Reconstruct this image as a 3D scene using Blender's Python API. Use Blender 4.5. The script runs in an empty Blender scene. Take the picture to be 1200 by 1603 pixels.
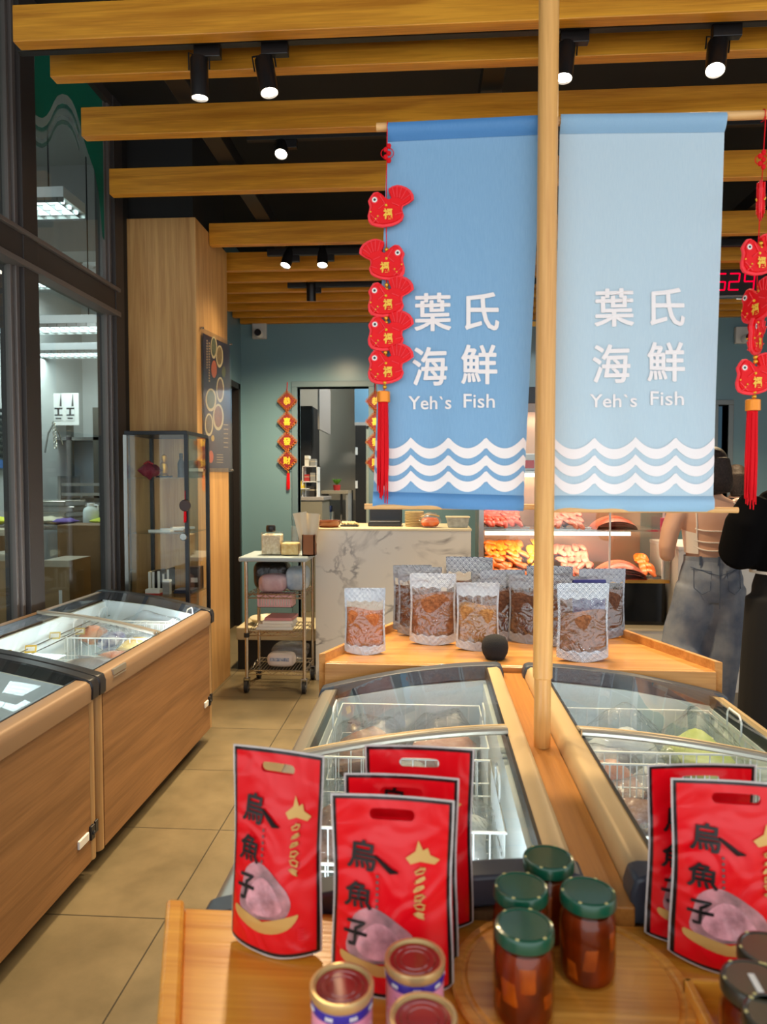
import bpy, bmesh, math, random
from mathutils import Vector, Matrix, Euler
random.seed(7)
SC = bpy.context.scene
COL = SC.collection

# ------------------------------------------------------------------ camera
FPX, CX, CY, EYE = 1110.0, 600.0, 801.5, 1.5
YAW = math.radians(3.711); PIT = math.radians(2.394)
cd = bpy.data.cameras.new('camera'); cam = bpy.data.objects.new('camera', cd); COL.objects.link(cam)
cam.location = (0, 0, EYE)
cam.rotation_euler = (math.pi / 2 - PIT, 0, YAW)
cd.sensor_fit = 'VERTICAL'; cd.sensor_height = 36.0; cd.lens = 36.0 * FPX / 1603.0
cd.clip_start = 0.02; cd.clip_end = 80
cd.dof.use_dof = True; cd.dof.focus_distance = 3.0; cd.dof.aperture_fstop = 4.4
SC.camera = cam
# ------------------------------------------------------------------ sky, exposure
SC.view_settings.view_transform = 'Standard'; SC.view_settings.look = 'None'
SC.view_settings.gamma = 1.0; SC.view_settings.use_curve_mapping = False
SC.view_settings.exposure = 0.75
W = bpy.data.worlds.new('daylight'); SC.world = W; W.use_nodes = True
W.node_tree.nodes['Background'].inputs[0].default_value = (0.93, 0.97, 1.0, 1)
W.node_tree.nodes['Background'].inputs[1].default_value = 1.15
SC.cycles.max_bounces = 8; SC.cycles.transparent_max_bounces = 24
SC.cycles.caustics_reflective = False; SC.cycles.caustics_refractive = False
SC.cycles.sample_clamp_indirect = 4.0
try: SC.cycles.use_denoising = True
except Exception: pass

# ------------------------------------------------------------------ photo rays -> places in the room
_fw = Vector((-math.sin(YAW) * math.cos(PIT), math.cos(YAW) * math.cos(PIT), -math.sin(PIT)))
_rt = Vector((math.cos(YAW), math.sin(YAW), 0)); _up = _rt.cross(_fw)
def ray(x, y): return _fw + _rt * ((x - CX) / FPX) - _up * ((y - CY) / FPX)
def at(x, y, Y):
    r = ray(x, y); return Vector((0, 0, EYE)) + r * (Y / r.y)
def atz(x, y, z):
    r = ray(x, y); return Vector((0, 0, EYE)) + r * ((z - EYE) / r.z)
def atx(x, y, X):
    r = ray(x, y); return Vector((0, 0, EYE)) + r * (X / r.x)

# ------------------------------------------------------------------ materials
def s2l(c): return c / 12.92 if c <= 0.04045 else ((c + 0.055) / 1.055) ** 2.4
def rgb(r, g, b): return (s2l(r / 255), s2l(g / 255), s2l(b / 255), 1)
def newmat(name):
    m = bpy.data.materials.new(name); m.use_nodes = True
    nt = m.node_tree; nt.nodes.clear()
    out = nt.nodes.new('ShaderNodeOutputMaterial')
    return m, nt, out
def N(nt, t, **k):
    n = nt.nodes.new('ShaderNode' + t)
    for a, v in k.items(): setattr(n, a, v)
    return n
def math_(nt, op, a, b=None, c=None):
    n = N(nt, 'Math', operation=op)
    for i, x in enumerate((a, b, c)):
        if x is None: continue
        if isinstance(x, (int, float)): n.inputs[i].default_value = x
        else: nt.links.new(x, n.inputs[i])
    return n.outputs[0]
def mixc(nt, f, a, b):
    n = N(nt, 'Mix', data_type='RGBA')
    for i, x in ((0, f), (6, a), (7, b)):
        if isinstance(x, (int, float, tuple)): n.inputs[i].default_value = x
        else: nt.links.new(x, n.inputs[i])
    return n.outputs[2]
def mat(name, col, rough=0.5, metal=0.0, spec=0.5, coat=0.0, noise=None, bump=None, emis=None, sheen=0.0, trans=0.0):
    """plain principled; noise=(scale, second colour, contrast); bump=(scale, strength)"""
    m, nt, out = newmat(name)
    p = N(nt, 'BsdfPrincipled'); nt.links.new(p.outputs[0], out.inputs[0])
    p.inputs['Base Color'].default_value = col
    p.inputs['Roughness'].default_value = rough; p.inputs['Metallic'].default_value = metal
    p.inputs['Specular IOR Level'].default_value = spec
    p.inputs['Coat Weight'].default_value = coat; p.inputs['Coat Roughness'].default_value = 0.08
    if sheen: p.inputs['Sheen Weight'].default_value = sheen
    if trans: p.inputs['Transmission Weight'].default_value = trans
    tc = N(nt, 'TexCoord')
    if noise:
        n = N(nt, 'TexNoise'); n.inputs['Scale'].default_value = noise[0]; n.inputs['Detail'].default_value = 5
        nt.links.new(tc.outputs['Object'], n.inputs['Vector'])
        r = N(nt, 'ValToRGB'); k = noise[2] if len(noise) > 2 else 0.2
        r.color_ramp.elements[0].position = 0.5 - k; r.color_ramp.elements[1].position = 0.5 + k
        r.color_ramp.elements[0].color = col; r.color_ramp.elements[1].color = noise[1]
        nt.links.new(n.outputs[0], r.inputs[0]); nt.links.new(r.outputs[0], p.inputs['Base Color'])
    if bump:
        n = N(nt, 'TexNoise'); n.inputs['Scale'].default_value = bump[0]; n.inputs['Detail'].default_value = 4
        nt.links.new(tc.outputs['Object'], n.inputs['Vector'])
        b = N(nt, 'Bump'); b.inputs['Strength'].default_value = bump[1]; b.inputs['Distance'].default_value = 0.01
        nt.links.new(n.outputs[0], b.inputs['Height']); nt.links.new(b.outputs[0], p.inputs['Normal'])
    if emis:
        p.inputs['Emission Color'].default_value = emis[0]; p.inputs['Emission Strength'].default_value = emis[1]
    return m
def wood(name, a, b, axis='X', scale=1.0, rough=0.45, coat=0.0):
    m, nt, out = newmat(name)
    p = N(nt, 'BsdfPrincipled'); nt.links.new(p.outputs[0], out.inputs[0])
    p.inputs['Roughness'].default_value = rough; p.inputs['Coat Weight'].default_value = coat
    p.inputs['Coat Roughness'].default_value = 0.15
    tc = N(nt, 'TexCoord'); mp = N(nt, 'Mapping')
    nt.links.new(tc.outputs['Object'], mp.inputs[0])
    sc = [14 * scale] * 3; sc['XYZ'.index(axis)] = 0.9 * scale
    mp.inputs['Scale'].default_value = sc
    n1 = N(nt, 'TexNoise'); n1.inputs['Scale'].default_value = 1.1; n1.inputs['Detail'].default_value = 6; n1.inputs['Distortion'].default_value = 1.2
    nt.links.new(mp.outputs[0], n1.inputs['Vector'])
    mp2 = N(nt, 'Mapping'); nt.links.new(tc.outputs['Object'], mp2.inputs[0])
    sc2 = [150 * scale] * 3; sc2['XYZ'.index(axis)] = 5 * scale; mp2.inputs['Scale'].default_value = sc2
    n2 = N(nt, 'TexNoise'); n2.inputs['Scale'].default_value = 1.0; n2.inputs['Detail'].default_value = 3
    nt.links.new(mp2.outputs[0], n2.inputs['Vector'])
    f = math_(nt, 'ADD', math_(nt, 'MULTIPLY', n1.outputs[0], 0.65), math_(nt, 'MULTIPLY', n2.outputs[0], 0.35))
    r = N(nt, 'ValToRGB'); r.color_ramp.elements[0].position = 0.36; r.color_ramp.elements[1].position = 0.62
    r.color_ramp.elements[0].color = a; r.color_ramp.elements[1].color = b
    nt.links.new(f, r.inputs[0]); nt.links.new(r.outputs[0], p.inputs['Base Color'])
    bp = N(nt, 'Bump'); bp.inputs['Strength'].default_value = 0.12; bp.inputs['Distance'].default_value = 0.004
    nt.links.new(n2.outputs[0], bp.inputs['Height']); nt.links.new(bp.outputs[0], p.inputs['Normal'])
    return m
def schlick(nt, f0=.04, extra=0.0, normal=None):
    lw = N(nt, 'LayerWeight'); lw.inputs['Blend'].default_value = .5
    if normal is not None: nt.links.new(normal, lw.inputs['Normal'])
    p5 = math_(nt, 'POWER', lw.outputs['Facing'], 5.0)
    return math_(nt, 'ADD', math_(nt, 'MULTIPLY', p5, .96 - f0), f0 + extra)
def glassy(name, tint=(1, 1, 1, 1), ior=1.45, rough=0.0, extra=0.0):
    """thin pane: see-through with fresnel reflections"""
    m, nt, out = newmat(name)
    t = N(nt, 'BsdfTransparent'); t.inputs[0].default_value = tint
    g = N(nt, 'BsdfGlossy'); g.inputs['Roughness'].default_value = rough
    mx = N(nt, 'MixShader'); f = schlick(nt, .04, extra)
    nt.links.new(f, mx.inputs[0]); nt.links.new(t.outputs[0], mx.inputs[1]); nt.links.new(g.outputs[0], mx.inputs[2])
    nt.links.new(mx.outputs[0], out.inputs[0])
    return m
def plastic_film(name, tint=(0.95, 0.97, 1, 1), haze=0.08, bump=60.0, bstr=0.5, hazecol=(0.9, 0.93, 0.95, 1)):
    """clear crinkled plastic: see-through, a little milky, with broken highlights"""
    m, nt, out = newmat(name)
    t = N(nt, 'BsdfTransparent'); t.inputs[0].default_value = tint
    g = N(nt, 'BsdfGlossy'); g.inputs['Roughness'].default_value = 0.12
    d = N(nt, 'BsdfDiffuse'); d.inputs[0].default_value = hazecol
    tc = N(nt, 'TexCoord'); n = N(nt, 'TexNoise'); n.inputs['Scale'].default_value = bump; n.inputs['Detail'].default_value = 2
    nt.links.new(tc.outputs['Object'], n.inputs['Vector'])
    b = N(nt, 'Bump'); b.inputs['Strength'].default_value = bstr; b.inputs['Distance'].default_value = 0.02
    nt.links.new(n.outputs[0], b.inputs['Height'])
    nt.links.new(b.outputs[0], g.inputs['Normal'])
    m1 = N(nt, 'MixShader'); m1.inputs[0].default_value = haze
    nt.links.new(t.outputs[0], m1.inputs[1]); nt.links.new(d.outputs[0], m1.inputs[2])
    m2 = N(nt, 'MixShader'); nt.links.new(schlick(nt, .05, 0.02, b.outputs[0]), m2.inputs[0])
    nt.links.new(m1.outputs[0], m2.inputs[1]); nt.links.new(g.outputs[0], m2.inputs[2])
    nt.links.new(m2.outputs[0], out.inputs[0])
    return m
def emit(name, col, strength):
    m, nt, out = newmat(name)
    e = N(nt, 'Emission'); e.inputs[0].default_value = col; e.inputs[1].default_value = strength
    nt.links.new(e.outputs[0], out.inputs[0]); return m
def tiles(name, a, b, grout, size, ox, oy, rough=0.3):
    m, nt, out = newmat(name)
    p = N(nt, 'BsdfPrincipled'); nt.links.new(p.outputs[0], out.inputs[0])
    p.inputs['Roughness'].default_value = rough
    tc = N(nt, 'TexCoord')
    sp = N(nt, 'SeparateXYZ'); nt.links.new(tc.outputs['Object'], sp.inputs[0])
    def line(o, off):
        f = math_(nt, 'FRACT', math_(nt, 'DIVIDE', math_(nt, 'SUBTRACT', o, off), size))
        d = math_(nt, 'MINIMUM', f, math_(nt, 'SUBTRACT', 1.0, f))
        return math_(nt, 'LESS_THAN', d, 0.0028 / size)
    g = math_(nt, 'MAXIMUM', line(sp.outputs[0], ox), line(sp.outputs[1], oy))
    n = N(nt, 'TexNoise'); n.inputs['Scale'].default_value = 3.5; n.inputs['Detail'].default_value = 8; n.inputs['Roughness'].default_value = 0.65
    nt.links.new(tc.outputs['Object'], n.inputs['Vector'])
    r = N(nt, 'ValToRGB'); r.color_ramp.elements[0].position = 0.3; r.color_ramp.elements[1].position = 0.7
    r.color_ramp.elements[0].color = a; r.color_ramp.elements[1].color = b
    nt.links.new(n.outputs[0], r.inputs[0])
    nt.links.new(mixc(nt, g, r.outputs[0], grout), p.inputs['Base Color'])
    rr = math_(nt, 'ADD', math_(nt, 'MULTIPLY', n.outputs[0], 0.25), rough - 0.1)
    nt.links.new(rr, p.inputs['Roughness'])
    return m
def marble(name, base, vein, scale=2.2, rough=0.2):
    m, nt, out = newmat(name)
    p = N(nt, 'BsdfPrincipled'); nt.links.new(p.outputs[0], out.inputs[0]); p.inputs['Roughness'].default_value = rough
    tc = N(nt, 'TexCoord')
    n = N(nt, 'TexNoise'); n.inputs['Scale'].default_value = scale; n.inputs['Detail'].default_value = 7; n.inputs['Distortion'].default_value = 1.3
    nt.links.new(tc.outputs['Object'], n.inputs['Vector'])
    v = math_(nt, 'ABSOLUTE', math_(nt, 'SUBTRACT', n.outputs[0], 0.5))
    r = N(nt, 'ValToRGB'); e = r.color_ramp.elements
    e[0].position = 0.0; e[0].color = vein; e[1].position = 0.035; e[1].color = base
    nt.links.new(v, r.inputs[0])
    n2 = N(nt, 'TexNoise'); n2.inputs['Scale'].default_value = 3.0; nt.links.new(tc.outputs['Object'], n2.inputs['Vector'])
    msk = N(nt, 'ValToRGB'); msk.color_ramp.elements[0].position = 0.45; msk.color_ramp.elements[1].position = 0.6
    nt.links.new(n2.outputs[0], msk.inputs[0])
    nt.links.new(mixc(nt, math_(nt, 'MULTIPLY', msk.outputs[0], 0.9), base, r.outputs[0]), p.inputs['Base Color'])
    return m

# ------------------------------------------------------------------ mesh builder
class MB:
    def __init__(s): s.v = []; s.f = []; s.m = []; s.uv = []
    def add(s, vs, fs, mi=0, uvs=None):
        o = len(s.v); s.v += [Vector(v) for v in vs]
        s.uv += list(uvs) if uvs else [(0, 0)] * len(vs)
        for f in fs: s.f.append([o + i for i in f]); s.m.append(mi)
        return s
    def box(s, c, d, mi=0, rot=None):
        x, y, z = d[0] / 2, d[1] / 2, d[2] / 2
        vs = [Vector((a * x, b * y, e * z)) for a in (-1, 1) for b in (-1, 1) for e in (-1, 1)]
        if rot: R = Euler(rot).to_matrix(); vs = [R @ v for v in vs]
        vs = [v + Vector(c) for v in vs]
        return s.add(vs, [(0, 1, 3, 2), (4, 6, 7, 5), (0, 4, 5, 1), (2, 3, 7, 6), (0, 2, 6, 4), (1, 5, 7, 3)], mi)
    def b2(s, a, b, mi=0):
        return s.box([(a[i] + b[i]) / 2 for i in range(3)], [abs(b[i] - a[i]) for i in range(3)], mi)
    def tube(s, pts, r, n=8, mi=0, closed=False, cap=True):
        pts = [Vector(p) for p in pts]; k = len(pts); rs = r if isinstance(r, (list, tuple)) else [r] * k
        vs = []; prev = None
        for i, p in enumerate(pts):
            if closed: t = pts[(i + 1) % k] - pts[i - 1]
            else: t = pts[min(i + 1, k - 1)] - pts[max(i - 1, 0)]
            t.normalize()
            if prev is None:
                a = Vector((0, 0, 1)) if abs(t.z) < 0.9 else Vector((1, 0, 0))
                u = t.cross(a).normalized()
            else: u = (prev - t * prev.dot(t)).normalized()
            prev = u; w = t.cross(u)
            for j in range(n):
                an = 2 * math.pi * (j + 0.5) / n
                vs.append(p + (u * math.cos(an) + w * math.sin(an)) * rs[i])
        fs = []
        for i in range(k if closed else k - 1):
            i2 = (i + 1) % k
            for j in range(n):
                j2 = (j + 1) % n
                fs.append((i * n + j, i * n + j2, i2 * n + j2, i2 * n + j))
        if cap and not closed: fs += [tuple(range(n - 1, -1, -1)), tuple((k - 1) * n + j for j in range(n))]
        return s.add(vs, fs, mi)
    def cyl(s, a, b, r, r2=None, n=24, mi=0): return s.tube([a, b], [r, r if r2 is None else r2], n, mi)
    def lathe(s, prof, c=(0, 0, 0), n=32, mi=0, axis='Z', cap=True):
        vs = []; k = len(prof); c = Vector(c)
        for (r, z) in prof:
            for j in range(n):
                a = 2 * math.pi * j / n
                q = (r * math.cos(a), r * math.sin(a), z)
                if axis == 'Y': q = (q[0], q[2], q[1])
                if axis == 'X': q = (q[2], q[0], q[1])
                vs.append(c + Vector(q))
        fs = [(i * n + j, i * n + (j + 1) % n, (i + 1) * n + (j + 1) % n, (i + 1) * n + j) for i in range(k - 1) for j in range(n)]
        if cap: fs += [tuple(range(n - 1, -1, -1)), tuple((k - 1) * n + j for j in range(n))]
        return s.add(vs, fs, mi)
    def ball(s, c, r, n=16, mi=0):
        r = r if isinstance(r, (list, tuple)) else (r, r, r); vs = []; h = n // 2; c = Vector(c)
        for i in range(h + 1):
            ph = math.pi * i / h
            for j in range(n):
                a = 2 * math.pi * j / n
                vs.append(c + Vector((r[0] * math.sin(ph) * math.cos(a), r[1] * math.sin(ph) * math.sin(a), r[2] * math.cos(ph))))
        return s.add(vs, [(i * n + j, (i + 1) * n + j, (i + 1) * n + (j + 1) % n, i * n + (j + 1) % n) for i in range(h) for j in range(n)], mi)
    def grid(s, fn, nu, nv, mi=0, wrap=False):
        vs = []; uv = []
        for j in range(nv + 1):
            for i in range(nu + 1):
                u, v = i / nu, j / nv; vs.append(fn(u, v)); uv.append((u, v))
        k = nu + 1
        return s.add(vs, [(j * k + i, j * k + i + 1, (j + 1) * k + i + 1, (j + 1) * k + i) for j in range(nv) for i in range(nu)], mi, uv)
    def prism(s, poly, fn0, fn1, mi=0):
        """poly of (a,b); fn0/fn1 map (a,b) to the near / far face"""
        n = len(poly)
        vs = [fn0(*p) for p in poly] + [fn1(*p) for p in poly]
        fs = [tuple(range(n)), tuple(range(2 * n - 1, n - 1, -1))] + [(i, i + n, (i + 1) % n + n, (i + 1) % n) for i in range(n)]
        return s.add(vs, fs, mi)
    def loft(s, rings, n=20, mi=0, cap=True):
        """rings: (centre, rx, ry[, side vector])"""
        k = len(rings); vs = []
        for i, R in enumerate(rings):
            t = (Vector(rings[min(i + 1, k - 1)][0]) - Vector(rings[max(i - 1, 0)][0])).normalized()
            sd = Vector(R[3]) if len(R) > 3 else Vector((1, 0, 0))
            sd = sd - t * sd.dot(t)
            if sd.length < 1e-3: sd = Vector((0, 1, 0)) - t * t.y
            sd.normalize(); w = t.cross(sd)
            for j in range(n):
                a = 2 * math.pi * j / n
                vs.append(Vector(R[0]) + sd * R[1] * math.cos(a) + w * R[2] * math.sin(a))
        fs = [(i * n + j, i * n + (j + 1) % n, (i + 1) * n + (j + 1) % n, (i + 1) * n + j) for i in range(k - 1) for j in range(n)]
        if cap: fs += [tuple(range(n - 1, -1, -1)), tuple((k - 1) * n + j for j in range(n))]
        return s.add(vs, fs, mi)
    def build(s, name, mats, parent=None, loc=None, smooth=True, bevel=0.0, rot=None, weld=False, angle=0.7, normals=True):
        me = bpy.data.meshes.new(name)
        me.from_pydata([tuple(v) for v in s.v], [], s.f)
        mats = mats if isinstance(mats, (list, tuple)) else [mats]
        for m in mats: me.materials.append(m)
        for p, mi in zip(me.polygons, s.m): p.material_index = mi
        if any(u != (0, 0) for u in s.uv):
            l = me.uv_layers.new(name='UVMap')
            for lp in me.loops: l.data[lp.index].uv = s.uv[lp.vertex_index]
        if normals or weld:
            bm = bmesh.new(); bm.from_mesh(me)
            if weld: bmesh.ops.remove_doubles(bm, verts=bm.verts, dist=1e-5)
            bmesh.ops.recalc_face_normals(bm, faces=bm.faces); bm.to_mesh(me); bm.free()
        if smooth:
            for p in me.polygons: p.use_smooth = True
            me.set_sharp_from_angle(angle=angle)
        o = bpy.data.objects.new(name, me); COL.objects.link(o)
        if parent: o.parent = parent
        if loc is not None: o.location = loc
        if rot is not None: o.rotation_euler = rot
        if bevel:
            b = o.modifiers.new('bevel', 'BEVEL'); b.width = bevel; b.segments = 2; b.limit_method = 'ANGLE'; b.angle_limit = 0.6
        return o
def tag(o, label=None, cat=None, group=None, kind=None):
    if label: o['label'] = label
    if cat: o['category'] = cat
    if group: o['group'] = group
    if kind: o['kind'] = kind
    return o
def thing(name, label, cat, loc=(0, 0, 0), rz=0.0, group=None, kind=None):
    o = bpy.data.objects.new(name, None); COL.objects.link(o); o.location = loc; o.rotation_euler = (0, 0, rz)
    o.empty_display_size = 0.05
    return tag(o, label, cat, group, kind)
def structure(o, label=None):
    o['kind'] = 'structure'
    if label: o['label'] = label
    return o
def kids(o): return [c for c in bpy.data.objects if c.parent == o]
def copy_tree(o, parent=None):
    c = o.copy(); COL.objects.link(c); c.parent = parent
    for ch in kids(o): copy_tree(ch, c)
    return c
def place(o, loc, rz=0.0, label=None, group=None, rot=None, scale=None):
    o.location = loc; o.rotation_euler = rot if rot else (0, 0, rz)
    if scale: o.scale = scale if isinstance(scale, (tuple, list)) else (scale,) * 3
    if label: o['label'] = label
    if group: o['group'] = group
    return o
def text_shape(s, w, h, bold=0.0, fit='box'):
    """outline of lettering as (verts, faces) in a box centred at 0 of size w x h"""
    c = bpy.data.curves.new('lettering', 'FONT'); c.body = s; c.size = 1.0; c.offset = bold; c.resolution_u = 3
    o = bpy.data.objects.new('lettering', c); COL.objects.link(o)
    me = bpy.data.meshes.new_from_object(o.evaluated_get(bpy.context.evaluated_depsgraph_get()))
    vs = [(v.co.x, v.co.y) for v in me.vertices]; fs = [tuple(p.vertices) for p in me.polygons]
    bpy.data.objects.remove(o); bpy.data.curves.remove(c); bpy.data.meshes.remove(me)
    if not vs: return [], []
    x0, x1 = min(v[0] for v in vs), max(v[0] for v in vs); y0, y1 = min(v[1] for v in vs), max(v[1] for v in vs)
    sx, sy = w / (x1 - x0), h / (y1 - y0)
    return [((x - (x0 + x1) / 2) * sx, (y - (y0 + y1) / 2) * sy) for x, y in vs], fs
def lettering(mb, s, cx, cy, w, h, fn, bold=0.0, mi=0, rot=0.0):
    lift_h = min(abs(h), .09)
    b = bold * max(abs(w), abs(h)); vs, fs = text_shape(s, w - 2 * b, h - 2 * b); ca, sa = math.cos(rot), math.sin(rot)
    for k in ([None] + list(range(8)) if bold else [None]):
        dx, dy = (0, 0) if k is None else (b * math.cos(k * math.pi / 4), b * math.sin(k * math.pi / 4))
        lift = Vector((0, -.0015 * (0 if k is None else k + 1) * lift_h, 0))
        mb.add([fn(cx + (x + dx) * ca - (y + dy) * sa, cy + (x + dx) * sa + (y + dy) * ca) + lift for x, y in vs], fs, mi)
    return mb

# ------------------------------------------------------------------ palette
M = {}
M['slat'] = wood('slat_oak', rgb(184, 116, 24), rgb(230, 160, 46), 'X', 1.0, 0.4)
M['slat_rail'] = mat('black_rail', rgb(22, 20, 20), 0.5)
M['column'] = wood('column_oak', rgb(186, 136, 80), rgb(216, 170, 108), 'Z', 0.9, 0.45)
M['pole'] = wood('pole_wood', rgb(204, 144, 74), rgb(230, 174, 100), 'Z', 1.2, 0.4)
M['bar'] = wood('bar_wood', rgb(206, 150, 88), rgb(232, 184, 120), 'X', 1.2, 0.4)
M['strip'] = wood('strip_wood', rgb(160, 102, 40), rgb(188, 126, 56), 'Y', 1.0, 0.4)
M['table'] = wood('table_wood', rgb(214, 132, 30), rgb(242, 170, 62), 'X', 0.8, 0.28, 0.3)
M['disc'] = wood('disc_wood', rgb(196, 122, 34), rgb(240, 172, 76), 'X', 1.0, 0.3, 0.2)
M['shelf'] = wood('shelf_wood', rgb(176, 118, 58), rgb(206, 150, 84), 'X', 0.8, 0.3, 0.2)
M['freezer_wood'] = wood('freezer_wood', rgb(126, 90, 54), rgb(156, 114, 72), 'Y', 0.8, 0.6)
M['freezer_post'] = wood('freezer_post', rgb(160, 124, 80), rgb(190, 156, 110), 'Z', 1.0, 0.45)
M['rim_tan'] = mat('rim_tan', rgb(146, 118, 90), 0.42, 0.15)
M['rim_beige'] = mat('rim_beige', rgb(206, 178, 132), 0.4, 0.15)
M['rim_steel'] = mat('rim_steel', rgb(176, 170, 158), 0.3, 0.6)
M['black'] = mat('black_plastic', rgb(26, 28, 34), 0.35)
M['slate'] = mat('slate_plastic', rgb(62, 70, 82), 0.4)
M['dark'] = mat('dark_paint', rgb(20, 19, 19), 0.7)
M['frame'] = mat('frame_metal', rgb(112, 104, 100), 0.45, 0.4)
M['frame2'] = mat('frame_metal_dark', rgb(62, 56, 54), 0.5, 0.3)
M['white'] = mat('white_plastic', rgb(232, 234, 234), 0.4)
M['liner'] = mat('freezer_liner', rgb(226, 236, 238), 0.35)
M['wire_white'] = mat('wire_white', rgb(236, 240, 240), 0.35)
M['steel'] = mat('steel', rgb(170, 168, 164), 0.25, 1.0)
M['chrome'] = mat('chrome', rgb(200, 192, 178), 0.18, 1.0)
M['rubber'] = mat('rubber', rgb(24, 24, 26), 0.6)
M['pane'] = glassy('window_pane', (0.86, 0.92, 0.92, 1), 1.45)
M['lid'] = glassy('freezer_lid_glass', (0.93, 0.97, 0.97, 1), 1.5)
M['case'] = glassy('case_glass', (0.96, 0.98, 0.97, 1), 1.5)
M['acrylic'] = glassy('acrylic', (0.97, 0.97, 0.97, 1), rough=.12, extra=-.03)
M['blue'] = mat('teal_wall', rgb(112, 146, 158), 0.25, noise=(1.2, rgb(104, 138, 152), 0.3))
M['white_wall'] = mat('white_wall', rgb(206, 206, 200), 0.7)
M['grey_wall'] = mat('grey_wall', rgb(150, 150, 148), 0.7)
M['marble'] = marble('marble', rgb(226, 222, 212), rgb(128, 124, 122))
M['red'] = mat('red_satin', rgb(226, 6, 18), 0.45, spec=.2)
M['red_thread'] = mat('red_thread', rgb(214, 6, 22), 0.7, spec=.2)
M['pinkred'] = mat('pink_red', rgb(240, 58, 66), 0.5, spec=.2)
M['gold'] = mat('gold', rgb(226, 166, 50), 0.3, 0.7)
M['gold_print'] = mat('gold_print', rgb(240, 186, 46), 0.4)
M['orange_cap'] = mat('orange_cap', rgb(236, 138, 20), 0.35, 0.2)
M['paper'] = mat('white_paper', rgb(232, 230, 222), 0.7)
M['card'] = mat('cardboard', rgb(122, 92, 56), 0.8, noise=(6, rgb(104, 78, 46), 0.3))
M['card2'] = mat('cardboard_light', rgb(164, 132, 88), 0.8, noise=(6, rgb(146, 114, 74), 0.3))
M['tape'] = mat('tape', rgb(190, 178, 154), 0.3)
M['brass'] = mat('brass', rgb(200, 150, 70), 0.35, 0.8)
# ------------------------------------------------------------------ setting
FLOOR = tiles('floor_tiles', rgb(102, 91, 68), rgb(130, 115, 86), rgb(62, 56, 44), 0.625, -0.9, 4.2)
structure(MB().b2((-6, -3, -0.1), (6, 11.5, 0)).build('floor', FLOOR, smooth=False))
YB = 7.4
# back wall with the doorway and a second opening on the right
dl, dr = at(466, 700, YB).x, at(577, 700, YB).x; dt = at(520, 606, YB).z
ol, orr = at(1122, 700, YB).x, at(1138, 700, YB).x; ot = at(1128, 634, YB).z
mb = MB()
xl = -1.98
for (a, b, z0, z1) in ((xl, dl, 0, 3.9), (dl, dr, dt, 3.9), (dr, ol, 0, 3.9), (ol, orr, ot, 3.9), (orr, 4.6, 0, 3.9)):
    mb.b2((a, YB, z0), (b, YB + 0.14, z1))
structure(mb.build('wall_back', M['blue'], smooth=False))
mb = MB()
mb.b2((xl - 0.12, 7.31, 0), (xl, YB + 0.14, 3.9)); mb.b2((xl - 0.12, 5.6, 2.52), (xl, 7.31, 3.9))
mb.b2((xl - 0.12, 5.38, 0), (xl, 5.6, 3.9))
structure(mb.build('wall_left', M['blue'], smooth=False))
structure(MB().b2((4.6, 2.2, 0), (4.75, YB + 0.14, 3.9)).build('wall_right', M['white_wall'], smooth=False))
structure(MB().b2((-2.1, -1.2, 3.9), (4.75, 7.54, 4.0)).build('ceiling', M['dark'], smooth=False))
mb = MB()
mb.b2((xl - 0.08, 5.62, 0), (xl - 0.05, 7.28, 2.5)); mb.b2((xl - 0.09, 7.25, 0), (xl + .015, 7.31, 2.52)); mb.b2((xl - 0.09, 5.6, 2.46), (xl + .015, 7.31, 2.52))
structure(mb.build('door_1', mat('door_dark', rgb(22, 18, 18), 0.5), smooth=False))
# frame of the doorway
d = structure(MB().b2((dl - 0.06, YB - 0.03, 0), (dl, YB + .16, dt)).b2((dr, YB - 0.03, 0), (dr + 0.06, YB + .16, dt)).b2((dl - 0.06, YB - 0.03, dt), (dr + 0.06, YB + .16, dt + 0.06)).build('door_2', mat('door_frame_blue', rgb(96, 122, 134), 0.4), smooth=False, bevel=0.004))
structure(MB().b2((ol - 0.05, YB - 0.02, 0), (ol, YB + .15, ot)).b2((orr, YB - 0.02, 0), (orr + 0.05, YB + .15, ot)).b2((ol - 0.05, YB - 0.02, ot), (orr + 0.05, YB + .15, ot + 0.05)).build('door_3', mat('door_frame_grey', rgb(120, 128, 130), 0.35, 0.4), smooth=False, bevel=0.004))
# room beyond the doorway
mb = MB()
mb.b2((-2.6, 9.8, 0), (2.0, 9.95, 3.6)); mb.b2((-2.1, 7.54, 0), (-1.98, 9.8, 3.6)); mb.b2((2.0, 7.54, 0), (2.1, 9.95, 3.6)); 
structure(mb.build('wall_storeroom', mat('store_wall', rgb(176, 172, 162), 0.7), smooth=False))
structure(MB().b2((-2.6, 7.54, 3.5), (2.1, 9.95, 3.6)).build('ceiling_storeroom', M['white_wall'], smooth=False))
structure(MB().b2((2.1, 7.54, 0), (4.75, 9.0, 0.02)).b2((2.1, 9.0, 0), (4.75, 9.1, 3.5)).b2((2.1,7.54,3.4),(4.75,9.1,3.5)).build('wall_pantry', mat('pantry_wall', rgb(70, 110, 130), 0.5), smooth=False))

# clad wooden column
cX0, cX1, cY0, cY1, cZ = -2.05, -1.54, 4.64, 5.37, 3.24
structure(MB().b2((cX0, cY0, 0), (cX1, cY1, cZ)).build('trim_1', M['column'], smooth=False, bevel=0.004), 'oak clad column')
structure(MB().b2((cX0 - .02, cY0 + 0.02, cZ), (cX1 - .02, cY1, 3.9)).build('trim_2', M['dark'], smooth=False), 'black box over the column')

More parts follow.
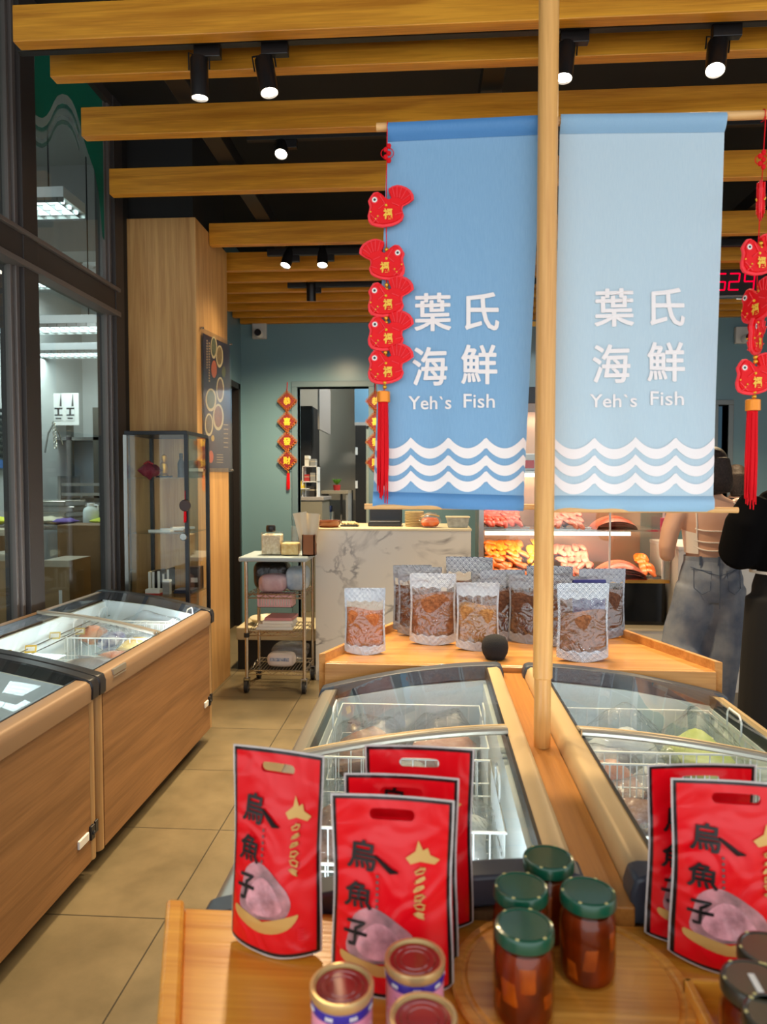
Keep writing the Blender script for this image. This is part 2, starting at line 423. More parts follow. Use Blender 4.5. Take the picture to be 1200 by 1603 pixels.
# window wall on the left (plane X = -2)
gX = -2.0
y_a, y_b = atx(40, 500, gX).y, atx(178, 500, gX).y
zt0, zt1 = 2.575, 2.70
mb = MB()
for y, w in ((y_a, 0.13), (y_b + 0.02, 0.12), (y_a - 1.25, 0.13), (y_a - 2.5, 0.13)):
    mb.b2((gX - 0.094, y - w / 2, 0), (gX + 0.036, y + w / 2, 3.9), 1)
    for q in (-1, 1):   # stepped cover strips
        mb.b2((gX - 0.05, y + q * (w / 2), 0), (gX + 0.012, y + q * (w / 2 + 0.028), 3.9))
        mb.b2((gX - 0.03, y + q * (w / 2 + 0.028), 0), (gX - 0.004, y + q * (w / 2 + 0.05), 3.9))
mb.b2((gX - 0.09, y_a - 2.5, zt0), (gX + 0.03, y_b, zt1), 1)
mb.b2((gX - 0.05, y_a - 2.5, zt0 - 0.03), (gX + 0.05, y_b, zt0)); mb.b2((gX - 0.05, y_a - 2.5, zt1), (gX + 0.05, y_b, zt1 + 0.022))
mb.b2((gX - 0.09, y_a - 2.5, 3.84), (gX + 0.03, y_b, 3.9), 1); mb.b2((gX - 0.09, y_a - 2.5, 0), (gX + 0.03, y_b, 0.09), 1)
win = structure(mb.build('window_1', [M['frame'], M['frame2']], smooth=False, bevel=0.003), 'dark metal window wall to the kitchen')
for ya, yb in ((y_a + 0.06, y_b - 0.04), (y_a - 1.2, y_a - 0.06), (y_a - 2.45, y_a - 1.31)):
    for za, zb in ((0.09, zt0), (zt1, 3.84)):
        MB().b2((gX - 0.026, ya, za), (gX - 0.02, yb, zb)).build('pane', M['pane'], win, smooth=False)
structure(MB().b2((gX - 0.1, y_b + 0.08, 0), (gX + 0.0, cY0 + .02, 3.9)).build('trim_3', M['dark'], smooth=False))

# wavy film stuck on the upper pane
gfx = gX - 0.012
def onpane(x, y, off=0.0): p = atx(x, y, gfx + off); return Vector((gfx + off, p.y, p.z))
flm = thing('window_film', 'green film with pale wave stripes on the upper kitchen window pane', 'window film', onpane(110, 160))
def film(name, poly, m, off):
    return MB().prism(poly, lambda x, y: onpane(x, y, off) - flm.location, lambda x, y: onpane(x, y, off + 0.001) - flm.location).build(name, m, flm, smooth=False)
def fmat(name, col, a):
    m, nt, out = newmat(name); t = N(nt, 'BsdfTransparent'); dd = N(nt, 'BsdfPrincipled'); dd.inputs['Base Color'].default_value = col
    mx = N(nt, 'MixShader'); mx.inputs[0].default_value = a
    nt.links.new(t.outputs[0], mx.inputs[1]); nt.links.new(dd.outputs[0], mx.inputs[2]); nt.links.new(mx.outputs[0], out.inputs[0]); return m
wv = [(54, 178), (60, 183), (66, 185), (73, 181), (79, 172), (84, 160), (90, 150), (97, 147), (105, 149), (112, 157), (118, 170), (124, 190)]
film('film_green', [(54, 70)] + [(x, y) for x, y in wv] + [(130, 215), (138, 240), (147, 265), (154, 300), (158, 340), (160, 370), (168, 385), (170, 70)], fmat('film_green', rgb(16, 112, 92), 0.9), 0.0)
def stripe(name, dy0, dy1, m):
    film(name, [(x, y + dy0) for x, y in wv] + [(x, y + dy1) for x, y in reversed(wv)], m, 0.0016)
stripe('wave_stripe', 0, 15, fmat('film_pale', rgb(150, 170, 168), 0.62))
stripe('wave_stripe', 15, 22, fmat('film_green_b', rgb(30, 118, 104), 0.6))
stripe('wave_stripe', 22, 34, fmat('film_pale_b', rgb(140, 160, 160), 0.45))
stripe('wave_stripe', 40, 47, fmat('film_green_c', rgb(50, 120, 104), 0.4))

# kitchen shell behind the windows
kX0, kY1, kZ = -4.0, 8.0, 4.3
structure(MB().b2((kX0 - 0.12, -0.5, 0), (kX0, kY1 + .12, kZ)).build('wall_kitchen_left', M['white_wall'], smooth=False))
structure(MB().b2((kX0, kY1, 0), (-2.12, kY1 + 0.12, kZ)).build('wall_kitchen_back', M['white_wall'], smooth=False))
structure(MB().b2((kX0 - .12, -0.5, kZ), (-2.1, kY1 + 0.12, kZ + 0.1)).build('ceiling_kitchen', M['grey_wall'], smooth=False))
structure(MB().b2((-2.12, 5.38, 0), (-2.1, kY1, kZ)).build('wall_kitchen_right', M['white_wall'], smooth=False))
structure(MB().b2((kX0, 6.2, 3.55), (-2.12, 6.5, kZ)).build('trim_4', M['grey_wall'], smooth=False), 'concrete beam in the kitchen ceiling')

# ------------------------------------------------------------------ ceiling slats, beams, rails and spots
slats = [(20, 65, 2.634, .135), (78, 120, 2.865, .13), (127, 213, 3.354, .135), (171, 304, 4.027, .145), (313, 382, 4.92, .15),
         (336, 424, 5.514, .14), (354, 441, 5.814, .12), (354, 458, 6.143, .12), (354, 473, 6.466, .12), (355, 486, 6.775, .12), (357, 499, 7.05, .12), (372, 511, 7.33, .12)]
ordn = ['nearest', 'second', 'third', 'fourth', 'fifth', 'sixth', 'seventh', 'eighth', 'ninth', 'tenth', 'eleventh', 'rearmost']
for i, (px, py, Yd, h) in enumerate(slats):
    x0 = max(at(px, py, Yd).x, -1.95 if Yd < 4.6 else (-1.535 if Yd < 5.4 else -1.97))
    t = 0.055
    o = MB().b2((0, 0, 0), (4.55 - x0, t, h)).build('ceiling_slat', M['slat'], loc=(x0, Yd, 3.15), smooth=False, bevel=0.003)
    how = ['nearest wooden ceiling slat, in front of the track rail', 'second wooden ceiling slat, just behind the track rail'][i] if i < 2 else (
        'rearmost wooden ceiling slat, against the teal back wall' if i == 11 else '%s wooden ceiling slat counted from the front of the shop' % ordn[i])
    tag(o, how, 'ceiling slat', 'wooden slats under the black ceiling')
beams = ((-1.15, 'black cross bar above the slats nearest the window wall'), (0.28, 'black cross bar above the slats over the left banner'), (2.15, 'black cross bar above the slats on the far right'))
for bx, lab in beams:
    tag(MB().b2((-0.05, 2.5, 0), (0.05, 7.38, 0.09)).build('ceiling_bar', M['slat_rail'], loc=(bx, 0, 3.31), smooth=False, bevel=0.004), lab, 'ceiling bar', 'black bars carrying the slats')
rails = ((2.735, 3.165, -1.6, 'black light track between the two nearest slats'), (3.9, 3.36, -1.0, 'black light track over the fourth slat'), (5.25, 3.17, -1.2, 'black light track near the column'), (6.0, 3.14, -1.2, 'black light track close to the back wall'))
for ry, rz_, rx, lab in rails:
    tag(MB().b2((0, -.017, 0), (4.55 - rx, .017, .05)).build('light_track', M['slat_rail'], loc=(rx, ry, rz_), smooth=False, bevel=0.003), lab, 'light track', 'light tracks')
SPOT = emit('spot_lens', (1, 0.9, 0.72, 1), 14)
black_can = mat('spot_black', rgb(30, 27, 27), 0.35, 0.3)
def spot(px, py, Y, topz, r, ln, tx, ty, label, power, cone=1.5):
    """adaptor on the track, yoke, can tilted by tx/ty, glowing lens, and the lamp's own light"""
    p = at(px, py, Y); c = thing('spotlight', label, 'spotlight', (p.x, Y, topz), group='track spotlights')
    dz = p.z - topz
    MB().b2((-.018, -.016, -.045), (.085, .016, 0)).build('track_adaptor', black_can, c, smooth=False, bevel=.003)
    R = Euler((tx, ty, 0)).to_matrix(); ctr = Vector((0, 0, dz))
    def L(x, y, z): return ctr + R @ Vector((x, y, z))
    m = MB().tube([(0, 0, -.038), L(-r - .006, 0, ln * .62), L(-r - .006, 0, ln * .2)], .0035, 6).tube([(0, 0, -.038), L(r + .006, 0, ln * .62), L(r + .006, 0, ln * .2)], .0035, 6)
    m.build('yoke', black_can, c)
    prof = [(r * .55, ln / 2), (r * .92, ln / 2 - .004), (r, ln / 2 - .012), (r, -ln / 2), (r * .9, -ln / 2), (r * .86, -ln / 2 + .012)]
    q = MB().lathe(prof, (0, 0, 0), 28, cap=False); q.lathe([(.0001, ln / 2), (r * .55, ln / 2)], (0, 0, 0), 28, cap=False)
    q.v = [ctr + R @ v for v in q.v]; q.build('can', black_can, c)
    q = MB().lathe([(.0001, -ln / 2 + .008), (r * .87, -ln / 2 + .008)], (0, 0, 0), 24, cap=False); q.v = [ctr + R @ v for v in q.v]; q.build('lens', SPOT, c, normals=False)
    ld = bpy.data.lights.new('spot_light', 'SPOT'); ld.energy = power; ld.color = (1, 0.76, 0.45); ld.spot_size = cone; ld.spot_blend = 0.8; ld.shadow_soft_size = .09
    lo = bpy.data.objects.new('spot_light', ld); COL.objects.link(lo); lo.parent = c; lo.location = ctr + R @ Vector((0, 0, -ln / 2 - .01)); lo.rotation_euler = (tx, ty, 0)
    return c
SP = 110
spot(312, 122, 2.735, 3.165, .034, .15, 0.05, 0.0, 'black track spotlight nearest the window wall', SP * .45)
spot(417, 119, 2.735, 3.165, .036, .14, -0.1, -0.18, 'black track spotlight left of the left banner', SP * .45)
spot(884, 96, 2.735, 3.165, .034, .14, -0.15, 0.1, 'black track spotlight half hidden by the wooden pole', SP * .4)
spot(1121, 88, 2.735, 3.165, .036, .14, -0.35, 0.2, 'black track spotlight lit toward us above the right banner', SP * .4)
spot(441, 232, 3.9, 3.36, .036, .1, -0.5, 0.0, 'glowing spotlight in the gap between the third and fourth slats', SP)
spot(706, 226, 3.9, 3.36, .036, .1, -0.2, 0.0, 'spotlight whose glow shows through the left banner', SP)
spot(451, 403, 5.25, 3.17, .04, .15, -0.35, 0.25, 'tilted black spotlight left of its neighbour under the fifth slat', SP * .2)
spot(505, 402, 5.25, 3.17, .04, .15, -0.35, 0.0, 'upright black spotlight right of its neighbour under the fifth slat', SP * 1.5, 1.35)
spot(487, 457, 6.0, 3.14, .04, .15, 0.22, 0.03, 'black spotlight hanging alone near the back wall', SP * 2.2, 2.4)
spot(1160, 460, 6.0, 3.14, .045, .06, -0.2, 0.0, 'glowing spotlight below the red clock', SP * 1.8, 2.4)
spot(850, 262, 3.9, 3.36, .036, .1, 0, 0, 'added spotlight over the wooden shelf, unseen behind the pole', SP * 1.4)  # added out of sight to throw light on the shelf
# ------------------------------------------------------------------ chest freezers
M['bag_clear'] = plastic_film('clear_bag', haze=0.05)
M['frost'] = mat('frost', rgb(222, 232, 236), 0.8, bump=(60, 0.6))
def freezer(name, label, xlow, sgn, y0, Wd, L, rim, endcol, zl=0.775, zh=0.875, group=None, lit=True, fill_strength=60.0, rim_low=None, fill_low=False, tilt=1.7):
    """low (customer) side at x = xlow, high side at xlow + sgn*Wd"""
    r = thing(name, label, 'freezer', (xlow, y0, 0), group=group)
    def prof(t): return zl + (zh - zl) * (1 - (1 - max(0, min(1, t))) ** tilt)
    def P(x, y, z): return Vector((sgn * x, y, z))
    def bx(m, a, b, mi=0): return m.b2(P(*a), P(*b), mi)
    body = MB(); b0 = .075
    bx(body, (.004, .05, b0), (.03, L - .05, zl - .06)); bx(body, (Wd - .03, .05, b0), (Wd - .004, L - .05, zh - .06))
    for ya, yb in ((0.004, .03), (L - .03, L - .004)):
        poly = [(.05, b0), (Wd - .05, b0), (Wd - .05, prof(.92) - .05), (.5 * Wd, prof(.5) - .05), (.05, prof(.08) - .05)]
        body.prism(poly, lambda x, z: P(x, ya, z), lambda x, z: P(x, yb, z))
    bx(body, (.03, .03, b0), (Wd - .03, L - .03, b0 + .03))
    body.build('cabinet_body', M['freezer_wood'], r, smooth=False)
    for px, py, zt in ((.027, .027, zl - .05), (.027, L - .027, zl - .05), (Wd - .027, .027, zh - .05), (Wd - .027, L - .027, zh - .05)):
        MB().cyl(P(px, py, b0), P(px, py, zt), .027, n=20).build('corner_post', M['freezer_post'], r)
    lin = MB()
    for a, b in (((.05, .05, .2), (Wd - .05, L - .05, .22)), ((.045, .045, .2), (.06, L - .045, zl - .03)), ((Wd - .06, .045, .2), (Wd - .045, L - .045, zh - .05)),):
        bx(lin, a, b)
    for ya, yb in ((.045, .06), (L - .06, L - .045)):
        poly = [(.045, .2), (Wd - .045, .2), (Wd - .045, prof(.92) - .04), (.5 * Wd, prof(.5) - .04), (.045, prof(.08) - .04)]
        lin.prism(poly, lambda x, z: P(x, ya, z), lambda x, z: P(x, yb, z))
    lin.build('liner', M['liner'], r, smooth=False)
    rl = MB()
    rl.prism([(-.006, zl - .075), (-.008, zl - .03), (-.002, zl - .008), (.012, zl + .002), (.05, zl + .006), (.05, zl - .03), (.03, zl - .035), (.03, zl - .075)], lambda x, z: P(x, .04, z), lambda x, z: P(x, L - .04, z))
    rl.build('rim_trim', rim_low or rim, r, angle=0.9); rl = MB()
    rl.prism([(Wd + .006, zh - .075), (Wd + .008, zh - .03), (Wd, zh - .004), (Wd - .012, zh + .004), (Wd - .045, zh), (Wd - .045, zh - .03), (Wd - .03, zh - .035), (Wd - .03, zh - .075)], lambda x, z: P(x, .04, z), lambda x, z: P(x, L - .04, z))
    rl.build('rim_trim', rim, r, angle=0.9)
    gk = MB(); bx(gk, (.05, .05, zl - .03), (.056, L - .05, zl + .008)); bx(gk, (Wd - .052, .05, zh - .035), (Wd - .045, L - .05, zh + .003)); gk.build('gasket', M['black'], r, smooth=False)
    for ya, yb in ((-.006, .05), (L - .05, L + .006)):
        m = MB(); n = 20; top = [(-.012, zl - .07), (-.013, zl - .02), (-.004, zl + .004)] + [(.01 + (Wd - .02) * i / n, prof(i / n) + .009) for i in range(n + 1)] + [(Wd + .006, zh + .004), (Wd + .013, zh - .02), (Wd + .012, zh - .07)]
        bot = [(Wd - .03, zh - .07), (Wd - .03, zh - .045)] + [(Wd - .05 - (Wd - .1) * i / n, prof(1 - i / n) - .045) for i in range(n + 1)] + [(.03, zl - .045), (.03, zl - .07)]
        m.prism(top + bot, lambda x, z: P(x, ya, z), lambda x, z: P(x, yb, z))
        m.build('end_cap', endcol, r, bevel=.006, angle=.6)
    def pane(ya, yb, dz, nm):
        g = MB()
        g.grid(lambda u, v: P(.045 + (Wd - .09) * u, ya + (yb - ya) * v, prof((.045 + (Wd - .09) * u) / Wd) + dz + .002), 16, 1)
        gl = g.build('glass_lid', M['lid'], r)
        mid = yb if yb < L * .7 else ya
        k = MB(); pts = [P(.045 + (Wd - .09) * i / 16, mid, prof((.045 + (Wd - .09) * i / 16) / Wd) + dz + .006) for i in range(17)]
        k.tube(pts, .009, 8); k.tube([p + Vector((0, (.03 if mid == yb else -.03) * -1, -.001)) for p in pts], .005, 6)
        k.build('lid_frame', nm, gl)
    pane(.05, L / 2 + .03, -.006, M['rim_beige'] if rim is not M['rim_tan'] else M['rim_steel'])
    pane(L / 2 - .03, L - .05, .006, M['rim_steel'])
    for px in (.1, Wd - .1):
        for py in (.1, L - .1):
            c = MB().cyl(P(px - .014, py, .032), P(px + .014, py, .032), .032, n=18, mi=0).cyl(P(px - .017, py, .032), P(px + .017, py, .032), .014, n=12, mi=1)
            c.box(P(px, py, .068), (.05, .05, .02), 1); c.box(P(px - .02, py, .05), (.004, .03, .045), 1); c.box(P(px + .02, py, .05), (.004, .03, .045), 1)
            c.build('caster', [M['rubber'], M['steel']], r, smooth=False)
    if lit:
        a, b = ((.064, .1, zl - .06), (.076, L - .1, zl - .048)) if fill_low else ((.1, .064, zl - .05), (Wd - .1, .076, zl - .038))
        bx(MB(), a, b).build('added_fill_tube', emit('added_fill_tube', (.84, .95, 1, 1), fill_strength), r, smooth=False)  # added glowing tube, tucked out of view to brighten the interior
    return r, P, prof
F2, P2, _ = freezer('chest_freezer', 'wood panelled glass top freezer beside the window wall, ending at the column', -1.262, -1, 2.600, .67, 1.43, M['rim_tan'], M['black'], group='chest freezers', fill_low=True, fill_strength=60, zl=.757, zh=.862)
F1, P1, _ = freezer('chest_freezer', 'wood panelled glass top freezer nearest us along the window wall, dark inside', -1.262, -1, 1.15, .67, 1.435, M['rim_tan'], M['black'], group='chest freezers', lit=False, zl=.757, zh=.862)
FL, PL, _ = freezer('chest_freezer', 'glass top island freezer left of the wooden pole, behind the red bags', -.372, 1, 1.13, .615, 1.345, M['rim_beige'], M['slate'], group='chest freezers', zh=.865, rim_low=M['rim_steel'])
FR, PR, _ = freezer('chest_freezer', 'glass top island freezer right of the wooden pole', .998, -1, 1.13, .663, 1.345, M['rim_beige'], M['slate'], group='chest freezers', zh=.865)
# sockets, rating plates, maker's plate on the aisle panels
for r, P, ya, yb, z in ((F1, P1, 1.285, 1.36, .185), (F2, P2, 1.28, 1.34, .24)):
    MB().b2(P(-.004, ya, z - .016), P(.006, yb, z + .016)).build('rating_plate', M['white'], r, smooth=False, bevel=.003)
    q = MB().b2(P(-.006, yb + .012, z - .025), P(.006, yb + .04, z + .028)).b2(P(-.006, yb + .044, z - .012), P(.006, yb + .068, z + .034)); q.cyl(P(-.012, yb + .026, z), P(.0, yb + .026, z), .008, n=12)
    q.build('control_plate', M['black'], r, smooth=False, bevel=.002)
MB().b2(P2(-.0105, .12, .733), P2(0, .235, .755)).b2(P2(-.0105, .12, .722), P2(0, .235, .7265)).build('maker_plate', M['rim_steel'], F2, smooth=False)

# wire baskets standing in the freezers
def wire_basket(w, l, h, name='wire_basket', step=.035, bottom=True):
    m = MB(); r = .0022
    def bar(a, b, rr=r): m.tube([a, b], rr, 4)
    for z in (0, h * .55, h):
        m.tube([(-w / 2, -l / 2, z), (w / 2, -l / 2, z), (w / 2, l / 2, z), (-w / 2, l / 2, z)], r * (1.7 if z == h else 1), 5, closed=True)
    nx, ny = max(2, int(w / step)), max(2, int(l / step))
    for i in range(1, nx):
        x = -w / 2 + w * i / nx
        bar((x, -l / 2, 0), (x, -l / 2, h)); bar((x, l / 2, 0), (x, l / 2, h)); bottom and bar((x, -l / 2, 0), (x, l / 2, 0))
    for i in range(1, ny):
        y = -l / 2 + l * i / ny
        bar((-w / 2, y, 0), (-w / 2, y, h)); bar((w / 2, y, 0), (w / 2, y, h)); bottom and i % 2 and bar((-w / 2, y, 0), (w / 2, y, 0))
    return m
def put_basket(x, y, z, w, l, h, label, hoops=True):
    c = thing('wire_basket', label, 'basket', (x, y, z), group='white wire baskets in the freezers')
    wire_basket(w, l, h).build('wire_cage', M['wire_white'], c)
    for sgn in (-1, 1):
        MB().tube([(sgn * w / 2, -.05, h), (sgn * w / 2, -.05, h + .045), (sgn * w / 2, -.035, h + .06), (sgn * w / 2, .035, h + .06), (sgn * w / 2, .05, h + .045), (sgn * w / 2, .05, h)], .003, 6).build('handle', M['wire_white'], c)
    return c
lx = -.372 + .31
put_basket(lx, 2.17, .53, .46, .38, .22, 'white wire basket at the far end of the left island freezer')
put_basket(lx, 1.72, .52, .46, .40, .22, 'white wire basket in the middle of the left island freezer')
put_basket(lx, 1.36, .46, .46, .24, .22, 'white wire basket at the near end of the left island freezer, behind the red bags')
rx = .998 - .332
put_basket(rx, 2.17, .53, .5, .38, .22, 'white wire basket at the far end of the right island freezer')
put_basket(rx, 1.72, .52, .5, .40, .22, 'white wire basket in the middle of the right island freezer')
put_basket(rx, 1.36, .46, .5, .24, .22, 'white wire basket at the near end of the right island freezer')
fx = -1.262 - .335
put_basket(fx, 3.89, .53, .5, .17, .2, 'white wire basket at the column end of the window freezer')
put_basket(fx, 3.6, .52, .5, .36, .2, 'white wire basket holding the blue packs in the window freezer')
put_basket(fx, 3.14, .42, .5, .46, .2, 'white wire basket holding the big fish in the window freezer')
put_basket(fx, 2.2, .4, .5, .4, .2, 'white wire basket in the unlit nearest freezer')

# frozen goods
def pillow(w, l, t, jag=.0, seed=0, nu=14, nv=14):
    rnd = random.Random(seed); ph = [rnd.uniform(0, 6) for _ in range(6)]
    m = MB()
    def f(sg):
        def g(u, v):
            e = (max(0, math.sin(math.pi * u)) ** .5) * (max(0, math.sin(math.pi * v)) ** .5)
            wob = 1 + jag * (math.sin(7 * u + ph[0]) * math.cos(6 * v + ph[1]) + .5 * math.sin(15 * u + ph[2] + 9 * v))
            return Vector(((u - .5) * w * (1 + .02 * math.sin(9 * v + ph[3])), (v - .5) * l * (1 + .02 * math.sin(8 * u + ph[4])), t / 2 + sg * t / 2 * e * wob))
        return g
    m.grid(f(1), nu, nv); m.grid(f(-1), nu, nv); return m
food = {
 'brown': mat('frozen_brown', rgb(92, 54, 40), .6, noise=(14, rgb(158, 116, 98), .22), bump=(30, .5)),
 'pink': mat('frozen_pink', rgb(170, 106, 90), .6, noise=(12, rgb(206, 168, 154), .22), bump=(30, .5)),
 'grey': mat('frozen_grey', rgb(96, 92, 92), .5, noise=(10, rgb(186, 184, 184), .22), bump=(30, .4)),
 'dark': mat('frozen_dark', rgb(70, 54, 46), .5, noise=(12, rgb(124, 94, 76), .22), bump=(30, .5)),
 'green': mat('frozen_green', rgb(196, 212, 84), .6, noise=(12, rgb(226, 232, 160), .22), bump=(24, .4)),
 'blue': mat('pack_blue', rgb(44, 62, 128), .4, noise=(18, rgb(200, 206, 222), .12)),
 'orange': mat('pack_orange', rgb(226, 132, 84), .45, noise=(16, rgb(236, 190, 160), .15)),
 'yellow': mat('pack_yellow', rgb(214, 178, 74), .45, noise=(20, rgb(234, 220, 166), .15)),
 'white': mat('pack_white', rgb(226, 228, 226), .5, noise=(9, rgb(196, 202, 206), .2), bump=(20, .3)),
}
def pack(x, y, z, w, l, t, kind, label, rz=0.0, rx=0.0, film=True, group='frozen packs in the freezers', name='frozen_pack', seed=[0]):
    seed[0] += 1
    c = thing(name, label, 'frozen food', (x, y, z), rz, group)
    c.rotation_euler = (rx, 0, rz)
    pillow(w * (.86 if film else 1), l * (.86 if film else 1), t * (.85 if film else 1), .12, seed[0]).build('contents', food[kind], c, weld=True)
    if film: pillow(w, l, t * 1.15, .22, seed[0] + 50).build('plastic_bag', M['bag_clear'], c, weld=True)
    return c
FP = [
 (lx - .13, 2.24, .545, .24, .28, .18, 'brown', 'clear bag of brownish slices on the left of the far basket, left island freezer', .15),
 (lx + .1, 2.24, .545, .24, .3, .19, 'pink', 'clear bag of pinkish frozen fillets on the right of the far basket, left island freezer', -.15),
 (lx - .02, 2.08, .545, .22, .16, .15, 'grey', 'clear bag of silvery fish in front of the far bags, left island freezer', .1),
 (lx - .12, 1.76, .535, .24, .3, .17, 'brown', 'clear bag of brown frozen pieces left in the middle basket, left island freezer', .1),
 (lx + .11, 1.74, .535, .22, .3, .16, 'white', 'milky empty looking bag right in the middle basket, left island freezer', -.1),
 (lx + .12, 1.36, .475, .22, .2, .15, 'dark', 'dark brown frozen fish pieces near the jars, left island freezer', .3),
 (lx - .11, 1.36, .475, .2, .2, .15, 'pink', 'pale pink frozen pack behind the nearest red bags, left island freezer', .1),
 (rx + .16, 2.18, .545, .16, .3, .22, 'green', 'yellow green cabbage leaves in a clear bag at the right of the right island freezer', .2),
 (rx - .05, 2.27, .545, .26, .16, .2, 'white', 'frosted white pack at the back of the right island freezer', 0),
 (rx - .15, 2.08, .545, .22, .2, .16, 'pink', 'clear bag of pink brown fillets by the lid bar, right island freezer', .1),
 (rx + .0, 2.06, .545, .13, .2, .16, 'white', 'frosted clear bag between the pink brown fillets and the cabbage, right island freezer', .2),
 (rx - .1, 1.82, .535, .3, .18, .18, 'brown', 'long clear bag of reddish brown fillets just before the lid bar, right island freezer', -.1),
 (rx - .13, 1.62, .535, .24, .18, .17, 'dark', 'dark frozen slab behind the basket wires, right island freezer', .1),
 (rx + .11, 1.70, .535, .22, .34, .17, 'white', 'milky bag behind the right red bags, right island freezer', .1),
 (rx - .12, 1.36, .475, .24, .2, .19, 'white', 'bulging clear bag near the black corner of the right island freezer', .3)]
for a in FP: pack(*a)
def fz(x, y, Y, t): p = at(x, y, Y); return p.x, p.y, p.z - t * .7
pack(*fz(176, 994, 3.62, .12), .17, .22, .12, 'blue', 'dark blue printed frozen pack beside its orange neighbour in the window freezer', .4)
pack(*fz(146, 984, 3.68, .12), .14, .2, .12, 'orange', 'orange printed frozen pack left of the dark blue one in the window freezer', .2)
pack(*fz(212, 1003, 3.48, .08), .15, .26, .08, 'yellow', 'yellow frozen pack near the aisle rim of the window freezer', .1)
pack(*fz(188, 1022, 3.34, .05), .12, .24, .05, 'orange', 'flat orange pack leaning by the big fish in the window freezer', 1.1)
pack(fx + .04, 3.88, .59, .42, .16, .15, 'white', 'large frosted white pack at the column end of the window freezer')
for k in range(2): pack(fx + .1 - .2 * k, 2.2, .41, .18, .3, .07, 'grey', ['grey frozen pack on the aisle side of the unlit nearest freezer', 'grey frozen pack on the window side of the unlit nearest freezer'][k])
# the big fish
c = thing('frozen_fish', 'big dark silver frozen fish lying across the basket of the window freezer', 'fish', tuple(at(142, 1046, 3.14) - Vector((0, 0, .05))), 1.4)
m = MB(); body = [(-.26, .01, .01), (-.24, .03, .04), (-.18, .045, .065), (-.05, .055, .085), (.08, .045, .07), (.18, .025, .035), (.24, .012, .014)]
m.loft([((0, y, .02), a, b) for y, a, b in body], 18); fishskin = mat('fish_skin', rgb(92, 86, 88), .3, noise=(6, rgb(170, 164, 160), .2), coat=.3)
m.build('fish_body', fishskin, c)
MB().prism([(.23, 0), (.31, .045), (.29, 0), (.31, -.045)], lambda a, b: Vector((.004, a, .02 + b)), lambda a, b: Vector((-.004, a, .02 + b))).build('tail_fin', fishskin, c, smooth=False)
MB().prism([(-.05, .07), (.05, .066), (.07, .085), (.0, .085)], lambda a, b: Vector((.003, a, .02 + b)), lambda a, b: Vector((-.003, a, .02 + b))).build('back_fin', fishskin, c, smooth=False)
MB().ball((.035, -.2, .045), .012, 10).build('eye', M['white'], c)
# price tags clipped to a rail on the window side of the freezer
for px, py, lab, col in ((152, 1015, 'yellow price tag holder in the middle of the window freezer rail', (226, 186, 62)), (90, 995, 'yellow price tag holder next to the middle one on the window freezer rail', (222, 196, 120)), (8, 1020, 'yellow price tag holder at the near end of the window freezer', (222, 196, 120)), (148, 968, 'small yellow price tag holder near the lid bar of the window freezer', (214, 186, 110))):
    p = atx({152: 48, 90: 86, 8: 8, 148: 125}[px], {152: 1016, 90: 995, 8: 1024, 148: 988}[px], -1.83)
    c = thing('price_tag', lab, 'price tag', p, 0.3, 'price tags in the window freezer')
    MB().box((0, 0, .0), (.05, .006, .036), rot=(-.5, 0, 0)).build('holder', mat('tag_yellow', rgb(*col), .45), c, smooth=False, bevel=.002)
    MB().box((0, -.004, .001), (.038, .003, .02), rot=(-.5, 0, 0)).build('card', M['paper'], c, smooth=False)
a, b = atx(0, 1036, -1.84), atx(150, 968, -1.84)
tag(MB().tube([a, b], .003, 6).tube([a + Vector((.02, 0, -.02)), b + Vector((.02, 0, -.02))], .003, 6).tube([a, a + Vector((.02, 0, -.02))], .002, 4).tube([b, b + Vector((.02, 0, -.02))], .002, 4).build('tag_rail', M['steel']), 'thin steel rail carrying the price tags in the window freezer', 'rail')
# ------------------------------------------------------------------ island: strip, pole, banners
tag(MB().b2((.2505, 1.115, .0), (.326, 2.5, .83)).build('divider_board', M['strip'], smooth=False, bevel=.003), 'wooden divider board between the two island freezers', 'board')
pb = atz(848, 1168, .83); px = pb.x
pole = thing('wooden_pole', 'round wooden pole standing on the divider board and carrying the banner rods', 'pole', (px, pb.y, .83))
lean = Vector((at(861, 0, pb.y).x - px, 0, 0)) * .35
MB().cyl((0, 0, 0), (0, 0, .175), .021, n=28).build('pole_foot', M['pole'], pole)
MB().cyl((0, 0, .175), (0, 0, 2.6), .0245, n=28).build('pole_shaft', M['pole'], pole, bevel=.003)
BY = pb.y + .034
zb = at(600, 199, BY).z
barL, barR = at(589, 199, BY).x, at(1235, 183, BY).x
tag(MB().cyl((0, 0, 0), (barR - barL, 0, 0), .0105, n=20).build('banner_rod', M['bar'], loc=(barL, BY, zb)), 'thin wooden rod across the pole from which both banners hang', 'rod')

def clothmat(name, a, b):
    m, nt, out = newmat(name)
    d = N(nt, 'BsdfPrincipled'); d.inputs['Roughness'].default_value = .42; d.inputs['Specular IOR Level'].default_value = .35
    t = N(nt, 'BsdfTranslucent'); mx = N(nt, 'MixShader'); mx.inputs[0].default_value = .25
    tc = N(nt, 'TexCoord'); mp = N(nt, 'Mapping'); mp.inputs['Scale'].default_value = (500, 500, 40); nt.links.new(tc.outputs['Object'], mp.inputs[0])
    n = N(nt, 'TexNoise'); n.inputs['Scale'].default_value = 1; nt.links.new(mp.outputs[0], n.inputs['Vector'])
    c = mixc(nt, n.outputs[0], a, b)
    nt.links.new(c, d.inputs['Base Color']); nt.links.new(c, t.inputs[0])
    nt.links.new(d.outputs[0], mx.inputs[1]); nt.links.new(t.outputs[0], mx.inputs[2]); nt.links.new(mx.outputs[0], out.inputs[0]); return m
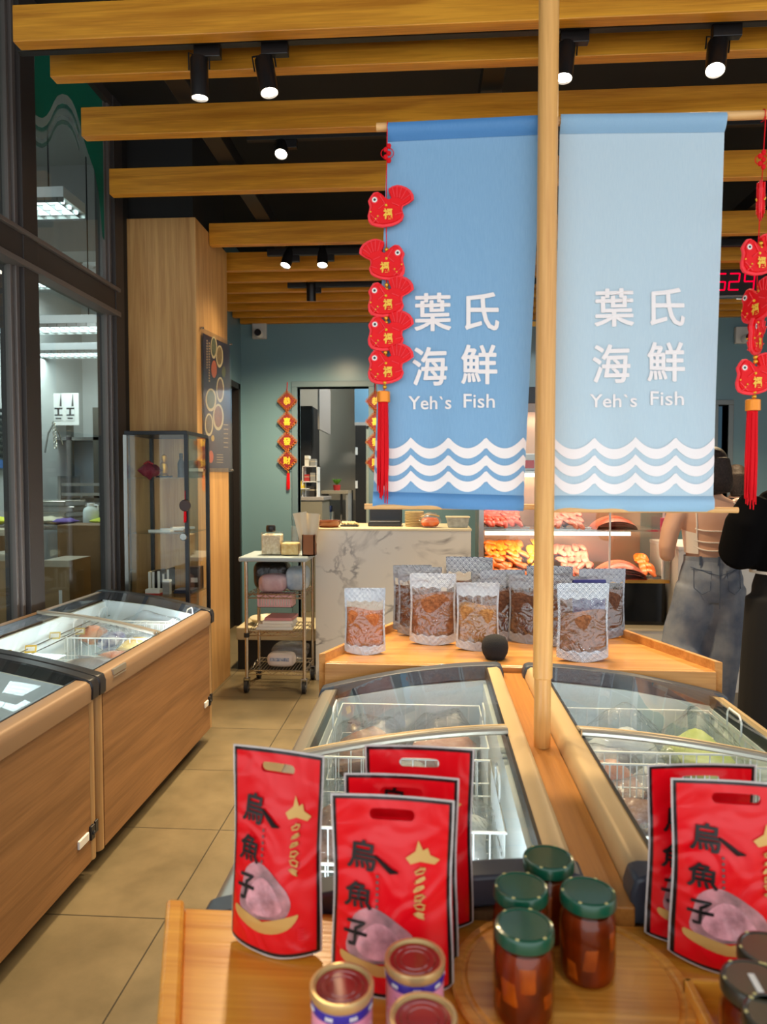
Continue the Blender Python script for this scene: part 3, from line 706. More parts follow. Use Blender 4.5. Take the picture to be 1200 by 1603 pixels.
def banner(label, tl, tr, br, bl, cols, chars, words, waves, wcol):
    """corners, lettering boxes and wave crests from the photo, laid onto the hanging cloth"""
    A, B, Cc, D = [at(x, y, BY) for x, y in (tl, tr, br, bl)]
    r = thing('hanging_banner', label, 'banner', ((A.x + B.x) / 2, BY, zb), group='shop banners on the wooden rod')
    o = Vector(r.location)
    def S(u, v, off=0.0):
        p = (A * (1 - u) + B * u) * v + (D * (1 - u) + Cc * u) * (1 - v)
        y = .010 * math.sin(u * 7 + v * 2.2) * (1 - v) * .8 + .004 * math.sin(u * 19 + v * 5) * (1 - v) - .012 * max(0, (v - .965) / .035) * (1 if v > .965 else 0)
        return Vector((p.x, BY + y - off, p.z)) - o
    cl = MB().grid(lambda u, v: S(u, v), 28, 70).grid(lambda u, v: S(u, v, -.0007), 28, 70).build('banner_cloth', clothmat('cloth', *cols[0]), r, weld=False)
    MB().grid(lambda u, v: S(u, .957 + .043 * v, .0012 + .01 * math.sin(math.pi * v) ** .5), 28, 5).build('top_hem', clothmat('hem', *cols[1]), r)
    MB().grid(lambda u, v: S(u, .0 + .04 * v, .0012 + .009 * math.sin(math.pi * v) ** .5), 28, 5).build('bottom_hem', clothmat('hem2', *cols[2]), r)
    zt = [at((tl[0] + tr[0]) / 2, (tl[1] + tr[1]) / 2, BY).z, at((bl[0] + br[0]) / 2, (bl[1] + br[1]) / 2, BY).z]
    def UV(x, y):
        p = at(x, y, BY); v = (p.z - zt[1]) / (zt[0] - zt[1])
        for _ in range(3):
            le, ri = A * v + D * (1 - v), B * v + Cc * (1 - v); u = (p.x - le.x) / (ri.x - le.x)
            top = A.z * (1 - u) + B.z * u; bo = D.z * (1 - u) + Cc.z * u; v = (p.z - bo) / (top - bo)
        return u, v
    pm = mat('banner_print', wcol, .6)
    for ch, x0, y0, x1, y1, bold in chars:
        m = MB(); lettering(m, ch, (x0 + x1) / 2, -(y0 + y1) / 2, x1 - x0, y1 - y0, lambda x, y: S(*UV(x, -y), .002), bold); m.build('printed_character', pm, r, smooth=False, normals=False)
    for w_, x0, y0, x1, y1 in words:
        m = MB(); lettering(m, w_, (x0 + x1) / 2, -(y0 + y1) / 2, x1 - x0, y1 - y0, lambda x, y: S(*UV(x, -y), .002), .006); m.build('printed_word', pm, r, smooth=False, normals=False)
    c0, per, tops, amp, th, lx0, rx0 = waves
    for ty in tops:
        up, lo = [], []
        nn = 72
        for i in range(nn + 1):
            x = lx0 + (rx0 - lx0) * i / nn; t = ((x - c0) / per) % 1.0
            k = 1 - abs(math.sin(math.pi * t)) ** .75
            # cusps up, round troughs down
            yy = ty + amp * (1 - k) ; up.append((x, yy)); lo.append((x, yy + th))
        m = MB(); vs = []; 
        for x, y in up + lo:
            u, v = UV(x, y); vs.append(S(min(max(u, 0.001), .999), v, .002))
        m.add(vs, [(i, i + 1, nn + 1 + i + 1, nn + 1 + i) for i in range(nn)]); m.build('printed_wave', pm, r, smooth=False, normals=False)
    return r
banner('deeper blue hanging shop banner left of the pole, with white characters and waves', (607, 196), (849, 184), (819, 800), (583, 793),
       (((rgb(128, 174, 212)), (rgb(150, 192, 224))), (rgb(84, 144, 204), rgb(96, 154, 210)), (rgb(98, 154, 208), rgb(108, 162, 212))),
       [('葉', 648, 459, 706, 519, .018), ('氏', 727, 458, 781, 518, .018), ('海', 645, 543, 700, 604, .018), ('鮮', 721, 540, 778, 602, .018)],
       [('Yeh`s', 639, 620, 706, 641), ('Fish', 725, 617, 774, 639)], (643, 58.5, (683, 710, 735), 19, 16, 570, 830), rgb(238, 228, 224))
banner('paler blue hanging shop banner right of the pole, with white characters and waves', (876, 183), (1134, 180), (1117, 801), (865, 800),
       (((rgb(192, 214, 228)), (rgb(206, 224, 234))), (rgb(150, 190, 222), rgb(160, 198, 226)), (rgb(160, 200, 228), rgb(170, 206, 230))),  # backlight haze is put into these paler cloth colours
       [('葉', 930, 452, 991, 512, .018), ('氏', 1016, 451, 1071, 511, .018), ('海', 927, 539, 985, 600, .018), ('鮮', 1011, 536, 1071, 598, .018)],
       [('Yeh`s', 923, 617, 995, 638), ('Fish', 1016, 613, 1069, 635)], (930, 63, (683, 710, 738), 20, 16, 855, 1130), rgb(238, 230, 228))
for xa, xb, y, lab in ((570, 842, 793, 'short wooden rod through the bottom hem of the deeper blue banner'), (858, 1156, 798, 'short wooden rod through the bottom hem of the paler banner')):
    a, b = at(xa, y, BY), at(xb, y, BY)
    tag(MB().cyl((0, 0, 0), (b.x - a.x, 0, 0), .0075, n=16).build('hem_rod', M['bar'], loc=(a.x, BY + .006, a.z)), lab, 'rod')

# ------------------------------------------------------------------ fish charm strings
FO = [(170, 130), (150, 155), (130, 190), (142, 225), (140, 245), (128, 290), (132, 325), (150, 352), (185, 366), (235, 372), (300, 362), (345, 345), (372, 325), (385, 290), (372, 255), (378, 225), (420, 205), (455, 178), (450, 145), (430, 115), (400, 95), (365, 82), (335, 78), (300, 88), (273, 105), (285, 135), (298, 165), (275, 180), (250, 165), (225, 140), (200, 125)]
def up(poly, k, c=(258, 255)): return [((x - c[0]) * k, -(y - c[1]) * k) for x, y in poly]
def charm(parent, loc, ry, k=1.84 / 1110 / 4.72 * 1.02, flip=1, squash=1.0):
    """padded satin fish with eye, scales, tail ribs and a gold character"""
    P = up(FO, k); P = [(flip * a, b) for a, b in P]
    R = Euler((0, 0, ry)).to_matrix(); loc = Vector(loc); T = .008
    def at3(a, b, y): return loc + R @ Vector((a, y, b))
    m = MB(); n = len(P)
    layers = [(1.0, 0), (1.0, -.003), (.93, -T), (.6, -T - .003)]
    def sc(s_): 
        cx = sum(p[0] for p in P) / n; cy = sum(p[1] for p in P) / n
        return [(p[0] + (cx - p[0]) * (1 - s_), p[1] + (cy - p[1]) * (1 - s_)) for p in P]
    # rim + padded front and back
    vs = []; fs = []
    for sgn in (1, -1):
        m.prism(P, lambda a, b: at3(a, b, 0), lambda a, b: at3(a, b, sgn * .0035), 0)
    Q = sc(.88)
    for sgn in (-1, 1): m.prism(Q, lambda a, b: at3(a, b, 0), lambda a, b: at3(a, b, sgn * .007), 1)
    f = m.build('fish_charm', [M['pinkred'], M['red']], parent, bevel=.0015, angle=.6)
    def pt(x, y, d): a, b = up([(x, y)], k)[0]; return at3(flip * a, b, d)
    for sgn, nm in ((-1, 1), (1, 0)):
        d = sgn * .0085
        m = MB(); 
        def disc(x, y, r, mi, dd):
            c = pt(x, y, dd); m.add([c + R @ Vector((math.cos(t * math.pi / 8) * r * k, 0, math.sin(t * math.pi / 8) * r * k)) for t in range(16)], [tuple(range(16))], mi)
        disc(178, 188, 26, 0, d); disc(178, 188, 18, 1, d + sgn * .0006); disc(178, 188, 9, 2, d + sgn * .0012)
        m.build('eye', [M['pinkred'], M['paper'], M['black']], f, smooth=False, normals=False)
        m = MB()
        for (xa, ya, xb, yb) in ((300, 100, 318, 170), (335, 92, 335, 172), (368, 98, 350, 175), (402, 116, 364, 182), (432, 148, 376, 192)):
            m.tube([pt(xa, ya, d), pt(xb, yb, d)], .0013, 5)
        for (xa, ya, xb, yb) in ((215, 160, 250, 215), (250, 215, 205, 250), (150, 290, 205, 345), (165, 345, 215, 300), (325, 290, 375, 275), (300, 210, 350, 230)):
            m.tube([pt(xa, ya, d), pt(xb, yb, d)], .0014, 5)
        m.build('pink_lines', M['pinkred'], f)
        m = MB()
        c = up([(270, 285)], k)[0]
        vs, fs = text_shape('福', 64 * k, 76 * k, .03)
        m.add([at3(flip * c[0] + x * (1 if sgn < 0 else -1), c[1] + y, d + sgn * .0012) for x, y in vs], fs, 0)
        for (x, y) in ((258, 225), (200, 300), (185, 320), (150, 270)): 
            m.ball(pt(x, y, d), .0022 if x != 258 else .0035, 8, 0)
        m.build('gold_character', M['gold_print'], f, smooth=False, normals=False)
    return f
def tassel(mb, c, L, w, n=22, ragged=.02, seed=1):
    rnd = random.Random(seed); c = Vector(c)
    for i in range(n):
        a = 2 * math.pi * i / n; rr = w * (.35 + .65 * rnd.random())
        x, y = math.cos(a) * rr, math.sin(a) * rr * .7
        l = L - rnd.random() * ragged
        mb.tube([c + Vector((x * .8, y * .8, 0)), c + Vector((x, y, -L * .5)), c + Vector((x * 1.05 + rnd.uniform(-.002, .002), y, -l))], [.0028, .0026, .0014], 5)
    return mb
def fish_string(label, topx, topy, fishes, knoty, beads, capy, capw, tasY, bottom, name='fish_string'):
    top = at(topx, topy, BY - .016)
    r = thing(name, label, 'hanging ornament', (top.x, top.y, zb), group='strings of padded red fish charms'); o = Vector(r.location)
    def Lc(x, y): return at(x, y, BY - .016) - o
    line = [Lc(topx, topy)] + [Lc(x, y) for x, y, *_ in fishes] + [Lc(*capy)]
    loop = MB().tube([Vector((0, .005, -.002)) + Vector((0, math.cos(t) * .014, math.sin(t) * .014)) + Vector((0, .010, .0)) for t in [i * .6 for i in range(10)]], .0012, 5)
    loop.tube(line, .0013, 5).build('cord', M['red_thread'], r)
    k = MB(); kc = Lc(*knoty)
    for i in range(5): k.ball(kc + Vector((.004 * (-1) ** i, 0, .018 - i * .009)), (.006, .005, .007), 8)
    for s_ in (-1, 1): k.tube([kc + Vector((s_ * (.004 + .012 * math.sin(t)), 0, .012 * math.cos(t))) for t in [i * .5 for i in range(7)]], .0012, 5)
    k.build('knot', M['red_thread'], r)
    for x, y, ry, fl in fishes: charm(r, Lc(x, y), ry, flip=fl)
    b = MB()
    for x, y in beads:
        b = MB().ball(Lc(x, y - 3), .0058, 12).ball(Lc(x, y + 4), .0058, 12); b.build('gold_bead', M['gold'], r)
    cc = Lc(*capy); h = capw[1] / 1110 * 1.84
    q = MB().lathe([(capw[0] * .7, h / 2), (capw[0], h / 2 - .002), (capw[0], -h / 2), (capw[0] * .9, -h / 2)], cc, 20); q.build('tassel_cap', M['orange_cap'], r)
    L = (bottom - tasY) / 1110 * 1.84
    tassel(MB(), cc + Vector((0, 0, -h / 2 + .002)), L, capw[0] * .95, 30, .05).build('tassel', M['red_thread'], r)
    return r
fish_string('string of red fish charms with tassel at the left edge of the deeper blue banner', 606, 192,
            [(604, 330, 0.05, 1), (605, 413, -.05, -1), (604, 471, 0, 1), (604, 524, .1, 1), (604, 576, 0, 1)], (606, 240), [(605, 394), (605, 449), (604, 501), (603, 555), (602, 602)],
            (600, 621), (.017, 17), 628, 786)
fish_string('string of red fish charms with tassel at the far right of the paler banner', 1198, 182,
            [(1190, 318, 1.15, 1), (1185, 405, .25, 1), (1184, 478, -1.2, 1), (1182, 530, .9, 1), (1179, 592, .15, 1)], (1192, 250), [(1190, 384), (1188, 452), (1184, 508), (1182, 562), (1180, 617)],
            (1178, 634), (.0175, 17), 641, 790)
# ------------------------------------------------------------------ near display table
TZ = .80
tab = thing('display_table', 'honey coloured wooden display table across the near end of the island freezers', 'table', (.3, .8, 0))
poly = [(-.40, 1.115), (-.165, .40), (.80, .40), (1.035, 1.115)]
ox, oy = .3, .8
def tp(z): return lambda x, y: Vector((x - ox, y - oy, z))
MB().prism(poly, tp(TZ - .03), tp(TZ)).build('table_top', M['table'], tab, smooth=False, bevel=.002)
for nm, a, b in (('l', (-.40, 1.115), (-.165, .40)), ('r', (1.035, 1.115), (.80, .40))):
    sx = -1 if nm == 'l' else 1
    MB().prism([a, (a[0] + sx * .03, a[1] + .0), (b[0] + sx * .03, b[1]), b], tp(TZ - .16), tp(TZ + .016)).build('side_rim', M['table'], tab, smooth=False, bevel=.006)
MB().prism([(-.38, 1.105), (-.16, .43), (.79, .43), (1.01, 1.105)], tp(0), tp(TZ - .03)).build('table_base', M['shelf'], tab, smooth=False)

# turned round board
dc = atz(891, 1535, TZ + .014); 
disc = thing('round_board', 'round turned wooden serving board under the four green lidded jars', 'board', (dc.x, dc.y, TZ))
MB().lathe([(.0001, 0), (.150, 0), (.161, .004), (.163, .010), (.160, .014), (.150, .0145), (.147, .0120), (.143, .0120), (.140, .0145), (.0001, .0145)], (0, 0, 0), 64, cap=False).build('board', M['disc'], disc, angle=.5)
# jars
M['jar_glass'] = glassy('jar_glass', (.97, .86, .70, 1), 1.5)
M['jar_fill'] = mat('amber_fill', rgb(70, 20, 2), .4, spec=.2, noise=(22, rgb(132, 50, 6), .2))
M['jar_chunk'] = mat('amber_chunk', rgb(126, 50, 6), .4, spec=.2, noise=(30, rgb(186, 96, 20), .25))
M['tin_mark'] = mat('lid_mark', rgb(206, 196, 130), .4)
M['lid_green'] = mat('lid_green', rgb(12, 74, 52), .28, coat=.3)
M['lid_dark'] = mat('lid_dark', rgb(46, 46, 34), .32, coat=.3)
def jar(label, x, y, z, lidm, sc=1.0, rz=0.0, seed=0, dab=False, group='glass jars with metal lids'):
    rnd = random.Random(seed)
    r = thing('glass_jar', label, 'jar', (x, y, z), rz, group)
    R = .0385
    MB().lathe([(.0001, 0), (R * .86, 0), (R * .97, .004), (R, .012), (R, .072), (R * .97, .086), (R * .88, .096), (R * .86, .100), (R * .86, .108)], (0, 0, 0), 40, cap=False).build('jar_body', M['jar_glass'], r)
    MB().lathe([(.0001, .003), (R * .86, .003), (R * .94, .012), (R * .94, .072), (R * .88, .088), (R * .8, .094), (.0001, .094)], (0, 0, 0), 32, cap=False).build('contents', M['jar_fill'], r)
    q = MB()
    for k in range(8):
        a0 = 2 * math.pi * k / 8 + rnd.uniform(-.2, .2); h0 = .024 + .05 * ((k * 3) % 8) / 8; wa, hh_ = rnd.uniform(.22, .34), rnd.uniform(.010, .017); sk = rnd.uniform(-.3, .3)
        def chunk(u, v):
            du, dv = 2 * u - 1, 2 * v - 1; e = max(0, 1 - max(abs(du), abs(dv)) ** 3)
            rr = R * (.925 + .045 * e ** .5); a = a0 + wa * du + sk * dv * .3
            return Vector((rr * math.cos(a), rr * math.sin(a), h0 + hh_ * dv + .004 * du * sk))
        q.grid(chunk, 8, 6)
    q.build('fish_chunks', M['jar_chunk'], r, normals=False)
    L = MB(); L.lathe([(R * .9, .103), (R * .985, .1035), (R * .99, .106), (R * .985, .116), (R * .95, .1195), (R * .86, .1205), (R * .82, .119), (.0001, .119)], (0, 0, 0), 48, cap=False)
    g = L
    for k in range(6):
        a = 2 * math.pi * k / 6 + .2; g.box((math.cos(a) * R * .9, math.sin(a) * R * .9, .1203), (.0028, .0042, .001), 1, (0, 0, a))
    L.build('lid', [lidm, M['tin_mark']], r)
    if dab: MB().box((.004, -.004, .1195), (.03, .007, .0015), 0, (0, 0, -.35)).build('lid_sticker', M['paper'], r, smooth=False)
    return r
JL = .80 + .0145
jz = JL + .119
for lx_, ly_, lab, sd in ((820, 1448, 'green lidded jar of amber fish chunks at the front of the round board', 1), (815, 1387, 'green lidded jar of amber fish chunks, middle of the left three on the round board', 2),
                          (858, 1342, 'green lidded jar of amber fish chunks at the back of the round board', 3), (920, 1395, 'green lidded jar of amber fish chunks on the right of the round board', 4)):
    p = atz(lx_, ly_, jz); jar(lab, p.x, p.y, JL, M['lid_green'], seed=sd, rz=sd)
# tray on the right with darker lidded jars
t0 = atz(1078, 1532, TZ + .03)
tr = thing('wooden_tray', 'shallow wooden tray holding the dark lidded jars at the right edge', 'tray', (t0.x + .11, .80, TZ))
m = MB().b2((-.11, -.16, 0), (.11, .155, .008)); m.build('tray_bottom', M['table'], tr, smooth=False)
for a, b in (((-.118, -.16, 0), (-.108, .155, .032)), ((.108, -.16, 0), (.118, .155, .032)), ((-.118, .147, 0), (.118, .157, .032)), ((-.118, -.168, 0), (.118, -.158, .032))):
    MB().b2(a, b).build('tray_side', M['table'], tr, smooth=False, bevel=.002)
for lx_, ly_, lab, sd, db in ((1183, 1535, 'dark lidded glass jar with a pale sticker on its lid, in the wooden tray', 5, True), (1206, 1487, 'dark lidded glass jar behind the stickered one in the wooden tray', 6, False), (1222, 1592, 'dark lidded glass jar nearest us in the wooden tray', 7, False)):
    p = atz(lx_, ly_, TZ + .008 + .119); jar(lab, p.x, p.y, TZ + .008, M['lid_dark'], seed=sd, rz=sd, dab=db)

# tins
M['tin_pink'] = mat('tin_pink', rgb(228, 150, 178), .3, coat=.3)
M['tin_gold'] = mat('tin_gold', rgb(206, 178, 122), .28, .5)
M['tin_blue'] = mat('tin_blue', rgb(48, 40, 150), .3)
M['tin_lid'] = mat('tin_lid', rgb(150, 40, 34), .22, coat=.6)
def tin(label, x, y, rz):
    r = thing('food_tin', label, 'tin', (x, y, TZ), rz, 'pink tins with red lids')
    R = .0365; H = .108
    MB().lathe([(.0001, 0), (R, 0), (R, .003), (R * .985, .005), (R * .985, H - .012)], (0, 0, 0), 40, cap=False).build('tin_body', M['tin_pink'], r)
    MB().lathe([(R * .99, H - .022), (R * 1.0, H - .021), (R * 1.0, H - .012), (R * .99, H - .011)], (0, 0, 0), 40, cap=False).build('blue_band', M['tin_blue'], r)
    q = MB()
    for k in range(8):
        a = 2 * math.pi * k / 8
        for j in (0, .09, .18): q.box((math.cos(a + j) * R * 1.003, math.sin(a + j) * R * 1.003, H - .0165), (.0012, .0022, .004), 0, (0, 0, a + j))
    q.build('band_lettering', M['paper'], r, smooth=False)
    MB().lathe([(R * .985, H - .011), (R * 1.03, H - .008), (R * 1.04, H), (R * 1.02, H + .002), (R * .93, H + .002), (R * .9, H - .002), (R * .86, H - .002)], (0, 0, 0), 40, cap=False).build('gold_rim', M['tin_gold'], r)
    MB().lathe([(.0001, H - .0025), (R * .45, H - .0025), (R * .47, H - .0012), (R * .5, H - .0025), (R * .66, H - .0025), (R * .69, H - .0012), (R * .72, H - .0025), (R * .88, H - .002)], (0, 0, 0), 40, cap=False).build('red_lid', M['tin_lid'], r)
    q = MB()   # leaf and pale flowers printed on the side
    for a0, z, ra, rb in ((-2.0, .06, .012, .016), (-1.35, .052, .010, .014), (-2.6, .045, .011, .013), (-.8, .065, .01, .01), (.2, .05, .012, .014), (1.2, .06, .012, .014)):
        q.add([Vector((math.cos(a0 + ra / R * math.cos(t * .5236)) * R * .992, math.sin(a0 + ra / R * math.cos(t * .5236)) * R * .992, z + rb * math.sin(t * .5236))) for t in range(12)], [tuple(range(12))])
    q.build('printed_flowers', mat('tin_flower', rgb(238, 226, 226), .4), r, smooth=False)
    q = MB()
    for a0 in (-2.3, .7, 2.2):
        q.add([Vector((math.cos(a0 + t * .16) * R * .993, math.sin(a0 + t * .16) * R * .993, .078 - t * .005 + (.004 if e else -.002) * math.sin(math.pi * t / 6))) for e in (0, 1) for t in (range(7) if e == 0 else range(6, -1, -1))], [tuple(range(14))])
    q.build('printed_leaf', mat('tin_leaf', rgb(60, 96, 52), .4), r, smooth=False)
    return r
for lx_, ly_, lab, rz in ((535, 1541, 'pink tin with a red gold rimmed lid, leftmost of the three on the table', .4), (649, 1500, 'pink tin with a red gold rimmed lid, in front of the middle red bag', 0), (662, 1592, 'pink tin with a red gold rimmed lid, nearest us below the other two', 1.2)):
    p = atz(lx_, ly_, TZ + .108); tin(lab, p.x, p.y, rz)

# ------------------------------------------------------------------ standing pouches (shared form)
def pouch_fn(w, h, T, bend=0.0, seed=0, flare=0.0):
    rnd = random.Random(seed); a, b, c = [rnd.uniform(0, 6) for _ in range(3)]
    def F(u, v, sg=1, off=0.0):
        vv = 1 - v
        g = (0.10 + 0.90 * min(1, max(0, (vv - .10) / .75))) if vv > .1 else 0.10 * vv / .1
        g = min(g, 1) * (max(0, math.sin(math.pi * u)) ** .62)
        wr = 1 + .05 * math.sin(9 * u + a + 5 * v) + .04 * math.sin(17 * v + b) * math.sin(11 * u + c)
        y = sg * (T / 2) * g * wr
        dz = -.012 * (w / .17) * math.sin(math.pi * u) * (1 - v) ** 6 * (1 if sg < 0 else -.3)
        x = (u - .5) * w * (1 - .05 * math.exp(-((v - .55) / .3) ** 2) + flare * max(0, v - .7))
        return Vector((x, y + sg * off + bend * math.sin(math.pi * u) * v - .25 * bend * v, h * v + dz + .012 * (w / .17) * (1 - v) ** 6))
    return F
def bagmat():
    m, nt, out = newmat('red_bag')
    p = N(nt, 'BsdfPrincipled'); nt.links.new(p.outputs[0], out.inputs[0])
    p.inputs['Roughness'].default_value = .3; p.inputs['Coat Weight'].default_value = .2; p.inputs['Coat Roughness'].default_value = .1; p.inputs['Specular IOR Level'].default_value = .35
    tc = N(nt, 'TexCoord'); sp = N(nt, 'SeparateXYZ'); nt.links.new(tc.outputs['UV'], sp.inputs[0])
    u, v = sp.outputs[0], sp.outputs[1]
    eu = math_(nt, 'MINIMUM', u, math_(nt, 'SUBTRACT', 1.0, u)); ev = math_(nt, 'MINIMUM', math_(nt, 'MULTIPLY', v, 1.7), math_(nt, 'MULTIPLY', math_(nt, 'SUBTRACT', 1.0, v), 1.7))
    e = math_(nt, 'MINIMUM', eu, ev)
    blk = math_(nt, 'LESS_THAN', e, .042); wht = math_(nt, 'LESS_THAN', e, .014)
    c = mixc(nt, blk, rgb(220, 6, 22), rgb(26, 16, 18)); c = mixc(nt, wht, c, rgb(196, 190, 186))
    nt.links.new(c, p.inputs['Base Color'])
    n = N(nt, 'TexNoise'); n.inputs['Scale'].default_value = 11; n.inputs['Detail'].default_value = 1; n.inputs['Distortion'].default_value = 1.8; nt.links.new(tc.outputs['Object'], n.inputs['Vector'])
    b = N(nt, 'Bump'); b.inputs['Strength'].default_value = .5; b.inputs['Distance'].default_value = .02; nt.links.new(n.outputs[0], b.inputs['Height']); nt.links.new(b.outputs[0], p.inputs['Normal'])
    return m
M['redbag'] = bagmat()
M['ink'] = mat('black_ink', rgb(20, 14, 14), .35); M['gold_ink'] = mat('gold_ink', rgb(206, 164, 92), .35, .3)
M['roe'] = mat('roe_window', rgb(120, 96, 98), .2, coat=.8, noise=(26, rgb(206, 140, 146), .16), bump=(28, .5))
M['roe2'] = mat('roe_window_pale', rgb(150, 104, 110), .2, coat=.6, noise=(34, rgb(224, 158, 166), .14), bump=(40, .5))
def red_bag(label, loc, rz, w, h, T=.05, seed=0, lean_=0.0, bend=0.006):
    r = thing('red_bag', label, 'bag', loc, rz, 'red stand up bags on the display table'); r.rotation_euler = (lean_, 0, rz)
    F = pouch_fn(w, h, T, bend, seed)
    hu, hv, hw, hh = 0.5, .905, .185, .028 * .275 / h * 1.0
    ta = w / h
    m = MB(); V0 = .845
    for sg in (-1, 1):
        m.grid(lambda u, v: F(u, v * V0, sg), 22, 24, 0)
        # fix uv scale for the lower part
        k = 23 * 25; m.uv[-k:] = [(a, b * V0) for a, b in m.uv[-k:]]
        # top strip with the handle slot: ring between slot and strip edge
        n = 64; inn, outr = [], []
        ru, rv = .5, (1 - V0) / 2
        for i in range(n):
            a = 2 * math.pi * i / n; ca, sa = math.cos(a), math.sin(a)
            # stadium slot
            L = hw - hh / ta
            inn.append((hu + (L if ca > 0 else -L) * min(1, abs(ca) * 3) + ca * hh / ta, hv + sa * hh))
            s_ = 1 / max(abs(ca), abs(sa)); outr.append((.5 + ca * s_ * ru, V0 + rv + sa * s_ * rv))
        vs = []; uv = []
        for f in (0, .12, .5, 1):
            for (a, b), (c, d) in zip(inn, outr):
                q = (a + (c - a) * f, b + (d - b) * f); uv.append(q); vs.append(F(q[0], q[1], sg, .0006))
        m.add(vs, [(f * n + i, f * n + (i + 1) % n, (f + 1) * n + (i + 1) % n, (f + 1) * n + i) for f in range(3) for i in range(n)], 0, uv)
    # bottom gusset
    m.grid(lambda u, v: F(u, 0, -1) * (1 - v) + F(u, 0, 1) * v, 22, 2); m.uv[-69:] = [(u, .0001) for u, v in m.uv[-69:]]
    m.build('bag_film', M['redbag'], r, weld=True, angle=1.2)
    def S(off): return lambda x, y: F(.5 + x / w, y / h, -1, off)
    def patch(name, mt, pts, off):
        sm = []
        for i in range(len(pts)):
            a, b, c_, d = pts[i - 1], pts[i], pts[(i + 1) % len(pts)], pts[(i + 2) % len(pts)]
            for t in (0, .34, .67): sm.append(tuple(.5 * (2 * b[k] + (c_[k] - a[k]) * t + (2 * a[k] - 5 * b[k] + 4 * c_[k] - d[k]) * t * t + (3 * b[k] - a[k] - 3 * c_[k] + d[k]) * t ** 3) for k in (0, 1)))
        if name != 'gold_emblem': pts = sm
        q = MB(); c = (sum(p[0] for p in pts) / len(pts), sum(p[1] for p in pts) / len(pts)); rings = 5; n = len(pts); vs = []
        for k in range(rings + 1):
            f = (k + .001) / rings
            for p in pts: vs.append(F(c[0] + (p[0] - c[0]) * f, c[1] + (p[1] - c[1]) * f, -1, off))
        q.add(vs, [(k * n + i, k * n + (i + 1) % n, (k + 1) * n + (i + 1) % n, (k + 1) * n + i) for k in range(rings) for i in range(n)])
        return q.build(name, mt, r, normals=False)
    patch('clear_window', M['roe'], [(.14, .21), (.16, .32), (.2, .40), (.32, .44), (.45, .42), (.58, .37), (.68, .32), (.72, .26), (.66, .2), (.5, .18), (.3, .17)], .0012)
    patch('roe_lobe', M['roe2'], [(.22, .24), (.27, .32), (.38, .37), (.5, .35), (.6, .28), (.63, .23), (.5, .195), (.32, .195)], .0018)
    sw = [(.10, .205), (.25, .175), (.45, .165), (.65, .185), (.80, .225), (.74, .165), (.6, .125), (.4, .11), (.2, .135), (.10, .165)]
    patch('gold_swoosh', M['gold_ink'], sw, .0022)
    for ch, cu, cv, cw, chh, ro in (('烏', .26, .70, .25, .15, -.1), ('魚', .23, .50, .24, .13, -.08), ('子', .21, .31, .2, .13, -.05)):
        q = MB(); lettering(q, ch, (cu - .5) * w, cv * h, cw * w, chh * h, S(.0028), .022, 0, ro); q.build('brush_character', M['ink'], r, smooth=False, normals=False)
    q = MB(); q.tube([F(.36, .70, -1, .003), F(.44, .66, -1, .003), F(.5, .63, -1, .003), F(.56, .625, -1, .003)], [.002, .0035, .004, .001], 6); q.build('brush_stroke', M['ink'], r)
    q = MB()
    for k in range(6): lettering(q, '■', (.385 - .5) * w, (.60 - .03 * k) * h, .022 * w, .014 * h, S(.0028))
    q.build('small_print', mat('grey_ink', rgb(90, 70, 70), .5), r, smooth=False, normals=False)
    st = [(.62, .70), (.70, .735), (.72, .79), (.76, .74), (.80, .755), (.82, .72), (.90, .70), (.86, .675), (.74, .685), (.66, .67)]
    patch('gold_emblem', M['gold_ink'], st, .0024)
    q = MB()
    for k in range(6):
        z = .64 - .043 * k
        pts = [F(.74 + .045 * math.sin(t * 1.3 + k * 1.7), z + .016 * math.cos(t * 1.1 + k), -1, .003) for t in range(7)]
        q.tube(pts, .0014, 5)
    q.build('gold_script', M['gold_ink'], r)
    q = MB()
    for k in range(5): q.tube([F(.80, .10 + .013 * k, -1, .002), F(.86, .10 + .013 * k, -1, .002)], .0008, 4)
    q.build('red_small_print', M['pinkred'], r)
    return r
def bagpos(x, y): p = atz(x, y, TZ); return (p.x, p.y + .02, TZ + .0005)
red_bag('red stand up bag turned aside, alone at the left end of the display table', bagpos(427, 1497), math.radians(-15), .152, .298, .05, 1, -.04, .004)
red_bag('red stand up bag in the middle of the table, directly behind the pink tins', bagpos(612, 1560), math.radians(-4), .172, .268, .055, 2, -.0)
p = bagpos(626, 1530); red_bag('red stand up bag sandwiched between two others in the middle of the table', (p[0], p[1] + .014, p[2]), math.radians(-3), .168, .276, .03, 3)
red_bag('red stand up bag with an open handle slot, rearmost of the middle three', bagpos(655, 1462), math.radians(-2), .172, .287, .04, 4)
red_bag('red stand up bag half hidden, rear one of the pair at the right', bagpos(1100, 1484), math.radians(4), .166, .272, .045, 5)
red_bag('red stand up bag in front of its twin, behind the wooden tray', bagpos(1156, 1525), math.radians(-5), .182, .27, .055, 6)

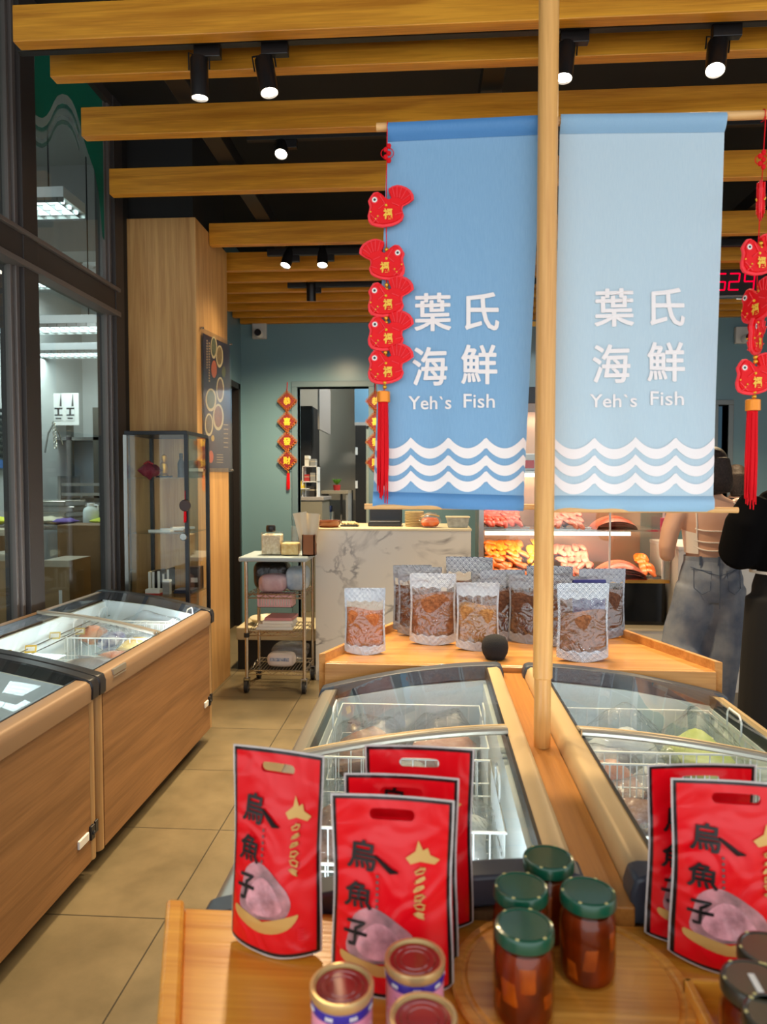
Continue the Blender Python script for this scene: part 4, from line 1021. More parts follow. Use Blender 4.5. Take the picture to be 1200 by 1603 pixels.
# ------------------------------------------------------------------ rear wooden shelf with silver pouches
SZ = .85
sh = thing('display_shelf', 'wooden display shelf with raised slanted rims behind the island freezers', 'shelf', (.3, 2.8, 0))
ox, oy = .3, 2.8
poly = [(-.375, 2.53), (.985, 2.50), (.77, 3.12), (-.14, 3.12)]
MB().prism(poly, tp(SZ - .02), tp(SZ)).build('shelf_board', M['shelf'], sh, smooth=False, bevel=.002)
MB().prism([(-.375, 2.51), (.985, 2.48), (.985, 2.50), (-.375, 2.53)], tp(SZ - .12), tp(SZ - .001)).build('front_apron', M['shelf'], sh, smooth=False, bevel=.002)
for a, b, s_ in (((-.375, 2.525), (-.14, 3.12), -1), ((.985, 2.495), (.77, 3.12), 1)):
    MB().prism([a, (a[0] + s_ * .022, a[1] - .012), (b[0] + s_ * .022, b[1]), b], tp(SZ - .12), tp(SZ + .032)).build('slanted_rim', M['shelf'], sh, smooth=False, bevel=.002)
MB().prism([(-.30, 2.56), (.92, 2.56), (.74, 3.1), (-.12, 3.1)], tp(0), tp(SZ - .02)).build('shelf_base', M['shelf'], sh, smooth=False)

def wavefoil(name, base, line, clearmid, hz=.12):
    """silver foil with printed overlapping wave arcs at top and foot, clear in the middle"""
    m, nt, out = newmat(name)
    p = N(nt, 'BsdfPrincipled'); p.inputs['Roughness'].default_value = .28; p.inputs['Metallic'].default_value = .1; p.inputs['Coat Weight'].default_value = .6
    tc = N(nt, 'TexCoord'); sp = N(nt, 'SeparateXYZ'); nt.links.new(tc.outputs['UV'], sp.inputs[0]); u, v = sp.outputs[0], sp.outputs[1]
    v2 = math_(nt, 'MULTIPLY', v, 24.0); row = math_(nt, 'FLOOR', v2); fv = math_(nt, 'SUBTRACT', v2, row)
    u2 = math_(nt, 'ADD', math_(nt, 'MULTIPLY', u, 8.0), math_(nt, 'MULTIPLY', math_(nt, 'MODULO', row, 2.0), .5))
    fu = math_(nt, 'SUBTRACT', math_(nt, 'FRACT', u2), .5)
    d = math_(nt, 'SQRT', math_(nt, 'ADD', math_(nt, 'MULTIPLY', math_(nt, 'MULTIPLY', fu, fu), 4.0), math_(nt, 'MULTIPLY', fv, fv)))
    ring = math_(nt, 'GREATER_THAN', math_(nt, 'SINE', math_(nt, 'MULTIPLY', d, 15.0)), .15)
    ring = math_(nt, 'MULTIPLY', ring, math_(nt, 'LESS_THAN', d, 1.05))
    col = mixc(nt, ring, base, line); nt.links.new(col, p.inputs['Base Color'])
    n = N(nt, 'TexNoise'); n.inputs['Scale'].default_value = 17; n.inputs['Distortion'].default_value = 1.6; nt.links.new(tc.outputs['Object'], n.inputs['Vector'])
    b = N(nt, 'Bump'); b.inputs['Strength'].default_value = .6; b.inputs['Distance'].default_value = .02; nt.links.new(n.outputs[0], b.inputs['Height']); nt.links.new(b.outputs[0], p.inputs['Normal'])
    # clear film
    t = N(nt, 'BsdfTransparent'); g = N(nt, 'BsdfGlossy'); g.inputs['Roughness'].default_value = .1
    nt.links.new(b.outputs[0], g.inputs['Normal'])
    m1 = N(nt, 'MixShader'); nt.links.new(schlick(nt, .06, .06, b.outputs[0]), m1.inputs[0]); nt.links.new(t.outputs[0], m1.inputs[1]); nt.links.new(g.outputs[0], m1.inputs[2])
    # wavy edge of print
    wob = math_(nt, 'MULTIPLY', math_(nt, 'SINE', math_(nt, 'MULTIPLY', u, 28.0)), .012)
    inmid = math_(nt, 'MULTIPLY', math_(nt, 'GREATER_THAN', v, math_(nt, 'ADD', .135, wob)), math_(nt, 'LESS_THAN', v, math_(nt, 'ADD', .80, wob)))
    inmid = math_(nt, 'MULTIPLY', inmid, math_(nt, 'LESS_THAN', math_(nt, 'ABSOLUTE', math_(nt, 'SUBTRACT', u, .5)), .455))
    inmid = math_(nt, 'MULTIPLY', inmid, clearmid)
    mx = N(nt, 'MixShader'); nt.links.new(inmid, mx.inputs[0]); nt.links.new(p.outputs[0], mx.inputs[1]); nt.links.new(m1.outputs[0], mx.inputs[2]); nt.links.new(mx.outputs[0], out.inputs[0])
    return m
M['foil'] = wavefoil('silver_wave_foil', rgb(232, 238, 244), rgb(110, 126, 148), 1.0)
M['foil_dark'] = wavefoil('dark_wave_foil', rgb(66, 74, 96), rgb(190, 200, 212), 1.0)
M['floss'] = mat('fish_floss', rgb(110, 66, 40), .9, noise=(70, rgb(176, 116, 76), .25), bump=(90, 1.0))
M['floss_dark'] = mat('fish_floss_dark', rgb(66, 42, 32), .9, noise=(60, rgb(112, 74, 54), .25), bump=(90, 1.0))
M['floss_gold'] = mat('fish_floss_gold', rgb(140, 92, 50), .9, noise=(70, rgb(196, 146, 88), .25), bump=(90, 1.0))
M['floss_red'] = mat('fish_floss_red', rgb(176, 92, 46), .9, noise=(70, rgb(206, 128, 74), .25), bump=(90, 1.0))
def pouch(label, x, y, w, h, rz, foil, fill, fillh=.62, seed=0, T=.06):
    r = thing('silver_pouch', label, 'pouch', (x, y, SZ + .0005), rz, 'silver wave printed pouches on the wooden shelf')
    F = pouch_fn(w, h, T, .004, seed)
    m = MB().grid(lambda u, v: F(u, v, -1), 20, 28).grid(lambda u, v: F(u, v, 1), 20, 28)
    m.grid(lambda u, v: F(u, 0, -1) * (1 - v) + F(u, 0, 1) * v, 20, 2); m.uv[-63:] = [(u, .001) for u, v in m.uv[-63:]]
    m.build('pouch_film', foil, r, weld=True, angle=1.2)
    G = pouch_fn(w * .9, h * fillh, T * .86, 0, seed + 9)
    q = MB()
    def body(sg): return lambda u, v: Vector((((u - .5) * w * .9), sg * T * .43 * (math.sin(math.pi * u) ** .6) * (1 if v < .85 else max(0, (1 - v) / .15) ** .5) * (.85 + .15 * math.sin(9 * u + seed)) * (.9 - .25 * v), .006 + v * h * fillh * (1 + .04 * math.sin(5 * u + seed)) + (.008 * (1 - math.sin(math.pi * u)) if v < .05 else 0)))
    q.grid(body(-1), 16, 18).grid(body(1), 16, 18); q.build('floss_filling', fill, r, weld=True, angle=1.5)
    return r
def pp(x, y): return atz(x, y, SZ)
PS = [  # label, base px, base py, width, height, yaw, foil, fill, fill height
 ('bright silver pouch of reddish fish floss standing alone at the left end of the shelf', 571, 1023, .157, .25, .04, 'foil', 'floss_red', .66),
 ('silver pouch of brown fish floss with a gold emblem, second from the left in front', 677, 1008, .188, .285, -.05, 'foil', 'floss', .70),
 ('silver pouch of pale golden fish floss, just left of the round black speaker', 747, 1017, .168, .262, .03, 'foil', 'floss_gold', .66),
 ('bright silver pouch of brown fish floss standing right of the wooden pole', 911, 1034, .19, .283, .05, 'foil', 'floss', .62),
 ('dark foil pouch squeezed just left of the wooden pole', 828, 1006, .17, .275, -.25, 'foil_dark', 'floss_dark', .72),
 ('dark foil pouch behind the gold emblem pouch, its left side showing', 645, 988, .17, .29, .12, 'foil_dark', 'floss_dark', .7),
 ('dark foil pouch showing at the right shoulder of the pale golden one', 770, 1000, .175, .278, -.1, 'foil_dark', 'floss_dark', .7),
 ('dark foil pouch just right of the pole, behind the bright right one', 884, 1012, .17, .28, -.2, 'foil_dark', 'floss_dark', .7),
]
for i, (lab, x_, y_, w, h, rz, fo, fi, fh) in enumerate(PS):
    p = pp(x_, y_); pouch(lab, p.x, p.y, w, h, rz, M[fo], M[fi], fh, i * 3 + 1)
BK = [('dark foil pouch in the back row over the left shoulder of the gold emblem one', -.04, 3.0, .19), ('dark foil pouch in the back row, topping its neighbours by the counter end', .17, 3.03, .2),
      ('dark foil pouch in the back row, over the pale golden one', .30, 2.93, .19), ('dark foil pouch in the back row, left of the pole', .50, 2.98, .19),
      ('dark foil pouch in the back row, right of the pole', .72, 3.0, .2), ]
for i, (lab, x_, y_, w) in enumerate(BK):
    pouch(lab, x_, y_, w, .29 + .012 * (i % 2) + (.03 if i == 1 else 0), .12 * (-1) ** i, M['foil_dark'], M['floss_dark'], .7, 40 + i)
p = Vector((.80, 2.99, SZ)); c = thing('blue_pouch', 'deep blue pouch whose corner shows behind the bright right pouch', 'pouch', (.60, 2.70, SZ + .0005), .1); 
F = pouch_fn(.13, .282, .04, .0, 77); MB().grid(lambda u, v: F(u, v, -1), 12, 16).grid(lambda u, v: F(u, v, 1), 12, 16).build('pouch_film', mat('blue_foil', rgb(30, 34, 110), .35), c, weld=True)
MB().b2((-.06, -.004, .274), (.06, .004, .284)).build('top_seal', mat('blue_seal', rgb(44, 50, 130), .35), c, smooth=False)
# round speaker with its cable
p = atz(775, 1033, SZ)
c = thing('smart_speaker', 'round black fabric speaker at the front edge of the wooden shelf', 'speaker', (p.x, p.y + .02, SZ))
MB().lathe([(.0001, 0), (.030, 0), (.036, .004), (.046, .022), (.0495, .042), (.047, .062), (.037, .079), (.02, .087), (.0001, .089)], (0, 0, 0), 40, cap=False).build('speaker_body', mat('speaker_fabric', rgb(28, 28, 31), .95, bump=(400, .5)), c)
MB().lathe([(.0001, .0), (.031, .0), (.033, .003), (.031, .0045)], (0, 0, 0), 32, cap=False).build('speaker_base', M['rubber'], c)
MB().tube([(0, -.034, .008), (.0, -.055, .003), (-.004, -.066, -.01), (-.006, -.0715, -.05), (-.004, -.073, -.09)], .002, 8).build('power_cable', M['rubber'], c)
# ------------------------------------------------------------------ marble counter and what stands on it
kX0, kX1, kY0, kYe, kZt = -.857, .308, 5.275, 5.95, 1.14
ct = thing('marble_counter', 'white marble faced service counter behind the wooden shelf', 'counter', (0, kY0, 0))
MB().b2((kX0, 0, 0), (kX1, .67, kZt)).build('marble_panel', M['marble'], ct, smooth=False, bevel=.003)
MB().b2((kX0 - .004, -.012, kZt), (kX1 + .004, .68, kZt + .016)).build('counter_top', mat('cream_top', rgb(232, 218, 182), .3), ct, smooth=False, bevel=.003)
CT = kZt + .0165
def on(x, y): p = at(x, y, 5.45); return p.x
def lathe_thing(name, label, cat, loc, prof, m, part, n=36):
    c = thing(name, label, cat, loc); MB().lathe(prof, (0, 0, 0), n, cap=False).build(part, m, c); return c
c = thing('wooden_bowl', 'brown wooden bowl at the left end of the marble counter', 'bowl', (on(516, 820), 5.4, CT))
MB().lathe([(.0001, .004), (.05, .004), (.066, .02), (.076, .05), (.084, .052), (.09, .05), (.084, .02), (.07, 0), (.0001, 0)], (0, 0, 0), 40, cap=False).build('bowl', mat('bowl_wood', rgb(120, 60, 22), .3, coat=.3), c)
MB().lathe([(.062, 0), (.066, 0), (.066, .006), (.062, .006)], (0, 0, 0), 32).build('foot_ring', mat('bowl_foot', rgb(96, 46, 18), .4), c)
c = thing('snack_tray', 'small black tray heaped with cream slices beside the wooden bowl', 'tray', (on(546, 820), 5.5, CT))
MB().b2((-.07, -.05, 0), (.07, .05, .012)).build('tray', M['black'], c, smooth=False, bevel=.004)
q = MB(); 
for k in range(6): q.box((-.05 + .02 * k, .005 * (-1) ** k, .026), (.03, .07, .014), 0, (.1, .5, .1 * k))
q.build('cream_slices', mat('cream_food', rgb(232, 210, 160), .6), c, smooth=False, bevel=.004)
c = thing('electronic_scale', 'black electronic scale with a steel plate on the counter below the banner', 'scale', (on(601, 812), 5.6, CT))
MB().b2((-.13, -.1, 0), (.13, .1, .03)).build('scale_body', M['black'], c, smooth=False, bevel=.006)
MB().b2((-.12, -.09, .034), (.12, .09, .042)).b2((-.03, -.03, .028), (.03, .03, .036)).build('steel_plate', M['steel'], c, smooth=False, bevel=.003)
MB().b2((-.13, .07, .03), (.13, .095, .13)).build('display', M['black'], c, smooth=False, bevel=.004)
c = thing('wicker_basket', 'pale wicker basket standing beside the black scale', 'basket', (on(648, 805), 5.55, CT))
q = MB()
for k in range(9): q.tube([(.07 * math.cos(t * .5236) * (1 + .02 * (k % 2)), .07 * math.sin(t * .5236), .008 + .013 * k) for t in range(12)], .0055, 6, closed=True)
q.build('woven_wall', mat('wicker', rgb(196, 176, 130), .7), c)
MB().lathe([(.0001, 0), (.07, 0), (.07, .005), (.0001, .005)], (0, 0, 0), 24, cap=False).build('basket_bottom', mat('wicker_base', rgb(180, 158, 112), .7), c)
c = thing('food_bag', 'clear bag of orange red snacks with yellow ties on the marble counter', 'bag', (on(673, 815), 5.42, CT))
pillow(.14, .12, .08, .2, 3).build('contents', mat('red_snack', rgb(206, 76, 40), .5, noise=(16, rgb(236, 130, 70), .2)), c)
MB().tube([(-.07, 0, .08), (-.03, .0, .1), (.02, 0, .095), (.07, 0, .085)], .004, 6).build('yellow_tie', mat('tie_yellow', rgb(226, 190, 90), .5), c)
q = pillow(.17, .13, .11, .25, 5); q.build('plastic_bag', M['bag_clear'], c)
c = thing('plastic_tub', 'translucent plastic tub at the right end of the marble counter', 'tub', (on(716, 815), 5.45, CT))
q = MB(); q.prism([(-.075, -.05), (.075, -.05), (.075, .05), (-.075, .05)], lambda a, b: Vector((a, b, 0)), lambda a, b: Vector((a * 1.15, b * 1.15, .075))); q.build('tub_body', mat('tub_plastic', rgb(186, 190, 184), .35, noise=(30, rgb(150, 152, 146), .2)), c, smooth=False, bevel=.006)
MB().b2((-.092, -.062, .075), (.092, .062, .084)).build('tub_rim', mat('tub_rim', rgb(236, 226, 190), .4), c, smooth=False, bevel=.003)

# ------------------------------------------------------------------ wire cart
wx0, wx1, wy0, wy1 = -1.30, -.885, 4.95, 5.32
cart = thing('wire_cart', 'chrome wire shelf cart on castors left of the marble counter', 'cart', ((wx0 + wx1) / 2, (wy0 + wy1) / 2, 0))
hx, hy = (wx1 - wx0) / 2, (wy1 - wy0) / 2
CZT = .94
for sx in (-1, 1):
    for sy in (-1, 1):
        q = MB().cyl((sx * hx, sy * hy, .10), (sx * hx, sy * hy, CZT), .0125, n=16)
        for k in range(28): q.lathe([(.0128, 0), (.0134, .002), (.0128, .004)], (sx * hx, sy * hy, .13 + k * .028), 12, cap=False)
        q.build('post', M['chrome'], cart)
        ca = MB().cyl((sx * hx - .012, sy * hy - .01, .042), (sx * hx + .012, sy * hy - .01, .042), .042, n=24, mi=0).cyl((sx * hx - .015, sy * hy - .01, .042), (sx * hx + .015, sy * hy - .01, .042), .018, n=16, mi=1)
        ca.box((sx * hx - .019, sy * hy - .006, .066), (.004, .03, .065), 1).box((sx * hx + .019, sy * hy - .006, .066), (.004, .03, .065), 1).box((sx * hx, sy * hy, .1), (.042, .034, .008), 1)
        ca.build('caster', [M['rubber'], M['steel']], cart, smooth=False)
def wshelf(z, lipz=.028):
    q = MB()
    for zz in (z, z - lipz): q.tube([(-hx, -hy, zz), (hx, -hy, zz), (hx, hy, zz), (-hx, hy, zz)], .0042, 6, closed=True)
    n = 9
    for sy in (-1, 1):
        for k in range(n):
            xa, xb = -hx + 2 * hx * k / n, -hx + 2 * hx * (k + 1) / n
            q.tube([(xa, sy * hy, z if k % 2 else z - lipz), (xb, sy * hy, z - lipz if k % 2 else z)], .0028, 5)
    for sx in (-1, 1):
        for k in range(8):
            ya, yb = -hy + 2 * hy * k / 8, -hy + 2 * hy * (k + 1) / 8
            q.tube([(sx * hx, ya, z if k % 2 else z - lipz), (sx * hx, yb, z - lipz if k % 2 else z)], .0028, 5)
    for k in range(1, 18): q.tube([(-hx + 2 * hx * k / 18, -hy, z + .004), (-hx + 2 * hx * k / 18, hy, z + .004)], .0024, 5)
    return q
zs = [.705, .435, .155]
for z in zs: wshelf(z).build('wire_shelf', M['chrome'], cart)
MB().b2((-hx - .045, -hy - .05, CZT), (hx + .03, hy + .03, CZT + .035)).build('cart_top', mat('cart_top', rgb(168, 184, 192), .3), cart, smooth=False, bevel=.012)
MB().cyl((-hx, -hy, .395), (-hx, -hy, .425), .02, n=16).build('clamp_collar', M['rubber'], cart)
cx_, cy_ = (wx0 + wx1) / 2, (wy0 + wy1) / 2; T0 = CZT + .0355
c = thing('snack_jar', 'square clear jar of white crunchy pieces with a black lid on the wire cart', 'jar', (at(425, 840, 5.05).x, 5.08, T0))
MB().b2((-.075, -.06, 0), (.075, .06, .165)).build('jar_body', M['acrylic'], c, smooth=False, bevel=.012)
MB().b2((-.069, -.054, .004), (.069, .054, .15)).build('contents', mat('white_crunch', rgb(240, 232, 210), .8, noise=(60, rgb(206, 192, 156), .2), bump=(50, .8)), c, smooth=False, bevel=.01)
MB().lathe([(.0001, .165), (.03, .165), (.034, .17), (.034, .205), (.028, .214), (.0001, .214)], (-.012, 0, 0), 24, cap=False).build('lid', M['black'], c)
c = thing('snack_jar', 'low square jar of cream coloured pieces between the tall jar and the wooden box', 'jar', (at(455, 850, 5.05).x, 5.05, T0))
MB().b2((-.068, -.055, 0), (.068, .055, .105)).build('jar_body', M['acrylic'], c, smooth=False, bevel=.012)
MB().b2((-.062, -.05, .004), (.062, .05, .09)).build('contents', mat('cream_crunch', rgb(226, 190, 120), .8, noise=(40, rgb(240, 218, 160), .2), bump=(40, .8)), c, smooth=False, bevel=.01)
c = thing('plastic_bag', 'crumpled clear plastic bag behind the low cream jar on the cart', 'bag', (at(466, 830, 5.15).x, 5.22, T0)); 
q = pillow(.13, .2, .1, .3, 11); q.v = [Vector((v.x, v.z - .05, v.y + .1)) for v in q.v]; q.build('crumpled_film', M['bag_clear'], c)
c = thing('wooden_box', 'brown wooden box holding paper bags on the right of the cart top', 'box', (at(483, 850, 5.02).x, 5.05, T0))
for a, b in (((-.045, -.05, 0), (.045, -.042, .15)), ((-.045, .042, 0), (.045, .05, .15)), ((-.045, -.05, 0), (-.037, .05, .15)), ((.037, -.05, 0), (.045, .05, .15)), ((-.045, -.05, 0), (.045, .05, .008))):
    MB().b2(a, b).build('box_side', mat('box_brown', rgb(146, 88, 44), .5), c, smooth=False)
for k, (dx, tl_, h, lab) in enumerate(((-.02, -.16, .30, 'cream paper bag leaning left out of the wooden box'), (.012, .05, .29, 'cream paper bag upright in the wooden box'))):
    p = thing('paper_bag', lab, 'paper bag', (c.location.x + dx, 5.05 + .012 * k, T0 + .012)); p.rotation_euler = (0, tl_, 0)
    MB().b2((-.022, -.02, 0), (.022, .02, .02)).build('bag_bottom', M['paper'], p, smooth=False)
    MB().grid(lambda u, v: Vector(((u - .5) * (.05 + .05 * v), -.016 + .004 * math.sin(9 * u + k), v * h)), 8, 8).grid(lambda u, v: Vector(((u - .5) * (.05 + .05 * v), .016 + .004 * math.sin(7 * u + k), v * h * .97)), 8, 8).build('bag_sheet', mat('cream_paper', rgb(236, 224, 194), .6), p)
# things on the cart shelves
def soft(name, label, cat, x, y, z, w, l, t, m, rz=0, seed=0, part='body', jag=.15):
    c = thing(name, label, cat, (x, y, z), rz); q = MB(); rnd = random.Random(seed); a, b, d = [rnd.uniform(0, 6) for _ in range(3)]
    sp = lambda v, e: math.copysign(abs(v) ** e, v)
    def S(u, v):
        th, ph = 2 * math.pi * u, math.pi * (v - .5); k = 1 + jag * .35 * (math.sin(3 * th + a + 4 * v) * math.cos(ph) + .5 * math.sin(7 * th + b + 9 * v) * math.cos(ph))
        return Vector((w / 2 * sp(math.cos(ph), .45) * sp(math.cos(th), .5) * k, l / 2 * sp(math.cos(ph), .45) * sp(math.sin(th), .5) * k, t / 2 + t / 2 * sp(math.sin(ph), .6) * (1 + jag * .3 * math.sin(2 * th + d) * (v > .55))))
    q.grid(S, 36, 18).build(part, m, c, weld=True); return c
blackbag = mat('black_bag', rgb(20, 20, 23), .3, coat=.3, bump=(40, .8))
soft('bin_bag', 'bulging black plastic bag on the upper wire shelf of the cart', 'bag', cx_ - .07, cy_ + .04, zs[0] + .006, .26, .24, .21, blackbag, seed=2, part='bag_film')
soft('folded_bag', 'pink and white folded plastic bag on the upper wire shelf', 'bag', cx_ - .03, cy_ - .1, zs[0] + .006, .2, .15, .13, mat('pink_bag', rgb(214, 188, 192), .4, noise=(14, rgb(186, 150, 160), .2)), seed=5, part='bag_film')
soft('blue_bag', 'pale blue crinkled plastic bag at the right of the upper wire shelf', 'bag', cx_ + .13, cy_ + .02, zs[0] + .006, .16, .28, .17, mat('pale_blue_bag', rgb(150, 174, 196), .35, noise=(14, rgb(206, 216, 222), .2)), seed=8, part='bag_film')
c = thing('plastic_basket', 'small pink and white slotted basket hung inside the upper wire shelf', 'basket', (cx_ - .005, cy_ - hy + .05, zs[0] - .095))
q = MB()
for k in range(13): q.box((-.115 + .019 * k, -.045, .043), (.009, .004, .082))
q.b2((-.125, -.048, 0), (.125, -.042, .012)).b2((-.125, -.05, .076), (.125, -.042, .088)).b2((-.125, -.048, 0), (.125, .1, .004)).b2((-.125, -.048, 0), (-.12, .1, .088)).b2((.12, -.048, 0), (.125, .1, .088)).b2((-.125, .095, 0), (.125, .1, .088))
q.build('slotted_wall', mat('pink_basket', rgb(222, 172, 176), .4), c, smooth=False)
MB().b2((-.115, -.038, .004), (.115, .09, .07)).build('white_filling', M['paper'], c, smooth=False, bevel=.01)
for k in range(4): tag(MB().box((0, 0, .011), (.26 - .02 * k, .2, .02)).build('paper_stack' if 0 else 'flat_carton', M['paper'] if k != 3 else mat('pink_carton', rgb(214, 150, 150), .6), loc=(cx_ - .02 + .012 * k, cy_ - .06 + .006 * k, zs[1] + .0065 + .0215 * k), rot=(0, 0, .05 * (-1) ** k), smooth=False, bevel=.002),
    ['lowest white flat carton stacked on the middle cart shelf', 'second white flat carton from the bottom on the middle cart shelf', 'white flat carton just under the pink one on the middle cart shelf', 'pink flat carton topping the pile on the middle cart shelf'][k], 'carton', 'flat cartons piled on the cart')
soft('tissue_pack', 'white wrapped tissue pack with a blue printed band on the bottom cart shelf', 'tissue pack', cx_ + .02, cy_ - .06, zs[2] + .0065, .2, .13, .1, mat('tissue_wrap', rgb(226, 214, 206), .4), seed=3, part='wrapper', jag=.06)
tis = [o for o in bpy.data.objects if o.name == 'tissue_pack'][0]
q = MB(); q.grid(lambda u, v: Vector((-.075 + .14 * u, -.0655 + .002 * math.sin(12 * u) - .001, .048 + .024 * v)), 10, 2); q.build('printed_band', mat('tissue_print', rgb(112, 128, 164), .5, noise=(80, rgb(190, 192, 200), .1)), tis)
soft('clear_bag', 'clear wrinkled bag behind the tissue pack on the bottom cart shelf', 'bag', cx_ + .06, cy_ + .08, zs[2] + .0065, .26, .18, .14, M['bag_clear'], seed=12, part='bag_film', jag=.3)
# low cupboard behind the cart
lc = thing('low_cupboard', 'low black cupboard with a cream top behind the wire cart', 'cupboard', (-1.45, 5.75, 0))
MB().b2((-.08, -.2, 0), (.55, .25, .24)).build('cupboard_body', M['dark'], lc, smooth=False)
MB().b2((-.09, -.21, .24), (.56, .25, .34)).build('cupboard_top', mat('cream_cupboard', rgb(196, 184, 150), .5), lc, smooth=False, bevel=.006)
c = thing('floor_basin', 'round cream basin lying on the low cupboard behind the cart', 'basin', (-1.38, 5.72, .3405))
MB().lathe([(.0001, .004), (.09, .004), (.13, .05), (.14, .055), (.145, .05), (.1, 0), (.0001, 0)], (.05, 0, 0), 36, cap=False).build('basin', mat('cream_basin', rgb(206, 196, 168), .4), c)

# ------------------------------------------------------------------ fish display fridge and right counter
gx0, gx1, gy0, gy1 = .385, 1.735, 5.3, 6.0
fr = thing('display_fridge', 'lit glass fronted fish display fridge behind the pole', 'display fridge', ((gx0 + gx1) / 2, gy0, 0))
hw_ = (gx1 - gx0) / 2; gb, gt = .445, 2.08
MB().b2((-hw_, .02, gb), (hw_, .7, .775)).build('base_panel', mat('gloss_black', rgb(14, 14, 15), .12), fr, smooth=False, bevel=.003)
MB().b2((-hw_, .66, .775), (hw_, .7, gt)).build('back_panel', mat('fridge_back', rgb(196, 150, 118), .25, .5), fr, smooth=False)
MB().b2((-hw_, 0, gt), (hw_, .7, gt + .12)).build('top_housing', M['black'], fr, smooth=False, bevel=.004)
for s_ in (-1, 1):
    MB().b2((s_ * hw_ - .018, -.005, .775), (s_ * hw_ + .018, .03, gt)).build('front_post', M['steel'], fr, smooth=False)
    MB().b2((s_ * hw_ - .004, .03, .775), (s_ * hw_ + .004, .66, gt)).build('side_pane', M['case'], fr, smooth=False)
MB().b2((-hw_ - .02, -.01, .76), (hw_ + .02, .04, .785)).build('bottom_rail', M['brass'], fr, smooth=False)
for a, b in ((-hw_ + .02, .27), (.29, hw_ - .02)):
    g = MB().b2((a, .0, .79), (b, .006, gt)).build('glass_door', M['case'], fr, smooth=False)
    MB().b2((b - .012, -.004, .79), (b, .01, gt)).build('door_edge', M['white'], g, smooth=False)
LEDW = emit('fridge_led', (1, .86, .7, 1), 2.0)
for z in (1.135, 1.57):
    s_ = MB().b2((-hw_ + .03, .05, z), (hw_ - .03, .62, z + .014)).build('glass_shelf', M['steel'], fr, smooth=False)
    MB().b2((-hw_ + .03, .04, z - .03), (hw_ - .25, .052, z - .002)).build('light_strip', LEDW, s_, smooth=False)
    ld = bpy.data.lights.new('fridge_light', 'AREA'); ld.energy = 5; ld.color = (1, .74, .52); ld.shape = 'RECTANGLE'; ld.size = 1.2; ld.size_y = .05
    lo = bpy.data.objects.new('fridge_light', ld); COL.objects.link(lo); lo.parent = fr; lo.location = (0, .15, z - .035); lo.rotation_euler = (.25, 0, 0)
ld = bpy.data.lights.new('fridge_light', 'AREA'); ld.energy = 4; ld.color = (1, .85, .72); ld.shape = 'RECTANGLE'; ld.size = 1.2; ld.size_y = .05
lo = bpy.data.objects.new('fridge_light', ld); COL.objects.link(lo); lo.parent = fr; lo.location = (0, .15, gt - .02); lo.rotation_euler = (.25, 0, 0)
fillet_m = {'red': mat('fillet_red', rgb(224, 62, 44), .35, noise=(22, rgb(238, 110, 84), .25)), 'orange': mat('fillet_orange', rgb(234, 92, 14), .35, noise=(22, rgb(244, 136, 44), .25)),
            'yellow': mat('fillet_yellow', rgb(240, 170, 40), .35), 'pink': mat('fillet_pink', rgb(222, 104, 84), .35, noise=(22, rgb(232, 150, 124), .25)), 'salmon': mat('fillet_salmon', rgb(226, 120, 88), .35, noise=(26, rgb(200, 90, 70), .25))}
def fillet(kind, L=.15, seed=0):
    m = MB(); rnd = random.Random(seed); bend = rnd.uniform(.01, .04)
    m.loft([(((-.5 + t) * L, bend * math.sin(math.pi * t) * .6, .012 + bend * math.sin(math.pi * t)), .03 * (math.sin(math.pi * min(.97, t + .06)) ** .6) + .002, .010 * (math.sin(math.pi * min(.97, t + .06)) ** .5) * 1.5 + .001, (0, 1, 0)) for t in [i / 8 for i in range(9)]], 10)
    return m.build('fish_fillet', fillet_m[kind], weld=False)
def pile(tray_label, x, y, z, w, d, kind, n, label, L=.15, angle=.3, tray=True, rise=.09):
    if tray:
        t = thing('steel_tray', tray_label, 'tray', (x, y, z), group='trays in the fish display fridge')
        MB().b2((-w / 2, -d / 2, 0), (w / 2, d / 2, .006)).build('tray_bottom', M['steel'], t, smooth=False)
        q = MB().tube([(-w / 2, -d / 2, .014), (w / 2, -d / 2, .014), (w / 2, d / 2, .014), (-w / 2, d / 2, .014)], .007, 6, closed=True); q.build('tray_rim', M['steel'], t)
    rnd = random.Random(n * 7 + int(x * 100)); base = None; m_ = max(2, int(w / .055)); R = max(2, n // m_)
    for i in range(m_ * R):
        o = fillet(kind, L, i) if i == 0 else base.copy()
        if i == 0: base = o
        else: COL.objects.link(o)
        r, k = i // m_, i % m_; f = r / max(1, R - 1)
        o.location = (x - w / 2 + .04 + (w - .08) * ((k + .4 * (r % 2)) / m_) + .01, y - d / 2 + .05 + (d - .1) * f, z + .008 + rise * f + rnd.uniform(0, .006) * (r > 0))
        o.rotation_euler = (rnd.uniform(-.35, .35), rnd.uniform(-.25, .25), angle + rnd.uniform(-.5, .5) + 1.2)
        tag(o, label, 'fish fillet', label.split(' piled')[0] + 's')
F0 = fr.location.x
z1, z2, z3 = .786, 1.15, 1.585
pile('steel tray of red fish slices on the middle shelf, left end', .57, 5.5, z2, .34, .36, 'red', 30, 'red fish slice piled on the left tray of the middle shelf', .12, .5)
pile('steel tray of pink orange fish strips on the middle shelf, right of the pole', 1.02, 5.5, z2, .34, .36, 'pink', 30, 'pink orange fish strip piled on the tray right of the pole', .17, .2)
pile('steel tray of orange fish strips at the bottom left', .60, 5.5, z1, .36, .4, 'orange', 36, 'bright orange fish strip piled on the bottom left tray', .17, .4, True, .19)
pile('steel tray of yellow fish strips on the bottom, behind the pole', .86, 5.5, z1, .2, .4, 'yellow', 18, 'yellow fish strip piled on the bottom tray behind the pole', .17, .2, True, .19)
